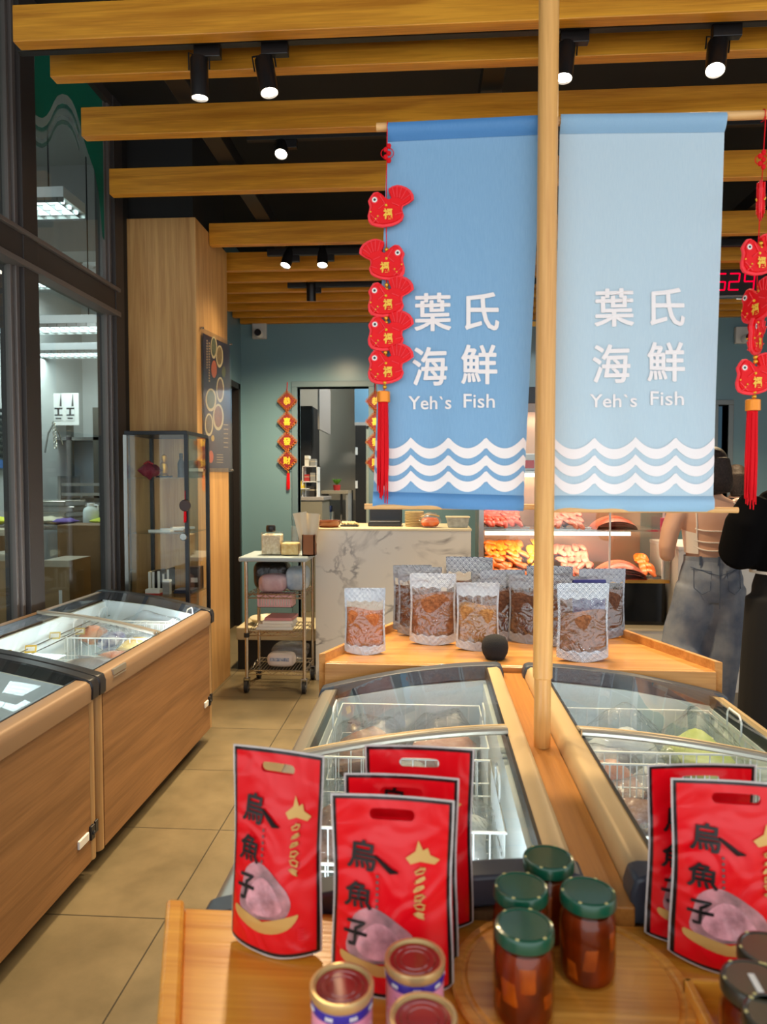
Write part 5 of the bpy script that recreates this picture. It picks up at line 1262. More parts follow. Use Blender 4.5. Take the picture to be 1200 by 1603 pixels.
pile('steel tray of pale pink fillets on the bottom, right of the pole', 1.12, 5.5, z1, .3, .4, 'pink', 25, 'pale pink fillet piled on the bottom tray', .2, .1, True, .15)
def slab(x, y, z, w, d, h, m, label, rz=0):
    c = thing('salmon_slab', label, 'fish slab', (x, y, z), rz, 'big salmon slabs in the display fridge')
    q = MB(); q.grid(lambda u, v: Vector(((u - .5) * w, (v - .5) * d, h * (math.sin(math.pi * u) ** .45) * (math.sin(math.pi * min(1, v * .9 + .1)) ** .4))), 20, 14)
    q.grid(lambda u, v: Vector(((u - .5) * w, (v - .5) * d, 0)), 20, 14); q.build('flesh', m, c, weld=True)
    q = MB()
    for k in range(5): q.tube([((-.4 + .8 * t / 8) * w, (-.42 + .02 * k) * d, h * (math.sin(math.pi * (.1 + .8 * t / 8)) ** .45) * (.3 + .15 * k) + .002) for t in range(9)], .0018, 4)
    q.build('fat_lines', fillet_m['pink'], c)
slab(1.38, 5.46, z2 + .0, .3, .3, .10, fillet_m['salmon'], 'thick salmon slab on the middle fridge shelf')
slab(1.42, 5.44, z1, .34, .34, .13, fillet_m['salmon'], 'thick salmon slab on the fridge bottom')
pile('steel tray of orange strips at the bottom right corner', 1.64, 5.5, z1, .14, .3, 'orange', 9, 'orange fish strip piled on the bottom right tray', .14, .3)
for k in range(3):
    c = thing('vacuum_pack', ['white and red vacuum pack of fish at the left of the top fridge shelf', 'white and red vacuum pack of fish in the middle of the top fridge shelf', 'white and red vacuum pack of fish at the right of the top fridge shelf'][k], 'vacuum pack', (.70 + .3 * k, 5.42, z3), group='vacuum packs on the top fridge shelf')
    MB().b2((-.11, -.05, 0), (.11, .05, .13)).build('pack', M['white'], c, smooth=False, bevel=.01)
    MB().b2((-.08, -.053, .02), (.08, -.049, .08)).build('red_print', M['red'], c, smooth=False)
pn = thing('wall_panel', 'framed grey glass panel on the wall above the display fridge', 'panel', (1.0, 6.05, 2.2)); 
MB().b2((-.6, 0, 0), (.75, .03, .62)).build('panel_glass', mat('grey_glass', rgb(120, 140, 142), .1, .3), pn, smooth=False)
MB().b2((-.62, -.01, .6), (.77, .04, .64)).b2((-.62, -.01, -.02), (.77, .04, .02)).build('panel_frame', M['brass'], pn, smooth=False)
for x_ in (-.2, .15, .5):
    MB().b2((x_ - .01, .03, .2), (x_ + .01, 1.35, .24)).build('bracket', M['steel'], pn, smooth=False)
# plinth + right counter (one continuous marble block behind the customers)
rc = thing('marble_plinth', 'white marble plinth and side counter under and beside the display fridge', 'counter', (1.0, 5.2, 0))
MB().b2((-.64, 0, 0), (.76, .85, .43)).build('plinth_face', M['marble'], rc, smooth=False, bevel=.003)
MB().b2((-.645, -.012, .43), (.76, .85, .4448)).build('plinth_ledge', mat('cream_ledge', rgb(226, 210, 176), .35), rc, smooth=False)
MB().b2((.765, -.05, 0), (3.2, .6, 1.02)).build('counter_face', M['marble'], rc, smooth=False, bevel=.003)
MB().b2((.76, -.07, 1.02), (3.2, .6, 1.045)).build('counter_top', M['white'], rc, smooth=False, bevel=.004)
c = thing('counter_sign', 'small pink framed sign on the right counter beside the display fridge', 'sign', (at(1047, 845, 5.16).x, 5.2, 1.0455))
MB().b2((-.05, -.01, 0), (.05, .01, .2)).build('sign_frame', mat('pink_frame', rgb(226, 70, 110), .4), c, smooth=False, bevel=.003)
MB().b2((-.035, -.013, .025), (.035, -.009, .175)).build('sign_card', M['paper'], c, smooth=False)
# ------------------------------------------------------------------ glass display cabinet before the column
bx0, bx1, by0, by1, bz = -1.845, -1.468, 4.215, 4.62, 1.80
cab = thing('display_cabinet', 'tall glass display cabinet with black corner posts before the oak column', 'cabinet', ((bx0 + bx1) / 2, (by0 + by1) / 2, 0))
ax, ay = (bx1 - bx0) / 2, (by1 - by0) / 2
MB().b2((-ax - .006, -ay - .006, bz - .012), (ax + .006, ay + .006, bz + .012)).build('cabinet_top', M['black'], cab, smooth=False, bevel=.003)
MB().b2((-ax, -ay, 0), (ax, ay, .12)).build('cabinet_base', M['black'], cab, smooth=False, bevel=.003)
for sx in (-1, 1):
    for sy in (-1, 1):
        MB().b2((sx * ax - .011, sy * ay - .011, .12), (sx * ax + .011, sy * ay + .011, bz - .012)).build('corner_post', M['steel'] if (sx, sy) == (-1, -1) else M['black'], cab, smooth=False)
for a, b in (((-ax, -ay - .002, .12), (ax, -ay + .002, bz)), ((ax - .002, -ay, .12), (ax + .002, ay, bz)), ((-ax - .002, -ay, .12), (-ax + .002, ay, bz))):
    MB().b2(a, b).build('glass_pane', M['case'], cab, smooth=False)
shz = [.42, .80, 1.19, 1.53]
for z in shz:
    MB().b2((-ax + .01, -ay + .01, z - .006), (ax - .01, ay - .01, z)).build('glass_shelf', M['case'], cab, smooth=False)
MB().lathe([(.0001, -.006), (.02, -.006), (.024, 0), (.02, .006), (.0001, .006)], (ax - .02, -ay - .012, 1.17), 20, axis='Y', cap=False).build('lock', M['steel'], cab)
cxm, cym = (bx0 + bx1) / 2, (by0 + by1) / 2
def incab(name, label, cat, dx, dy, zi, parts, group=None, rz=0):
    c = thing(name, label, cat, (cxm + dx, cym + dy, (shz[zi] if zi >= 0 else .12) + .0005), rz, group)
    for nm, a, b, m, bv in parts: MB().b2(a, b).build(nm, m, c, smooth=False, bevel=bv)
    return c
bkm = [mat('book_%s' % n, rgb(*c), .6) for n, c in (('cream', (222, 214, 190)), ('black', (28, 26, 26)), ('grey', (140, 140, 138)), ('redbk', (176, 40, 44)))]
for k, (dx, w, h, mi, lab) in enumerate(((-.12, .02, .13, 0, 'cream backed book at the left of the lower cabinet shelf'), (-.095, .02, .135, 1, 'black book beside the cream one on the lower cabinet shelf'), (-.06, .022, .14, 1, 'taller black book on the lower cabinet shelf'), (-.03, .018, .12, 2, 'grey book on the lower cabinet shelf'), (.0, .02, .15, 1, 'black book at the right of its row on the lower cabinet shelf'))):
    incab('book', lab, 'book', dx, .02, 1, [('cover', (-w / 2, -.05, 0), (w / 2, .05, h), bkm[mi], .002), ('page_block', (-w / 2 + .003, -.052, .004), (w / 2 - .003, -.049, h - .004), M['paper'], 0)], 'books in the glass cabinet')
incab('small_carton', 'small white and red carton lying before the books in the cabinet', 'carton', -.06, -.11, 1, [('carton', (-.045, -.03, 0), (.045, .03, .035), M['paper'], .002), ('red_edge', (-.046, -.032, 0), (.046, .031, .01), bkm[3], 0)])
incab('small_carton', 'grey upright carton beside the books in the cabinet', 'carton', .02, -.1, 1, [('carton', (-.022, -.02, 0), (.022, .02, .09), bkm[2], .002), ('carton_lid', (-.023, -.021, .078), (.023, .021, .0905), M['white'], .001)])
incab('folded_cloth', 'dark blue folded cloth at the right of the lower cabinet shelf', 'cloth', .11, -.02, 1, [('folded_layer', (-.06, -.06, 0), (.06, .06, .012), mat('navy', rgb(44, 48, 70), .8), .004), ('folded_layer', (-.056, -.058, .012), (.06, .06, .024), mat('navy2', rgb(54, 58, 80), .8), .004)])
incab('dark_box', 'dark brown box with a white label on the lower cabinet shelf by the column side', 'box', .13, .12, 1, [('box', (-.04, -.04, 0), (.04, .04, .15), mat('brown_box', rgb(60, 40, 32), .5), .003), ('label', (-.02, -.0415, .05), (.025, -.039, .08), M['paper'], 0)])
for k in range(3):
    incab('envelope', ['white envelope flat on the middle cabinet shelf', 'white envelope tilted on top of the flat one in the cabinet', 'cream envelope beside the white ones in the cabinet'][k], 'envelope', -.02 + .05 * k, -.08 + .05 * k, 2, [('envelope', (-.07, -.035, .006 * k), (.07, .035, .006 * k + .012), M['paper'], .002), ('flap', (-.07, -.036, .006 * k + .012), (.07, .0, .006 * k + .0135), M['white'], 0)], rz=.3 * k)
c = thing('red_trinket', 'dark red cloth bundle at the left of the top cabinet shelf', 'ornament', (cxm - .1, cym - .05, shz[3])); pillow(.12, .1, .09, .25, 4).build('bundle', mat('maroon', rgb(120, 16, 40), .6), c, weld=True); MB().tube([(-.03, -.02, .085), (0, -.03, .1), (.03, -.02, .085)], .005, 6).build('knot', bkm[3], c)
c = thing('figurine', 'small golden figurine on the top cabinet shelf', 'figurine', (cxm - .05, cym + .06, shz[3] + .0005)); MB().lathe([(.0001, 0), (.035, 0), (.035, .015), (.02, .03), (.028, .06), (.024, .09), (.012, .1), (.02, .115), (.018, .14), (.0001, .155)], (0, 0, 0), 20, cap=False).build('figurine_body', M['gold'], c); MB().box((0, 0, .006), (.08, .08, .012)).build('base', M['black'], c, smooth=False)
c = thing('tall_bottle', 'slim black bottle at the right of the top cabinet shelf', 'bottle', (cxm + .09, cym - .02, shz[3] + .0005)); MB().lathe([(.0001, 0), (.022, 0), (.022, .09), (.01, .12), (.01, .15), (.0001, .15)], (0, 0, 0), 20, cap=False).build('bottle', M['black'], c); MB().lathe([(.0112, .12), (.0112, .152), (.0001, .154)], (0, 0, 0), 16, cap=False).build('cap', M['dark'], c)
c = incab('brown_box', 'brown box by the column at the back of the top cabinet shelf', 'box', .13, .12, 3, [('box', (-.04, -.05, 0), (.04, .05, .11), mat('tan_box', rgb(120, 94, 70), .6), .002), ('band', (-.041, -.051, .04), (.041, .051, .06), bkm[0], 0)])
c = thing('tassel_charm', 'dark round charm with a red tassel hanging on the cabinet corner post', 'charm', (bx1 - .005, by0 - .02, 1.36))
MB().lathe([(.0001, -.006), (.03, -.006), (.036, 0), (.03, .006), (.0001, .006)], (0, 0, 0), 24, axis='Y', cap=False).build('charm_disc', mat('charm_dark', rgb(60, 40, 36), .4), c)
MB().tube([(0, 0, .03), (.0, .004, .09)], .0015, 5).build('cord', M['red_thread'], c); tassel(MB(), (0, 0, -.036), .07, .008, 12, .02, 4).build('tassel', M['red_thread'], c)
incab('newspaper', 'printed sheets lying at the bottom of the glass cabinet', 'paper', 0, 0, 0, [('sheet', (-.15, -.15, 0), (.08, .12, .004), mat('newsprint', rgb(186, 200, 200), .7, noise=(60, rgb(150, 164, 166), .1)), 0), ('sheet', (.02, -.16, .004), (.16, .1, .008), M['paper'], 0)])

# ------------------------------------------------------------------ poster on the column side (plane X = column side)
PXp = cX1 + .012
ps = thing('food_poster', 'purple poster of food bowls under clear acrylic on the side of the oak column', 'poster', atx(338, 630, PXp)); po = Vector(ps.location)
def Q(x, y, off): p = atx(x, y, PXp + off); return Vector((PXp + off, p.y, p.z)) - po
def quad(name, pts, m, off, parent=None):
    return MB().prism(pts, lambda x, y: Q(x, y, off), lambda x, y: Q(x, y, off + .0008)).build(name, m, parent or ps, smooth=False, normals=True)
quad('poster_sheet', [(317, 521), (359, 541), (362, 733), (321, 733)], mat('poster_purple', rgb(66, 44, 54), .35, noise=(3, rgb(58, 46, 66), .2)), 0)
quad('acrylic_sheet', [(314, 512), (361, 535), (364, 739), (317, 739)], M['acrylic'], .006)
bowl_m = mat('poster_bowl', rgb(226, 208, 158), .4)
fills = [mat('poster_food%d' % i, rgb(*c), .5, noise=(60, rgb(*d), .2)) for i, (c, d) in enumerate((((70, 80, 60), (120, 120, 80)), ((110, 90, 50), (160, 130, 80)), ((76, 54, 50), (140, 90, 60)), ((50, 70, 50), (110, 120, 80)), ((120, 66, 44), (170, 110, 70)), ((70, 60, 50), (130, 110, 80))))]
for i, (x, y, rx_, ry_) in enumerate(((334.5, 544, 5, 17.5), (343.5, 558, 5.5, 17.5), (344.5, 610, 6, 20), (330, 626, 8.5, 18), (341.5, 653, 8.5, 21), (327, 665, 6.5, 18))):
    ring = [(x + rx_ * math.cos(t * math.pi / 12), y + ry_ * math.sin(t * math.pi / 12)) for t in range(24)]
    b_ = quad('printed_bowl', ring, bowl_m, .0015)
    quad('printed_food', [(x + rx_ * .74 * math.cos(t * math.pi / 12), y - .8 + ry_ * .8 * math.sin(t * math.pi / 12)) for t in range(24)], fills[i], .0028, b_)
for i, (x, y, w, h, cl) in enumerate(((335, 578, 4.5, 14, (206, 104, 60)), (350, 582, 3, 9, (110, 110, 60)), (330, 715, 4, 10, (206, 100, 60)), (322, 696, 2.5, 8, (196, 80, 50)), (333, 686, 2.5, 5, (206, 170, 70)))):
    quad('printed_dish', [(x + w * math.cos(t * math.pi / 6), y + h * math.sin(t * math.pi / 6)) for t in range(12)], mat('poster_dish%d' % i, rgb(*cl), .5), .002)
tm = mat('poster_text', rgb(196, 168, 130), .5)
q = MB()
for x, y0, y1 in ((324, 532, 575), (327.5, 536, 598)):
    k = y0
    while k < y1: q.prism([(x - 1, k), (x + 1, k + .4), (x + 1, k + 3), (x - 1, k + 2.6)], lambda a, b: Q(a, b, .0015), lambda a, b: Q(a, b, .0022)); k += 4.2
for k in range(6): q.prism([(350, 664 + 7 * k), (357, 664.5 + 7 * k), (357, 666 + 7 * k), (350, 665.5 + 7 * k)], lambda a, b: Q(a, b, .0015), lambda a, b: Q(a, b, .0022))
for k in range(4): q.prism([(339, 711 + 4 * k), (349, 711.3 + 4 * k), (349, 712.6 + 4 * k), (339, 712.2 + 4 * k)], lambda a, b: Q(a, b, .0015), lambda a, b: Q(a, b, .0022))
q.build('printed_lines', tm, ps, smooth=False)
for x, y in ((315.5, 513.5), (360.5, 539), (318.5, 735), (362.5, 736)):
    p = Q(x, y, .0); MB().cyl(p - Vector((.0105, 0, 0)), p + Vector((.014, 0, 0)), .008, n=14).build('standoff_bolt', M['steel'], ps)

# ------------------------------------------------------------------ back wall: cameras, diamond strings, clock
def cctv(label, x, y):
    p = at(x, y, YB - .001); c = thing('security_camera', label, 'security camera', (p.x, YB, p.z))
    MB().b2((-.075, -.05, -.075), (.075, 0, .09)).build('mount_box', mat('cam_grey', rgb(196, 196, 192), .5), c, smooth=False, bevel=.008)
    MB().lathe([(.0001, -.13), (.034, -.13), (.04, -.12), (.04, -.03), (.0001, -.03)], (.012, -.03, -.035), 24, axis='Y', cap=False).build('camera_barrel', M['white'], c)
    MB().lathe([(.0001, -.137), (.03, -.139), (.036, -.13), (.036, -.12)], (.012, -.03, -.035), 24, axis='Y', cap=False).build('lens', M['black'], c)
cctv('white security camera high on the teal wall left of the banners', 407, 520)
cctv('white security camera high on the teal wall behind the right fish string', 1160, 527)
def diamonds(label, x, ys, chars, ytop, ytas0, ytas1, group='diamond greeting strings by the doorway'):
    Yd = YB - .035; p = at(x, ys[0], Yd); r = thing('greeting_string', label, 'hanging ornament', (p.x, Yd, p.z), group=group); o = Vector(r.location)
    Lc = lambda xx, yy: at(xx, yy, Yd) - o
    MB().tube([Lc(x, ytop) + Vector((0, .02, 0)), Lc(x, ys[0] - 16), Lc(x + 1, ys[-1] + 18), Lc(x + 2, ytas0)], .0035, 6).build('cord', M['red_thread'], r)
    gild = mat('diamond_gilt', rgb(196, 110, 40), .4, .4); mar = mat('diamond_red', rgb(122, 14, 18), .6)
    for y, ch in zip(ys, chars):
        c = Lc(x + .5, y); s_ = .098
        f = MB().prism([(s_, 0), (0, s_ * .97), (-s_, 0), (0, -s_ * .97)], lambda a, b: c + Vector((a, -.014, b)), lambda a, b: c + Vector((a, .012, b))).build('diamond_plaque', mar, r, smooth=False, bevel=.008)
        q = MB()
        for i in range(4):
            a0, a1 = [(s_, 0), (0, s_), (-s_, 0), (0, -s_)][i], [(0, s_), (-s_, 0), (0, -s_), (s_, 0)][i]
            for k in range(5):
                t = (k + .3) / 5; m_ = (a0[0] + (a1[0] - a0[0]) * t, a0[1] + (a1[1] - a0[1]) * t)
                q.tube([c + Vector((m_[0] * (1.02 + .05 * math.sin(j)), -.016, m_[1] * 1.02)) + Vector((.011 * math.cos(j * .8), 0, .011 * math.sin(j * .8))) for j in range(8)], .0034, 5, closed=True)
        q.build('gilt_loops', gild, f)
        q = MB(); lettering(q, ch, 0, 0, .078, .082, lambda a, b: c + Vector((a, -.018, b)), .03); q.build('gold_character', mat('gilt_bright', rgb(240, 196, 60), .4), f, smooth=False, normals=False)
    MB().ball(Lc(x + 2, ytas0 - 2), .012, 12).build('bead', M['gold'], r)
    tassel(MB(), Lc(x + 2, ytas0), (ytas1 - ytas0) / 1110 * Yd, .016, 18, .02, 5).build('tassel', M['red_thread'], r)
diamonds('string of four red and gold diamonds with a tassel left of the storeroom doorway', 449, (628, 660, 691, 721), '恭喜發財', 598, 741, 768)
diamonds('string of four red and gold diamonds right of the doorway, mostly behind the blue banner', 587, (628, 660, 692, 724), '恭喜發財', 600, 744, 770)
# red digit clock hung from the slats
cp = at(1158, 441, 5.6); ck = thing('digit_clock', 'black clock with red lit digits hanging under the slats at the right', 'clock', cp)
kx = 5.6 / 1110
MB().b2((-60 * kx, 0, -20 * kx), (36 * kx, .04, 19 * kx)).build('clock_case', M['dark'], ck, smooth=False, bevel=.004)
MB().b2((-60 * kx, -.002, -23 * kx), (36 * kx, .042, -20 * kx)).build('clock_rail', M['steel'], ck, smooth=False)
MB().cyl((-.2, .02, 19 * kx), (-.2, .02, 3.15 - cp.z), .006).cyl((.12, .02, 19 * kx), (.12, .02, 3.15 - cp.z), .006).build('hanger_rods', M['slat_rail'], ck)
LED = emit('red_led', (1, .0, .03, 1), .9)
segs = {'a': ((-7, 12), (7, 12)), 'b': ((7, 12), (6, 0)), 'c': ((6, 0), (5, -12)), 'd': ((5, -12), (-9, -12)), 'e': ((-9, -12), (-8, 0)), 'f': ((-8, 0), (-7, 12)), 'g': ((-8, 0), (6, 0))}
for ch, cx_d in (('6', -28), ('2', -8), ('9', 14)):
    q = MB()
    for sname in {'6': 'acdefg', '2': 'abged', '9': 'abcfg'}[ch]:
        a, b = segs[sname]; q.tube([Vector(((cx_d + a[0]) * kx, -.004, a[1] * kx)), Vector(((cx_d + b[0]) * kx, -.004, b[1] * kx))], 1.1 * kx, 6)
    q.build('lit_digit', LED, ck)

# ------------------------------------------------------------------ kitchen behind the windows
TUBE = emit('fluoro', (.80, 1, 1, 1), 2.2)
def fluoro(label, x0, y0, Yn, w, d, power):
    p = at(x0, y0, Yn); c = thing('ceiling_light', label, 'ceiling light', (p.x - w / 2, Yn + d / 2, p.z), group='fluorescent fittings in the kitchen')
    MB().b2((-w / 2, -d / 2, 0), (w / 2, d / 2, .07)).build('light_housing', M['white'], c, smooth=False, bevel=.003)
    q = MB()
    for k in range(3): q.cyl((-w / 2 + .03, -d * .3 + d * .3 * k, -.008), (w / 2 - .03, -d * .3 + d * .3 * k, -.008), .016, n=10)
    q.build('light_tubes', TUBE, c)
    q = MB()
    for k in range(14): q.b2((-w / 2 + w * (k + .5) / 14 - .002, -d / 2, -.03), (-w / 2 + w * (k + .5) / 14 + .002, d / 2, .0))
    q.b2((-w / 2, -d / 2, -.032), (w / 2, -d / 2 + .006, 0)).b2((-w / 2, d / 2 - .006, -.032), (w / 2, d / 2, 0)).build('louvre', M['steel'], c, smooth=False)
    q = MB(); q.cyl((-w * .35, 0, .07), (-w * .35, 0, 4.3 - p.z), .006, n=6).cyl((w * .35, 0, .07), (w * .35, 0, 4.3 - p.z), .006, n=6); q.build('suspension_rods', M['slat_rail'], c)
    ld = bpy.data.lights.new('tube_light', 'AREA'); ld.energy = power; ld.color = (.88, .98, 1); ld.shape = 'RECTANGLE'; ld.size = w; ld.size_y = d
    lo = bpy.data.objects.new('tube_light', ld); COL.objects.link(lo); lo.parent = c; lo.location = (0, 0, -.045)
KP = 7
fluoro('fluorescent fitting hanging nearest the upper kitchen window', 99, 308, 4.6, 1.2, .3, KP)
fluoro('fluorescent fitting seen just under the transom in the lower kitchen window', 158, 505, 5.9, 1.2, .3, KP)
fluoro('fluorescent fitting deepest in the kitchen, above the paper notices', 168, 547, 6.9, .95, .3, KP)
fluoro('fluorescent fitting seen through the upper kitchen window below the ceiling fan', 172, 432, 6.6, .9, .3, KP)
fluoro('fluorescent fitting in the kitchen seen past the left window mullion', 8, 320, 4.2, 1.0, .3, KP)
fluoro('fluorescent fitting deep at the far left of the kitchen', -30, 470, 5.2, .9, .3, KP)
p = at(145, 405, 7.3); c = thing('ceiling_fan', 'white ceiling fan hanging deep in the kitchen', 'ceiling fan', (p.x, 7.3, p.z))
MB().lathe([(.0001, -.06), (.08, -.055), (.11, -.02), (.1, .02), (.05, .045), (.018, .05), (.018, .3)], (0, 0, 0), 28, cap=False).build('motor_housing', M['white'], c)
MB().lathe([(.018, .26), (.07, .3), (.075, 4.3 - p.z), (.0001, 4.3 - p.z)], (0, 0, 0), 24, cap=False).build('ceiling_canopy', M['white'], c)
for k in range(3):
    a = 2.2 + k * 2.094; R = Euler((0, .12, a)).to_matrix(); q = MB().box((.33, 0, 0), (.44, .11, .008)).box((.11, 0, 0), (.1, .03, .012)); q.v = [Euler((0, 0, a)).to_matrix() @ (Euler((.25, 0, 0)).to_matrix() @ v) for v in q.v]; q.build('fan_blade', M['white'], c, smooth=False)
# stainless rack along the back wall
rk = thing('steel_rack', 'stainless rack with uprights along the kitchen back wall', 'rack', (-3.2, 7.6, 0))
x0r, x1r = at(62, 700, 7.4).x, -2.2
q = MB(); 
for z in (1.95, 1.33): q.b2((x0r + 3.2, -.2, z), (x1r + 3.2, .2, z + .035))
q.build('rack_shelf', M['steel'], rk, smooth=False)
for px_ in (108, 150, 195):
    xx = at(px_, 700, 7.4).x + 3.2; MB().b2((xx - .03, -.2, 0), (xx + .03, -.15, 2.3)).build('rack_upright', mat('upright_steel', rgb(96, 94, 86), .35, .7), rk, smooth=False)
MB().b2((x0r + 3.2, .15, 1.36), (x1r + 3.2, .18, 1.95)).build('rack_back', mat('steel_sheet', rgb(150, 160, 168), .35, .5), rk, smooth=False)
pb_ = at(92, 658, 7.0)
nb = thing('notice_board', 'white board with three clipped notices on the kitchen rack', 'board', (at(90, 640, 7.3).x, 7.36, at(90, 665, 7.3).z))
MB().b2((-.22, 0, 0), (.2, .02, .34)).build('board', M['paper'], nb, smooth=False)
for k in range(3):
    xx = -.15 + .13 * k
    q = MB().b2((xx - .045, -.006, .05), (xx + .045, -.002, .2)); q.build('notice', mat('notice_white', rgb(226, 226, 220), .6), nb, smooth=False)
    q = MB().b2((xx - .04, -.009, .17), (xx + .045, -.006, .185)).b2((xx - .01, -.009, .11), (xx + .01, -.006, .18)).b2((xx - .04, -.009, .10), (xx + .045, -.006, .115)).b2((xx - .03, -.009, .065), (xx + .03, -.006, .08))
    q.prism([(xx + .015, .2), (xx + .035, .2), (xx + .03, .33)], lambda a, b: Vector((a, -.009, b)), lambda a, b: Vector((a, -.002, b))); q.build('notice_print', mat('notice_ink', rgb(70, 72, 74), .6), nb, smooth=False)
hk = thing('hanging_chain', 'steel chain with spring clips hanging from the kitchen rack', 'chain', at(84, 663, 7.1))
q = MB()
for k in range(9): q.tube([Vector((.002 * k, .0, -.03 * k)) + Vector((.014 * math.cos(t * .785), .014 * math.sin(t * .785) * (k % 2), .02 * math.sin(t * .785))) for t in range(8)], .005, 5, closed=True)
q.build('chain_links', M['chrome'], hk)
MB().tube([(0, 0, 0), (-.06, 0, -.1), (-.1, 0, -.3)], .01, 6).build('hook_strap', M['steel'], hk); MB().tube([(0, 0, 0), (.06, 0, -.12), (.09, 0, -.22)], .008, 6).build('spring_clip', M['chrome'], hk)
tag(MB().b2((-.3, 0, 0), (.3, .4, .03)).b2((-.3, 0, .1), (.3, .02, .13)).b2((-.3, 0, .2), (.3, .02, .23)).b2((-.32, -.01, -at(178, 790, 7.3).z), (-.29, .4, .3)).b2((.29, -.01, -at(178, 790, 7.3).z), (.32, .4, .3)).build('shelf_unit', M['steel'], loc=(at(178, 750, 7.3).x - .1, 6.95, at(178, 790, 7.3).z), smooth=False), 'low stainless slatted shelf unit at the right of the kitchen', 'shelf')
# worktable with trays, cloths, jug
wt = thing('work_table', 'steel kitchen worktable behind the cardboard boxes', 'table', (-3.0, 5.7, 0))
tz = at(110, 815, 5.6).z - .02
MB().b2((-.9, -.35, tz - .04), (.85, .4, tz)).build('table_top', M['steel'], wt, smooth=False, bevel=.003)
for sx in (-.85, .8):
    for sy in (-.3, .35): MB().b2((sx - .02, sy - .02, 0), (sx + .02, sy + .02, tz - .04)).build('leg', M['steel'], wt, smooth=False)
for k in range(4):
    x_ = at(82, 770, 5.7).x; c = thing('baking_tray', ['lowest steel tray in the pile on the kitchen worktable', 'second steel tray from below on the kitchen worktable', 'third steel tray from below on the kitchen worktable', 'topmost steel tray in the pile on the kitchen worktable'][k], 'tray', (x_ + .02 * (-1) ** k, 5.7, tz + .045 + .045 * k - .045), .06 * (-1) ** k, 'steel trays piled in the kitchen')
    MB().b2((-.22, -.15, 0), (.22, .15, .01)).b2((-.22, -.15, 0), (-.21, .15, .04)).b2((.21, -.15, 0), (.22, .15, .04)).b2((-.22, -.15, 0), (.22, -.14, .04)).b2((-.22, .14, 0), (.22, .15, .04)).build('tray_body', M['steel'], c, smooth=False)
    MB().tube([(-.225, -.155, .041), (.225, -.155, .041), (.225, .155, .041), (-.225, .155, .041)], .005, 6, closed=True).build('rolled_rim', M['chrome'], c)
p = at(133, 812, 5.35); c = thing('plastic_jug', 'white plastic jug standing on the kitchen worktable', 'jug', (p.x, 5.45, tz))
MB().lathe([(.0001, 0), (.055, 0), (.06, .008), (.06, .10), (.052, .125), (.03, .14), (.026, .15)], (0, 0, 0), 28, cap=False).build('jug_body', mat('jug_white', rgb(214, 226, 220), .4), c)
MB().lathe([(.027, .148), (.03, .148), (.03, .168), (.0001, .17)], (0, 0, 0), 20, cap=False).build('screw_cap', M['white'], c); MB().tube([(.03, 0, .15), (.055, 0, .15), (.058, 0, .115)], .008, 8).build('jug_handle', M['white'], c)
def kloth(label, x, y, Y, w, l, t, col, seed): 
    p = at(x, y, Y); c = thing('work_cloth', label, 'cloth', (p.x, Y, tz + .0005)); pillow(w, l, t, .3, seed).build('crumpled_cloth', mat('cloth_%d' % seed, rgb(*col), .8), c, weld=True); MB().tube([(-w * .3, -l * .45, t * .35), (0, -l * .5, t * .5), (w * .3, -l * .45, t * .35)], .004, 5).build('hem', mat('hem_%d' % seed, rgb(*col), .8), c)
kloth('purple cloth crumpled on the kitchen worktable', 103, 812, 5.42, .16, .14, .05, (86, 60, 140), 21)
kloth('yellow green glove cloth right of the white jug', 160, 815, 5.42, .14, .16, .06, (190, 200, 60), 22)
kloth('yellow cloth on the worktable at the far left window', 8, 812, 5.42, .2, .16, .06, (216, 220, 60), 23)
kloth('cream cloth left of the purple one on the kitchen worktable', 78, 805, 5.5, .22, .2, .06, (200, 190, 160), 24)
# cardboard boxes behind the glass
def carton(label, x0, y0, x1, y1, Y, d, m, rz=0.0, flaps=True, stk=True, base=None, lettering_=None):
    a, b = at(x0, y0, Y), at(x1, y1, Y); w, h = b.x - a.x, a.z - b.z; z0 = b.z if base is None else base; h = a.z - z0
    c = thing('cardboard_box', label, 'cardboard box', ((a.x + b.x) / 2, Y, z0), rz, 'cardboard boxes behind the kitchen window')
    MB().b2((-w / 2, 0, 0), (w / 2, d, h)).build('box_body', m, c, smooth=False, bevel=.004)
    if flaps: MB().b2((-w / 2 - .002, -.002, h - .04), (w / 2 + .002, .02, h + .002)).b2((-w / 2, 0, h), (w / 2, d, h + .003)).build('tape_strip', M['tape'], c, smooth=False)
    if stk: MB().b2((w * .1, -.003, h * .35), (w * .22, -.001, h * .8)).b2((w * .34, -.003, h * .42), (w * .44, -.001, h * .6)).build('sticker', M['paper'], c, smooth=False)
    if lettering_:
        q = MB(); lettering(q, lettering_, 0, h * .18, w * .7, h * .08, lambda x, y: Vector((x, -.002, y)), .01); q.build('printed_words', mat('box_ink', rgb(104, 76, 46), .8), c, smooth=False, normals=False)
    return c
carton('small cardboard box with white stickers, nearest the window glass', 66, 878, 110, 975, 4.55, .3, M['card2'], 0, True, True, 0.0)
carton('large plain cardboard box standing behind the stickered one', 88, 822, 168, 930, 5.0, .3, M['card'], -.05, False, False, 0.0)
carton('cardboard box with taped edge at the far left window', -25, 868, 24, 1000, 4.3, .35, M['card2'], 0, True, False, 0.0)
carton('low cardboard box under the worktable at the left window', -60, 830, 22, 1000, 5.0, .25, M['card'], 0, True, False, 0.0)
c = thing('louvre_panel', 'grey louvred vent panel with a blue strip on the kitchen left wall', 'vent', (-3.98, at(10, 650, 6.4).y - .2, 1.75))
q = MB()
for k in range(8): q.box((.02, 0, .06 * k), (.03, 1.2, .035), 0, (0, .5, 0))
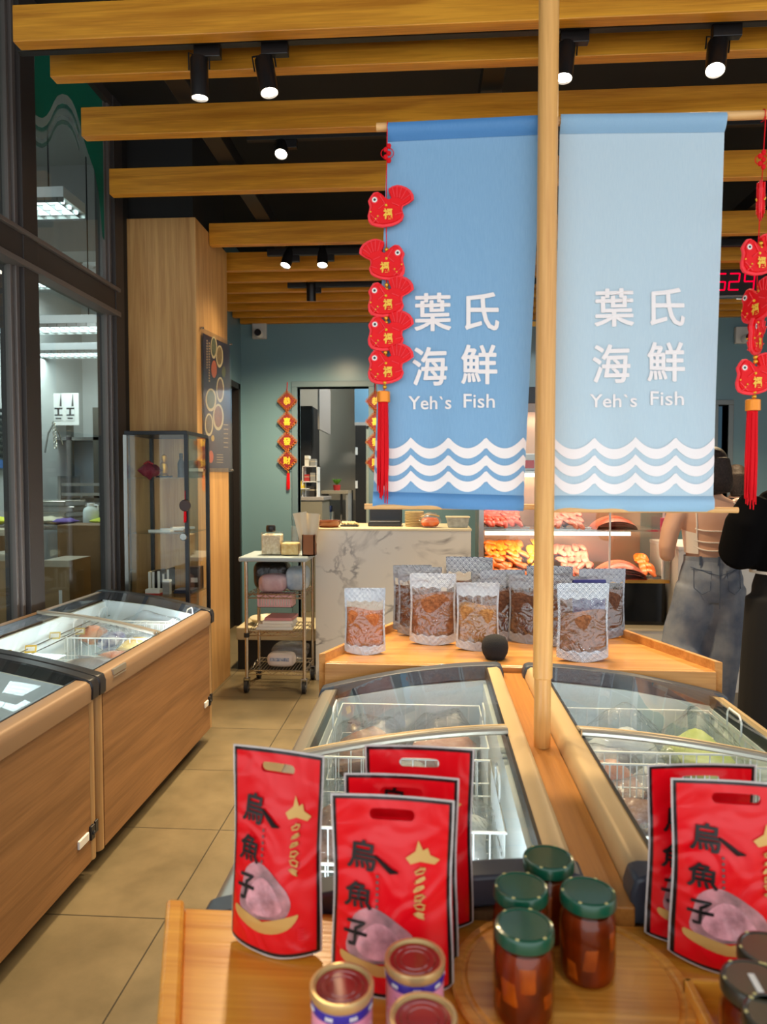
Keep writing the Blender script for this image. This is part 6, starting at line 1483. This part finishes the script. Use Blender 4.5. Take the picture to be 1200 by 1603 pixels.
q.build('louvre_slats', M['steel'], c, smooth=False); MB().b2((0, -.6, -.12), (.03, .6, -.04)).build('blue_strip', mat('strip_blue', rgb(70, 110, 170), .5), c, smooth=False)

# ------------------------------------------------------------------ storeroom beyond the doorway
sd = thing('dark_wardrobe', 'tall black wardrobe against the left storeroom wall', 'wardrobe', (at(488, 700, 8.8).x, 8.8, 0))
MB().b2((-.22, 0, 0), (.0, .6, 2.45)).build('wardrobe_body', M['dark'], sd, smooth=False); MB().b2((-.22, -.02, .05), (-.005, 0, 2.4)).build('wardrobe_door', mat('wardrobe_front', rgb(26, 24, 28), .4), sd, smooth=False)
tag(MB().b2((0, 0, 0), (.02, .9, .55)).build('hanging_board', mat('dim_panel', rgb(128, 124, 120), .6), loc=(at(497, 620, 8.0).x, 8.0, 2.1), smooth=False), 'grey board hanging inside the top of the storeroom doorway', 'board')
pn = thing('blue_partition_screen', 'plain blue screen above the shelf door in the storeroom', 'screen', (at(556, 640, 9.6).x, 9.5, at(556, 661, 9.5).z))
MB().b2((0, 0, 0), (.75, .05, 1.1)).build('screen_sheet', mat('panel_blue', rgb(88, 132, 164), .5), pn, smooth=False); MB().b2((0, -.01, -.05), (.75, .05, 0)).build('panel_trim', M['grey_wall'], pn, smooth=False)
sd2 = thing('dark_cabinet', 'tall black cabinet with white switch plates in the storeroom', 'cabinet', (at(556, 700, 9.3).x, 9.3, 0))
MB().b2((0, 0, 0), (.14, .2, at(556, 666, 9.3).z)).build('cabinet_body', M['dark'], sd2, smooth=False)
MB().b2((.0, -.012, 1.86), (.03, 0, 1.96)).b2((.0, -.012, 1.42), (.03, 0, 1.52)).build('switch_plates', M['white'], sd2, smooth=False)
MB().b2((.14, .02, 0), (.36, .2, 1.7)).b2((.14, .02, 1.7), (.36, .2, 2.2)).build('pale_door', mat('pale_door', rgb(176, 180, 160), .5), sd2, smooth=False)
dk = thing('store_counter', 'grey topped storeroom counter seen through the doorway', 'counter', (at(490, 760, 8.2).x, 8.1, 0))
ztop = at(490, 778, 8.1).z
MB().b2((-.25, 0, 0), (.12, .6, ztop - .04)).build('counter_body', mat('counter_grey', rgb(130, 126, 112), .5), dk, smooth=False)
MB().b2((-.26, -.02, ztop - .04), (.14, .62, ztop)).build('counter_top', mat('counter_grey_top', rgb(156, 152, 150), .3), dk, smooth=False, bevel=.004)
dk2 = thing('store_counter', 'lower storeroom counter against the far wall with a white box below', 'counter', (at(530, 770, 9.0).x, 8.9, 0))
z2_ = at(530, 768, 8.9).z
MB().b2((-.22, 0, z2_ - .04), (.13, .6, z2_)).build('counter_top', mat('counter_tan', rgb(160, 150, 130), .4), dk2, smooth=False)
MB().b2((-.03, .5, .999), (-.01, .6, z2_ - .04)).b2((.10, .02, 0), (.13, .6, z2_ - .04)).b2((-.22, .02, 0), (-.2, .6, z2_ - .04)).b2((-.2, .05, .97), (.1, .6, .999)).build('counter_leg', M['grey_wall'], dk2, smooth=False)
def store(name, label, cat, x, y, Y, parts):
    p = at(x, y, Y); c = thing(name, label, cat, p)
    for nm, a, b, m in parts: MB().b2(a, b).build(nm, m, c, smooth=False, bevel=.003)
    return c
oz = ztop
def onc(x): return at(x, 775, 8.3).x
q = thing('drawer_rack', 'white open rack stacked with small goods on the storeroom counter', 'rack', (onc(487), 8.3, oz))
MB().b2((-.09, -.1, 0), (-.08, .1, .36)).b2((.08, -.1, 0), (.09, .1, .36)).b2((-.09, -.1, .17), (.09, .1, .18)).b2((-.09, -.1, .35), (.09, .1, .36)).build('rack_frame', M['white'], q, smooth=False)
for k, (dx, dz, w, h, m, lab) in enumerate(((-.04, .181, .06, .08, bkm[3], 'small dark red box on the upper tier of the storeroom rack'), (.03, .181, .06, .1, bkm[2], 'small grey box on the upper tier of the storeroom rack'), (-.04, .361, .05, .12, M['paper'], 'white box on top of the storeroom rack'), (.03, .361, .06, .08, bkm[2], 'grey box on top of the storeroom rack'), (.0, .001, .1, .12, bkm[1], 'black box in the lower tier of the storeroom rack'))):
    c = thing('goods_box', lab, 'box', (onc(487) + dx, 8.3, oz + dz)); MB().b2((-w / 2, -.07, 0), (w / 2, .07, h)).build('box', m, c, smooth=False, bevel=.002); MB().b2((-w / 2 - .001, -.071, h * .6), (w / 2 + .001, .07, h * .7)).build('band', M['tape'], c, smooth=False)
c = thing('yellow_bag', 'yellow bag on the storeroom counter edge', 'bag', (onc(470), 8.25, oz)); pillow(.13, .12, .2, .2, 6).build('bag_film', mat('bag_yellow', rgb(206, 180, 40), .5), c, weld=True); MB().tube([(-.03, -.02, .17), (0, -.02, .2), (.03, -.02, .17)], .004, 5).build('bag_tie', M['paper'], c)
c = thing('clear_tub', 'clear plastic tub at the front of the storeroom counter', 'tub', (onc(473), 8.16, oz)); MB().b2((-.07, -.04, 0), (.1, .06, .09)).build('tub_body', M['bag_clear'], c, smooth=False); MB().b2((-.075, -.045, .09), (.105, .065, .1)).build('tub_lid', M['white'], c, smooth=False)
c = thing('potted_plant', 'small green leafy plant on the far storeroom counter', 'plant', (at(527, 760, 9.1).x, 9.1, z2_)); MB().lathe([(.0001, 0), (.04, 0), (.05, .07), (.0001, .07)], (0, 0, 0), 20, cap=False).build('pot', bkm[3], c)
q = MB()
for k in range(14):
    a = k * 2.4; q.prism([(0, 0), (.03, .05), (0, .11), (-.03, .05)], lambda u, v: Vector((math.cos(a) * (v * .6) - math.sin(a) * u, math.sin(a) * (v * .6) + math.cos(a) * u, .07 + v * .7)), lambda u, v: Vector((math.cos(a) * (v * .6) - math.sin(a) * u, math.sin(a) * (v * .6) + math.cos(a) * u, .072 + v * .7)))
q.build('leaves', mat('leaf_green', rgb(86, 150, 40), .5), c, smooth=False)
c = store('white_box', 'white and blue box under the far storeroom counter', 'box', 512, 800, 9.0, [('box', (-.07, 0, 0), (.07, .15, .12), M['paper']), ('blue_bag', (-.06, .0, .12), (.05, .12, .2), mat('bag_blue', rgb(60, 80, 140), .5))]); c.location.z = 1.0
lm = thing('added_store_lamp', 'unseen round ceiling lamp added to brighten the storeroom', 'ceiling light', (0.1, 8.7, 3.5))  # added lamp, out of view, that lifts the dark storeroom
MB().lathe([(.0001, -.06), (.16, -.05), (.18, -.02), (.18, 0), (.0001, 0)], (0, 0, 0), 28, cap=False).build('lamp_diffuser', emit('lamp_diff', (1, .95, .85, 1), 6), lm)
ld = bpy.data.lights.new('store_fill_light', 'POINT'); ld.energy = 90; ld.color = (1, .95, .86); ld.shadow_soft_size = .15
lo = bpy.data.objects.new('store_fill_light', ld); COL.objects.link(lo); lo.parent = lm; lo.location = (0, 0, -.25)
# ------------------------------------------------------------------ people (seen from behind)
skin = mat('skin', rgb(214, 164, 134), .5, noise=(9, rgb(222, 174, 146), .3)); 
hairm = mat('dark_hair', rgb(26, 19, 17), .6, spec=.3, noise=(70, rgb(54, 40, 34), .2), bump=(120, .5))
def fused(name, m, mat_, parent, voxel=.011, smooth=4):
    o = m.build(name, mat_, parent, weld=False, angle=3.1)
    r = o.modifiers.new('fuse', 'REMESH'); r.mode = 'VOXEL'; r.voxel_size = voxel; r.use_smooth_shade = True
    s_ = o.modifiers.new('soften', 'SMOOTH'); s_.factor = .5; s_.iterations = smooth
    return o
def hand(m, wrist, d, palm_n, k=1.0):
    """palm, four unequal curled fingers and a thumb from the side of the palm"""
    d = Vector(d).normalized(); n = Vector(palm_n); n = (n - d * n.dot(d)).normalized(); s_ = d.cross(n)
    w = Vector(wrist)
    m.loft([(w - d * .01, .026 * k, .02 * k, s_), (w + d * .03 * k, .036 * k, .017 * k, s_), (w + d * .075 * k, .042 * k, .015 * k, s_), (w + d * .092 * k, .038 * k, .012 * k, s_)], 14)
    for i, ln in enumerate((.066, .076, .070, .055)):
        b = w + d * .08 * k + s_ * (.03 - .02 * i) * k
        m.tube([b, b + d * ln * .45 * k + n * .006 * k, b + d * ln * .75 * k + n * .02 * k, b + d * ln * .85 * k + n * .036 * k], [.0095 * k, .0088 * k, .008 * k, .0065 * k], 8)
    b = w + d * .03 * k + s_ * .034 * k
    m.tube([b, b + s_ * .026 * k + d * .025 * k + n * .01 * k, b + s_ * .034 * k + d * .055 * k + n * .016 * k], [.012 * k, .010 * k, .0075 * k], 8)
def head(m, c, k=1.0):
    c = Vector(c)   # faces +Y
    m.ball(c, (.074 * k, .092 * k, .102 * k), 24)
    m.loft([(c + Vector((0, .03, -.05)) * k, .062 * k, .06 * k), (c + Vector((0, .045, -.095)) * k, .046 * k, .045 * k), (c + Vector((0, .055, -.118)) * k, .026 * k, .026 * k)], 18)
    m.loft([(c + Vector((0, .085, .02)) * k, .012 * k, .012 * k), (c + Vector((0, .105, -.018)) * k, .016 * k, .016 * k), (c + Vector((0, .09, -.03)) * k, .014 * k, .012 * k)], 12)
    m.ball(c + Vector((0, .082, -.062)) * k, (.026 * k, .012 * k, .011 * k), 12)
    for s_ in (-1, 1): m.ball(c + Vector((.076 * s_, -.002, -.008)) * k, (.010 * k, .02 * k, .032 * k), 12)
def eyes(c, parent, k=1.0):
    for s_ in (-1, 1):
        MB().ball(Vector(c) + Vector((.031 * s_, .079, .012)) * k, .0125 * k, 12).build('eye', M['paper'], parent)

def Pz(y, Y): return at(1100, y, Y).z
# woman in jeans
WY = 4.5; wx = at(1111, 900, WY).x
w = thing('person', 'person from behind in faded blue jeans and a white strappy open backed top', 'person', (wx, WY, 0))
def TR(z):  # torso half widths
    T = [(.78, .165, .125, 0), (.88, .182, .135, 0), (.96, .168, .122, 0), (1.03, .143, .105, 0), (1.12, .155, .108, .0), (1.22, .168, .115, 0), (1.30, .182, .112, .0), (1.355, .178, .088, .0), (1.385, .13, .068, .005), (1.41, .075, .058, .012), (1.44, .056, .054, .02)]
    for i in range(len(T) - 1):
        if z <= T[i + 1][0]:
            f = max(0, (z - T[i][0]) / (T[i + 1][0] - T[i][0])); return [T[i][j] + (T[i + 1][j] - T[i][j]) * f for j in (1, 2, 3)]
    return list(T[-1][1:])
m = MB()
m.loft([((0, TR(z)[2], z), TR(z)[0], TR(z)[1]) for z in (.80, .86, .92, .98, 1.03, 1.08, 1.14, 1.2, 1.26, 1.31, 1.345, 1.37, 1.39, 1.41, 1.44)], 28)
m.loft([((0, .012, 1.40), .058, .056), ((0, .028, 1.47), .052, .052), ((0, .035, 1.53), .052, .055)], 20)
hc = (0.01, .04, 1.60); head(m, hc)
arms = [[(-.165, 0, 1.345), (-.215, .0, 1.29), (-.25, -.01, 1.20), (-.268, -.01, 1.10), (-.262, .0, 1.055), (-.245, .06, 1.05), (-.21, .16, 1.07), (-.17, .25, 1.085)],
        [(.165, 0, 1.345), (.215, .0, 1.29), (.25, -.01, 1.20), (.262, -.01, 1.10), (.255, .0, 1.055), (.235, .06, 1.05), (.2, .16, 1.07), (.16, .25, 1.085)]]
for a in arms:
    m.tube(a[:5] , [.062, .06, .056, .05, .046], 16); m.tube(a[4:], [.048, .046, .037, .027], 14); m.ball(a[4], .047, 14); m.ball(a[0], .062, 16)
    hand(m, a[-1], Vector(a[-1]) - Vector(a[-2]), (0, 0, -1))
for s_, kn in ((-1, (-.16, .05, .46)), (1, (.075, 0, .46))):
    m.tube([(.085 * s_, 0, .84), kn, ((-.12, -.10, .12) if s_ < 0 else (.05, 0, .10))], [.085, .058, .038], 14)
    fx_, fy_ = (-.12, -.10) if s_ < 0 else (.05, 0)
    m.loft([((fx_, fy_ - .05, .045), .032, .035), ((fx_, fy_ + .06, .035), .04, .03), ((fx_, fy_ + .15, .02), .036, .018)], 14)
fused('body', m, skin, w, .010)
eyes(hc, w)
q = MB(); q.ball((.01, .025, 1.625), (.088, .1, .098), 24)
q.loft([((.01, -.03, 1.64), .078, .075), ((.012, -.045, 1.56), .088, .062), ((.02, -.05, 1.49), .088, .05), ((.03, -.05, 1.43), .07, .03)], 20)
fused('hair', q, hairm, w, .009, 3)
jean = mat('denim', rgb(84, 98, 124), .85, noise=(7, rgb(150, 156, 166), .22), bump=(300, .25))
m = MB()
m.loft([((0, 0, 1.035), .152, .116), ((0, -.003, .98), .172, .126), ((0, -.008, .91), .19, .142), ((0, -.006, .84), .19, .14), ((0, 0, .78), .178, .125)], 28)
m.tube([(.088, -.01, .86), (.086, 0, .72), (.09, .005, .58), (.078, .0, .44), (.062, 0, .28), (.05, 0, .1)], [.118, .125, .118, .112, .105, .098], 20)
m.tube([(-.088, -.01, .86), (-.105, .01, .70), (-.14, .045, .56), (-.16, .05, .46)], [.118, .126, .12, .112], 20)
m.tube([(-.16, .05, .48), (-.15, .0, .38), (-.135, -.06, .25), (-.12, -.10, .11)], [.112, .108, .1, .094], 20)
J = fused('jeans', m, jean, w, .012, 3)
J.modifiers['soften'].iterations = 2
dk_ = mat('denim_dark', rgb(80, 94, 118), .85, bump=(300, .2))
def onhip(x, z, off=.004):
    a = (.19 if z < .93 else .178) + off; b = (.142 if z < .95 else .128) + off
    return Vector((x, -.008 - b * math.sqrt(max(.02, 1 - (x / a) ** 2)), z))
for s_ in (-1, 1):
    q = MB(); pts = [(.045, .965), (.135, .975), (.137, .86), (.095, .825), (.055, .85)]
    q.tube([onhip(s_ * x, z) for x, z in pts], .002, 6, closed=True); q.build('pocket_seam', dk_, w)
q = MB(); q.tube([onhip(0, 1.0), onhip(0, .9), onhip(0, .8), onhip(0, .74)], .003, 6).tube([onhip(-.15, .985), onhip(-.06, .955), onhip(0, .94), onhip(.06, .955), onhip(.15, .985)], .0025, 6); q.build('jeans_seam', dk_, w)
q = MB(); q.grid(lambda u, v: Vector((.155 * math.cos(2 * math.pi * u) * 1.02, .119 * math.sin(2 * math.pi * u) * 1.02, 1.005 + .042 * v)), 40, 2); q.build('waistband', jean, w)
for x_ in (-.1, 0, .1): MB().box(onhip(x_, 1.025, -.012) + Vector((0, -.008, 0)), (.013, .008, .055)).build('belt_loop', dk_, w, smooth=False)
top = mat('white_knit', rgb(240, 228, 216), .7)
def bk(x, z, off=.004):
    a, b, c = TR(z); a += off; b += off; return Vector((x, c - b * math.sqrt(max(0.0, 1 - (x / a) ** 2)), z))
for z in (1.205, 1.135, 1.085):
    MB().tube([bk(x_, z + .012 * (abs(x_) / .12) ** 4 * (1 if z > 1.1 else 2)) for x_ in [-.125 + .25 * i / 14 for i in range(15)]], .0048, 8).build('back_strap', top, w)
for s_ in (-1, 1):
    MB().tube([bk(s_ * .115, 1.17), bk(s_ * .118, 1.25), bk(s_ * .12, 1.32), bk(s_ * .118, 1.36) + Vector((0, -.004, .006)), Vector((s_ * .112, .0, 1.392)), Vector((s_ * .1, .06, 1.36))], .0052, 8).build('shoulder_strap', top, w)
def panel(u, v):
    an = -math.pi * .5 + (.30 + .70 * u) * math.pi * .999; z = 1.06 + .16 * v - .02 * (1 - u) * v
    a, b, c = TR(z); return a, b, c, an, z
for s_ in (-1, 1):
    q = MB(); 
    def side(u, v, s_=s_):
        an = math.radians(-48 + 138 * u); z = 1.065 + (.125 + .06 * u) * v
        a, b, c = TR(z); return Vector((s_ * (a + .007) * math.cos(an), c + (b + .007) * math.sin(an), z))
    q.grid(side, 20, 8); q.build('top_panel', top, w)
# person in black at the right edge
BYp = 3.85; bxp = at(1240, 900, BYp).x
b = thing('person', 'person in loose black clothes with a pale bag strap at the right edge', 'person', (bxp, BYp, 0), -.1)
m = MB()
m.loft([((0, 0, z), rx_, ry_) for z, rx_, ry_ in ((.8, .16, .12), (.95, .15, .11), (1.05, .13, .1), (1.2, .15, .11), (1.3, .165, .105), (1.35, .15, .08), (1.38, .09, .06), (1.42, .053, .052), (1.5, .05, .05))], 22)
hb = (0, .03, 1.58); head(m, hb)
ab = [[(s_ * .16, 0, 1.33), (s_ * .22, -.01, 1.2), (s_ * .25, .0, 1.06), (s_ * .2, .14, 1.06), (s_ * .13, .24, 1.09)] for s_ in (-1, 1)]
for a in ab: m.tube(a, [.055, .05, .042, .035, .026], 14); hand(m, a[-1], Vector(a[-1]) - Vector(a[-2]), (0, 0, -1))
for s_ in (-1, 1): m.tube([(.085 * s_, 0, .82), (.09 * s_, .01, .46), (.09 * s_, 0, .1)], [.08, .055, .037], 12); m.loft([((.09 * s_, -.05, .04), .032, .034), ((.09 * s_, .06, .035), .04, .03), ((.09 * s_, .16, .02), .036, .018)], 12)
fused('body', m, skin, b, .011); eyes(hb, b)
blk = mat('black_cloth', rgb(9, 8, 9), .95, spec=.1)
m = MB(); m.loft([((0, 0, z), rx_, ry_) for z, rx_, ry_ in ((.98, .19, .15), (1.1, .185, .145), (1.22, .19, .135), (1.31, .185, .118), (1.365, .15, .09), (1.395, .08, .065))], 26)
for a in ab: m.tube([Vector(p) + Vector((0, 0, .0)) for p in a[:4]], [.085, .105, .10, .07], 18); m.tube([a[2], a[3], Vector(a[3]) * .6 + Vector(a[4]) * .4], [.09, .065, .045], 14)
fused('black_top', m, blk, b, .012)
m = MB(); m.loft([((0, 0, z), rx_, ry_) for z, rx_, ry_ in ((1.0, .155, .12), (.9, .185, .14), (.8, .185, .14), (.74, .18, .13))], 24)
for s_ in (-1, 1): m.tube([(.088 * s_, 0, .84), (.1 * s_, 0, .5), (.105 * s_, 0, .05)], [.125, .13, .14], 18)
fused('black_trousers', m, mat('black_trousers', rgb(18, 17, 18), .9), b, .012)
q = MB(); q.grid(lambda u, v: Vector((.197 * math.cos(2 * math.pi * u), .157 * math.sin(2 * math.pi * u), .965 + .014 * v)), 36, 1); q.build('white_hem', M['paper'], b)
q = MB(); q.tube([(.12, -.02, 1.40), (.06, -.13, 1.32), (-.06, -.15, 1.2), (-.15, -.13, 1.08), (-.195, -.02, .98)][::1], .007, 8)
q.v = [Vector((-v.x, v.y, v.z)) for v in q.v]; q.build('bag_strap', mat('strap_grey', rgb(196, 196, 190), .4), b)
q = MB(); q.ball((0, .015, 1.605), (.084, .102, .096), 22); q.loft([((0, -.02, 1.62), .082, .082), ((0, -.045, 1.52), .078, .058), ((0, -.07, 1.40), .072, .04), ((0, -.105, 1.28), .06, .024)], 18); fused('hair', q, hairm, b, .010, 3)
b.scale = (1.06, 1.06, 1.06)
# staff member behind the counter
SY = 6.2; sx_ = at(1153, 745, SY).x
s = thing('person', 'dark haired person in dark clothes behind the right counter, partly hidden by the woman', 'person', (sx_, SY, 0))
m = MB(); m.loft([((0, 0, z), rx_, ry_) for z, rx_, ry_ in ((.8, .16, .12), (.95, .15, .11), (1.05, .135, .1), (1.2, .15, .11), (1.28, .16, .1), (1.33, .14, .08), (1.36, .09, .06), (1.40, .052, .05), (1.48, .05, .05))], 20)
hs = (0, .03, 1.53); head(m, hs, .98)
asf = [[(k_ * .16, 0, 1.3), (k_ * .22, 0, 1.16), (k_ * .24, .02, 1.02), (k_ * .18, -.12, 1.06)] for k_ in (-1, 1)]
for a in asf: m.tube(a, [.052, .046, .04, .028], 12); hand(m, a[-1], Vector(a[-1]) - Vector(a[-2]), (0, 0, -1), .95)
for k_ in (-1, 1): m.tube([(.08 * k_, 0, .82), (.085 * k_, .0, .45), (.085 * k_, 0, .08)], [.08, .055, .037], 12); m.loft([((.085 * k_, -.05, .04), .032, .034), ((.085 * k_, .06, .035), .04, .03), ((.085 * k_, .16, .02), .036, .018)], 12)
fused('body', m, skin, s, .012); eyes(hs, s, .98)
m = MB(); m.loft([((0, 0, z), rx_, ry_) for z, rx_, ry_ in ((.8, .18, .14), (1.05, .155, .12), (1.2, .17, .128), (1.29, .175, .115), (1.345, .14, .085), (1.37, .075, .06))], 22)
for a in asf: m.tube(a[:3], [.07, .062, .056], 14)
fused('dark_shirt', m, mat('dark_shirt', rgb(30, 30, 34), .9), s, .012)
m = MB(); m.loft([((0, 0, z), rx_, ry_) for z, rx_, ry_ in ((.92, .17, .13), (.8, .18, .135), (.74, .17, .12))], 20)
for k_ in (-1, 1): m.tube([(.085 * k_, 0, .84), (.088 * k_, 0, .45), (.088 * k_, 0, .08)], [.105, .085, .075], 14)
fused('dark_trousers', m, mat('dark_trousers', rgb(26, 26, 30), .9), s, .012)
q = MB(); q.ball((0, .012, 1.555), (.09, .102, .1), 22); q.loft([((0, -.035, 1.57), .084, .074), ((0, -.05, 1.46), .09, .06), ((0, -.06, 1.38), .07, .04)], 18); fused('hair', q, hairm, s, .011, 3)
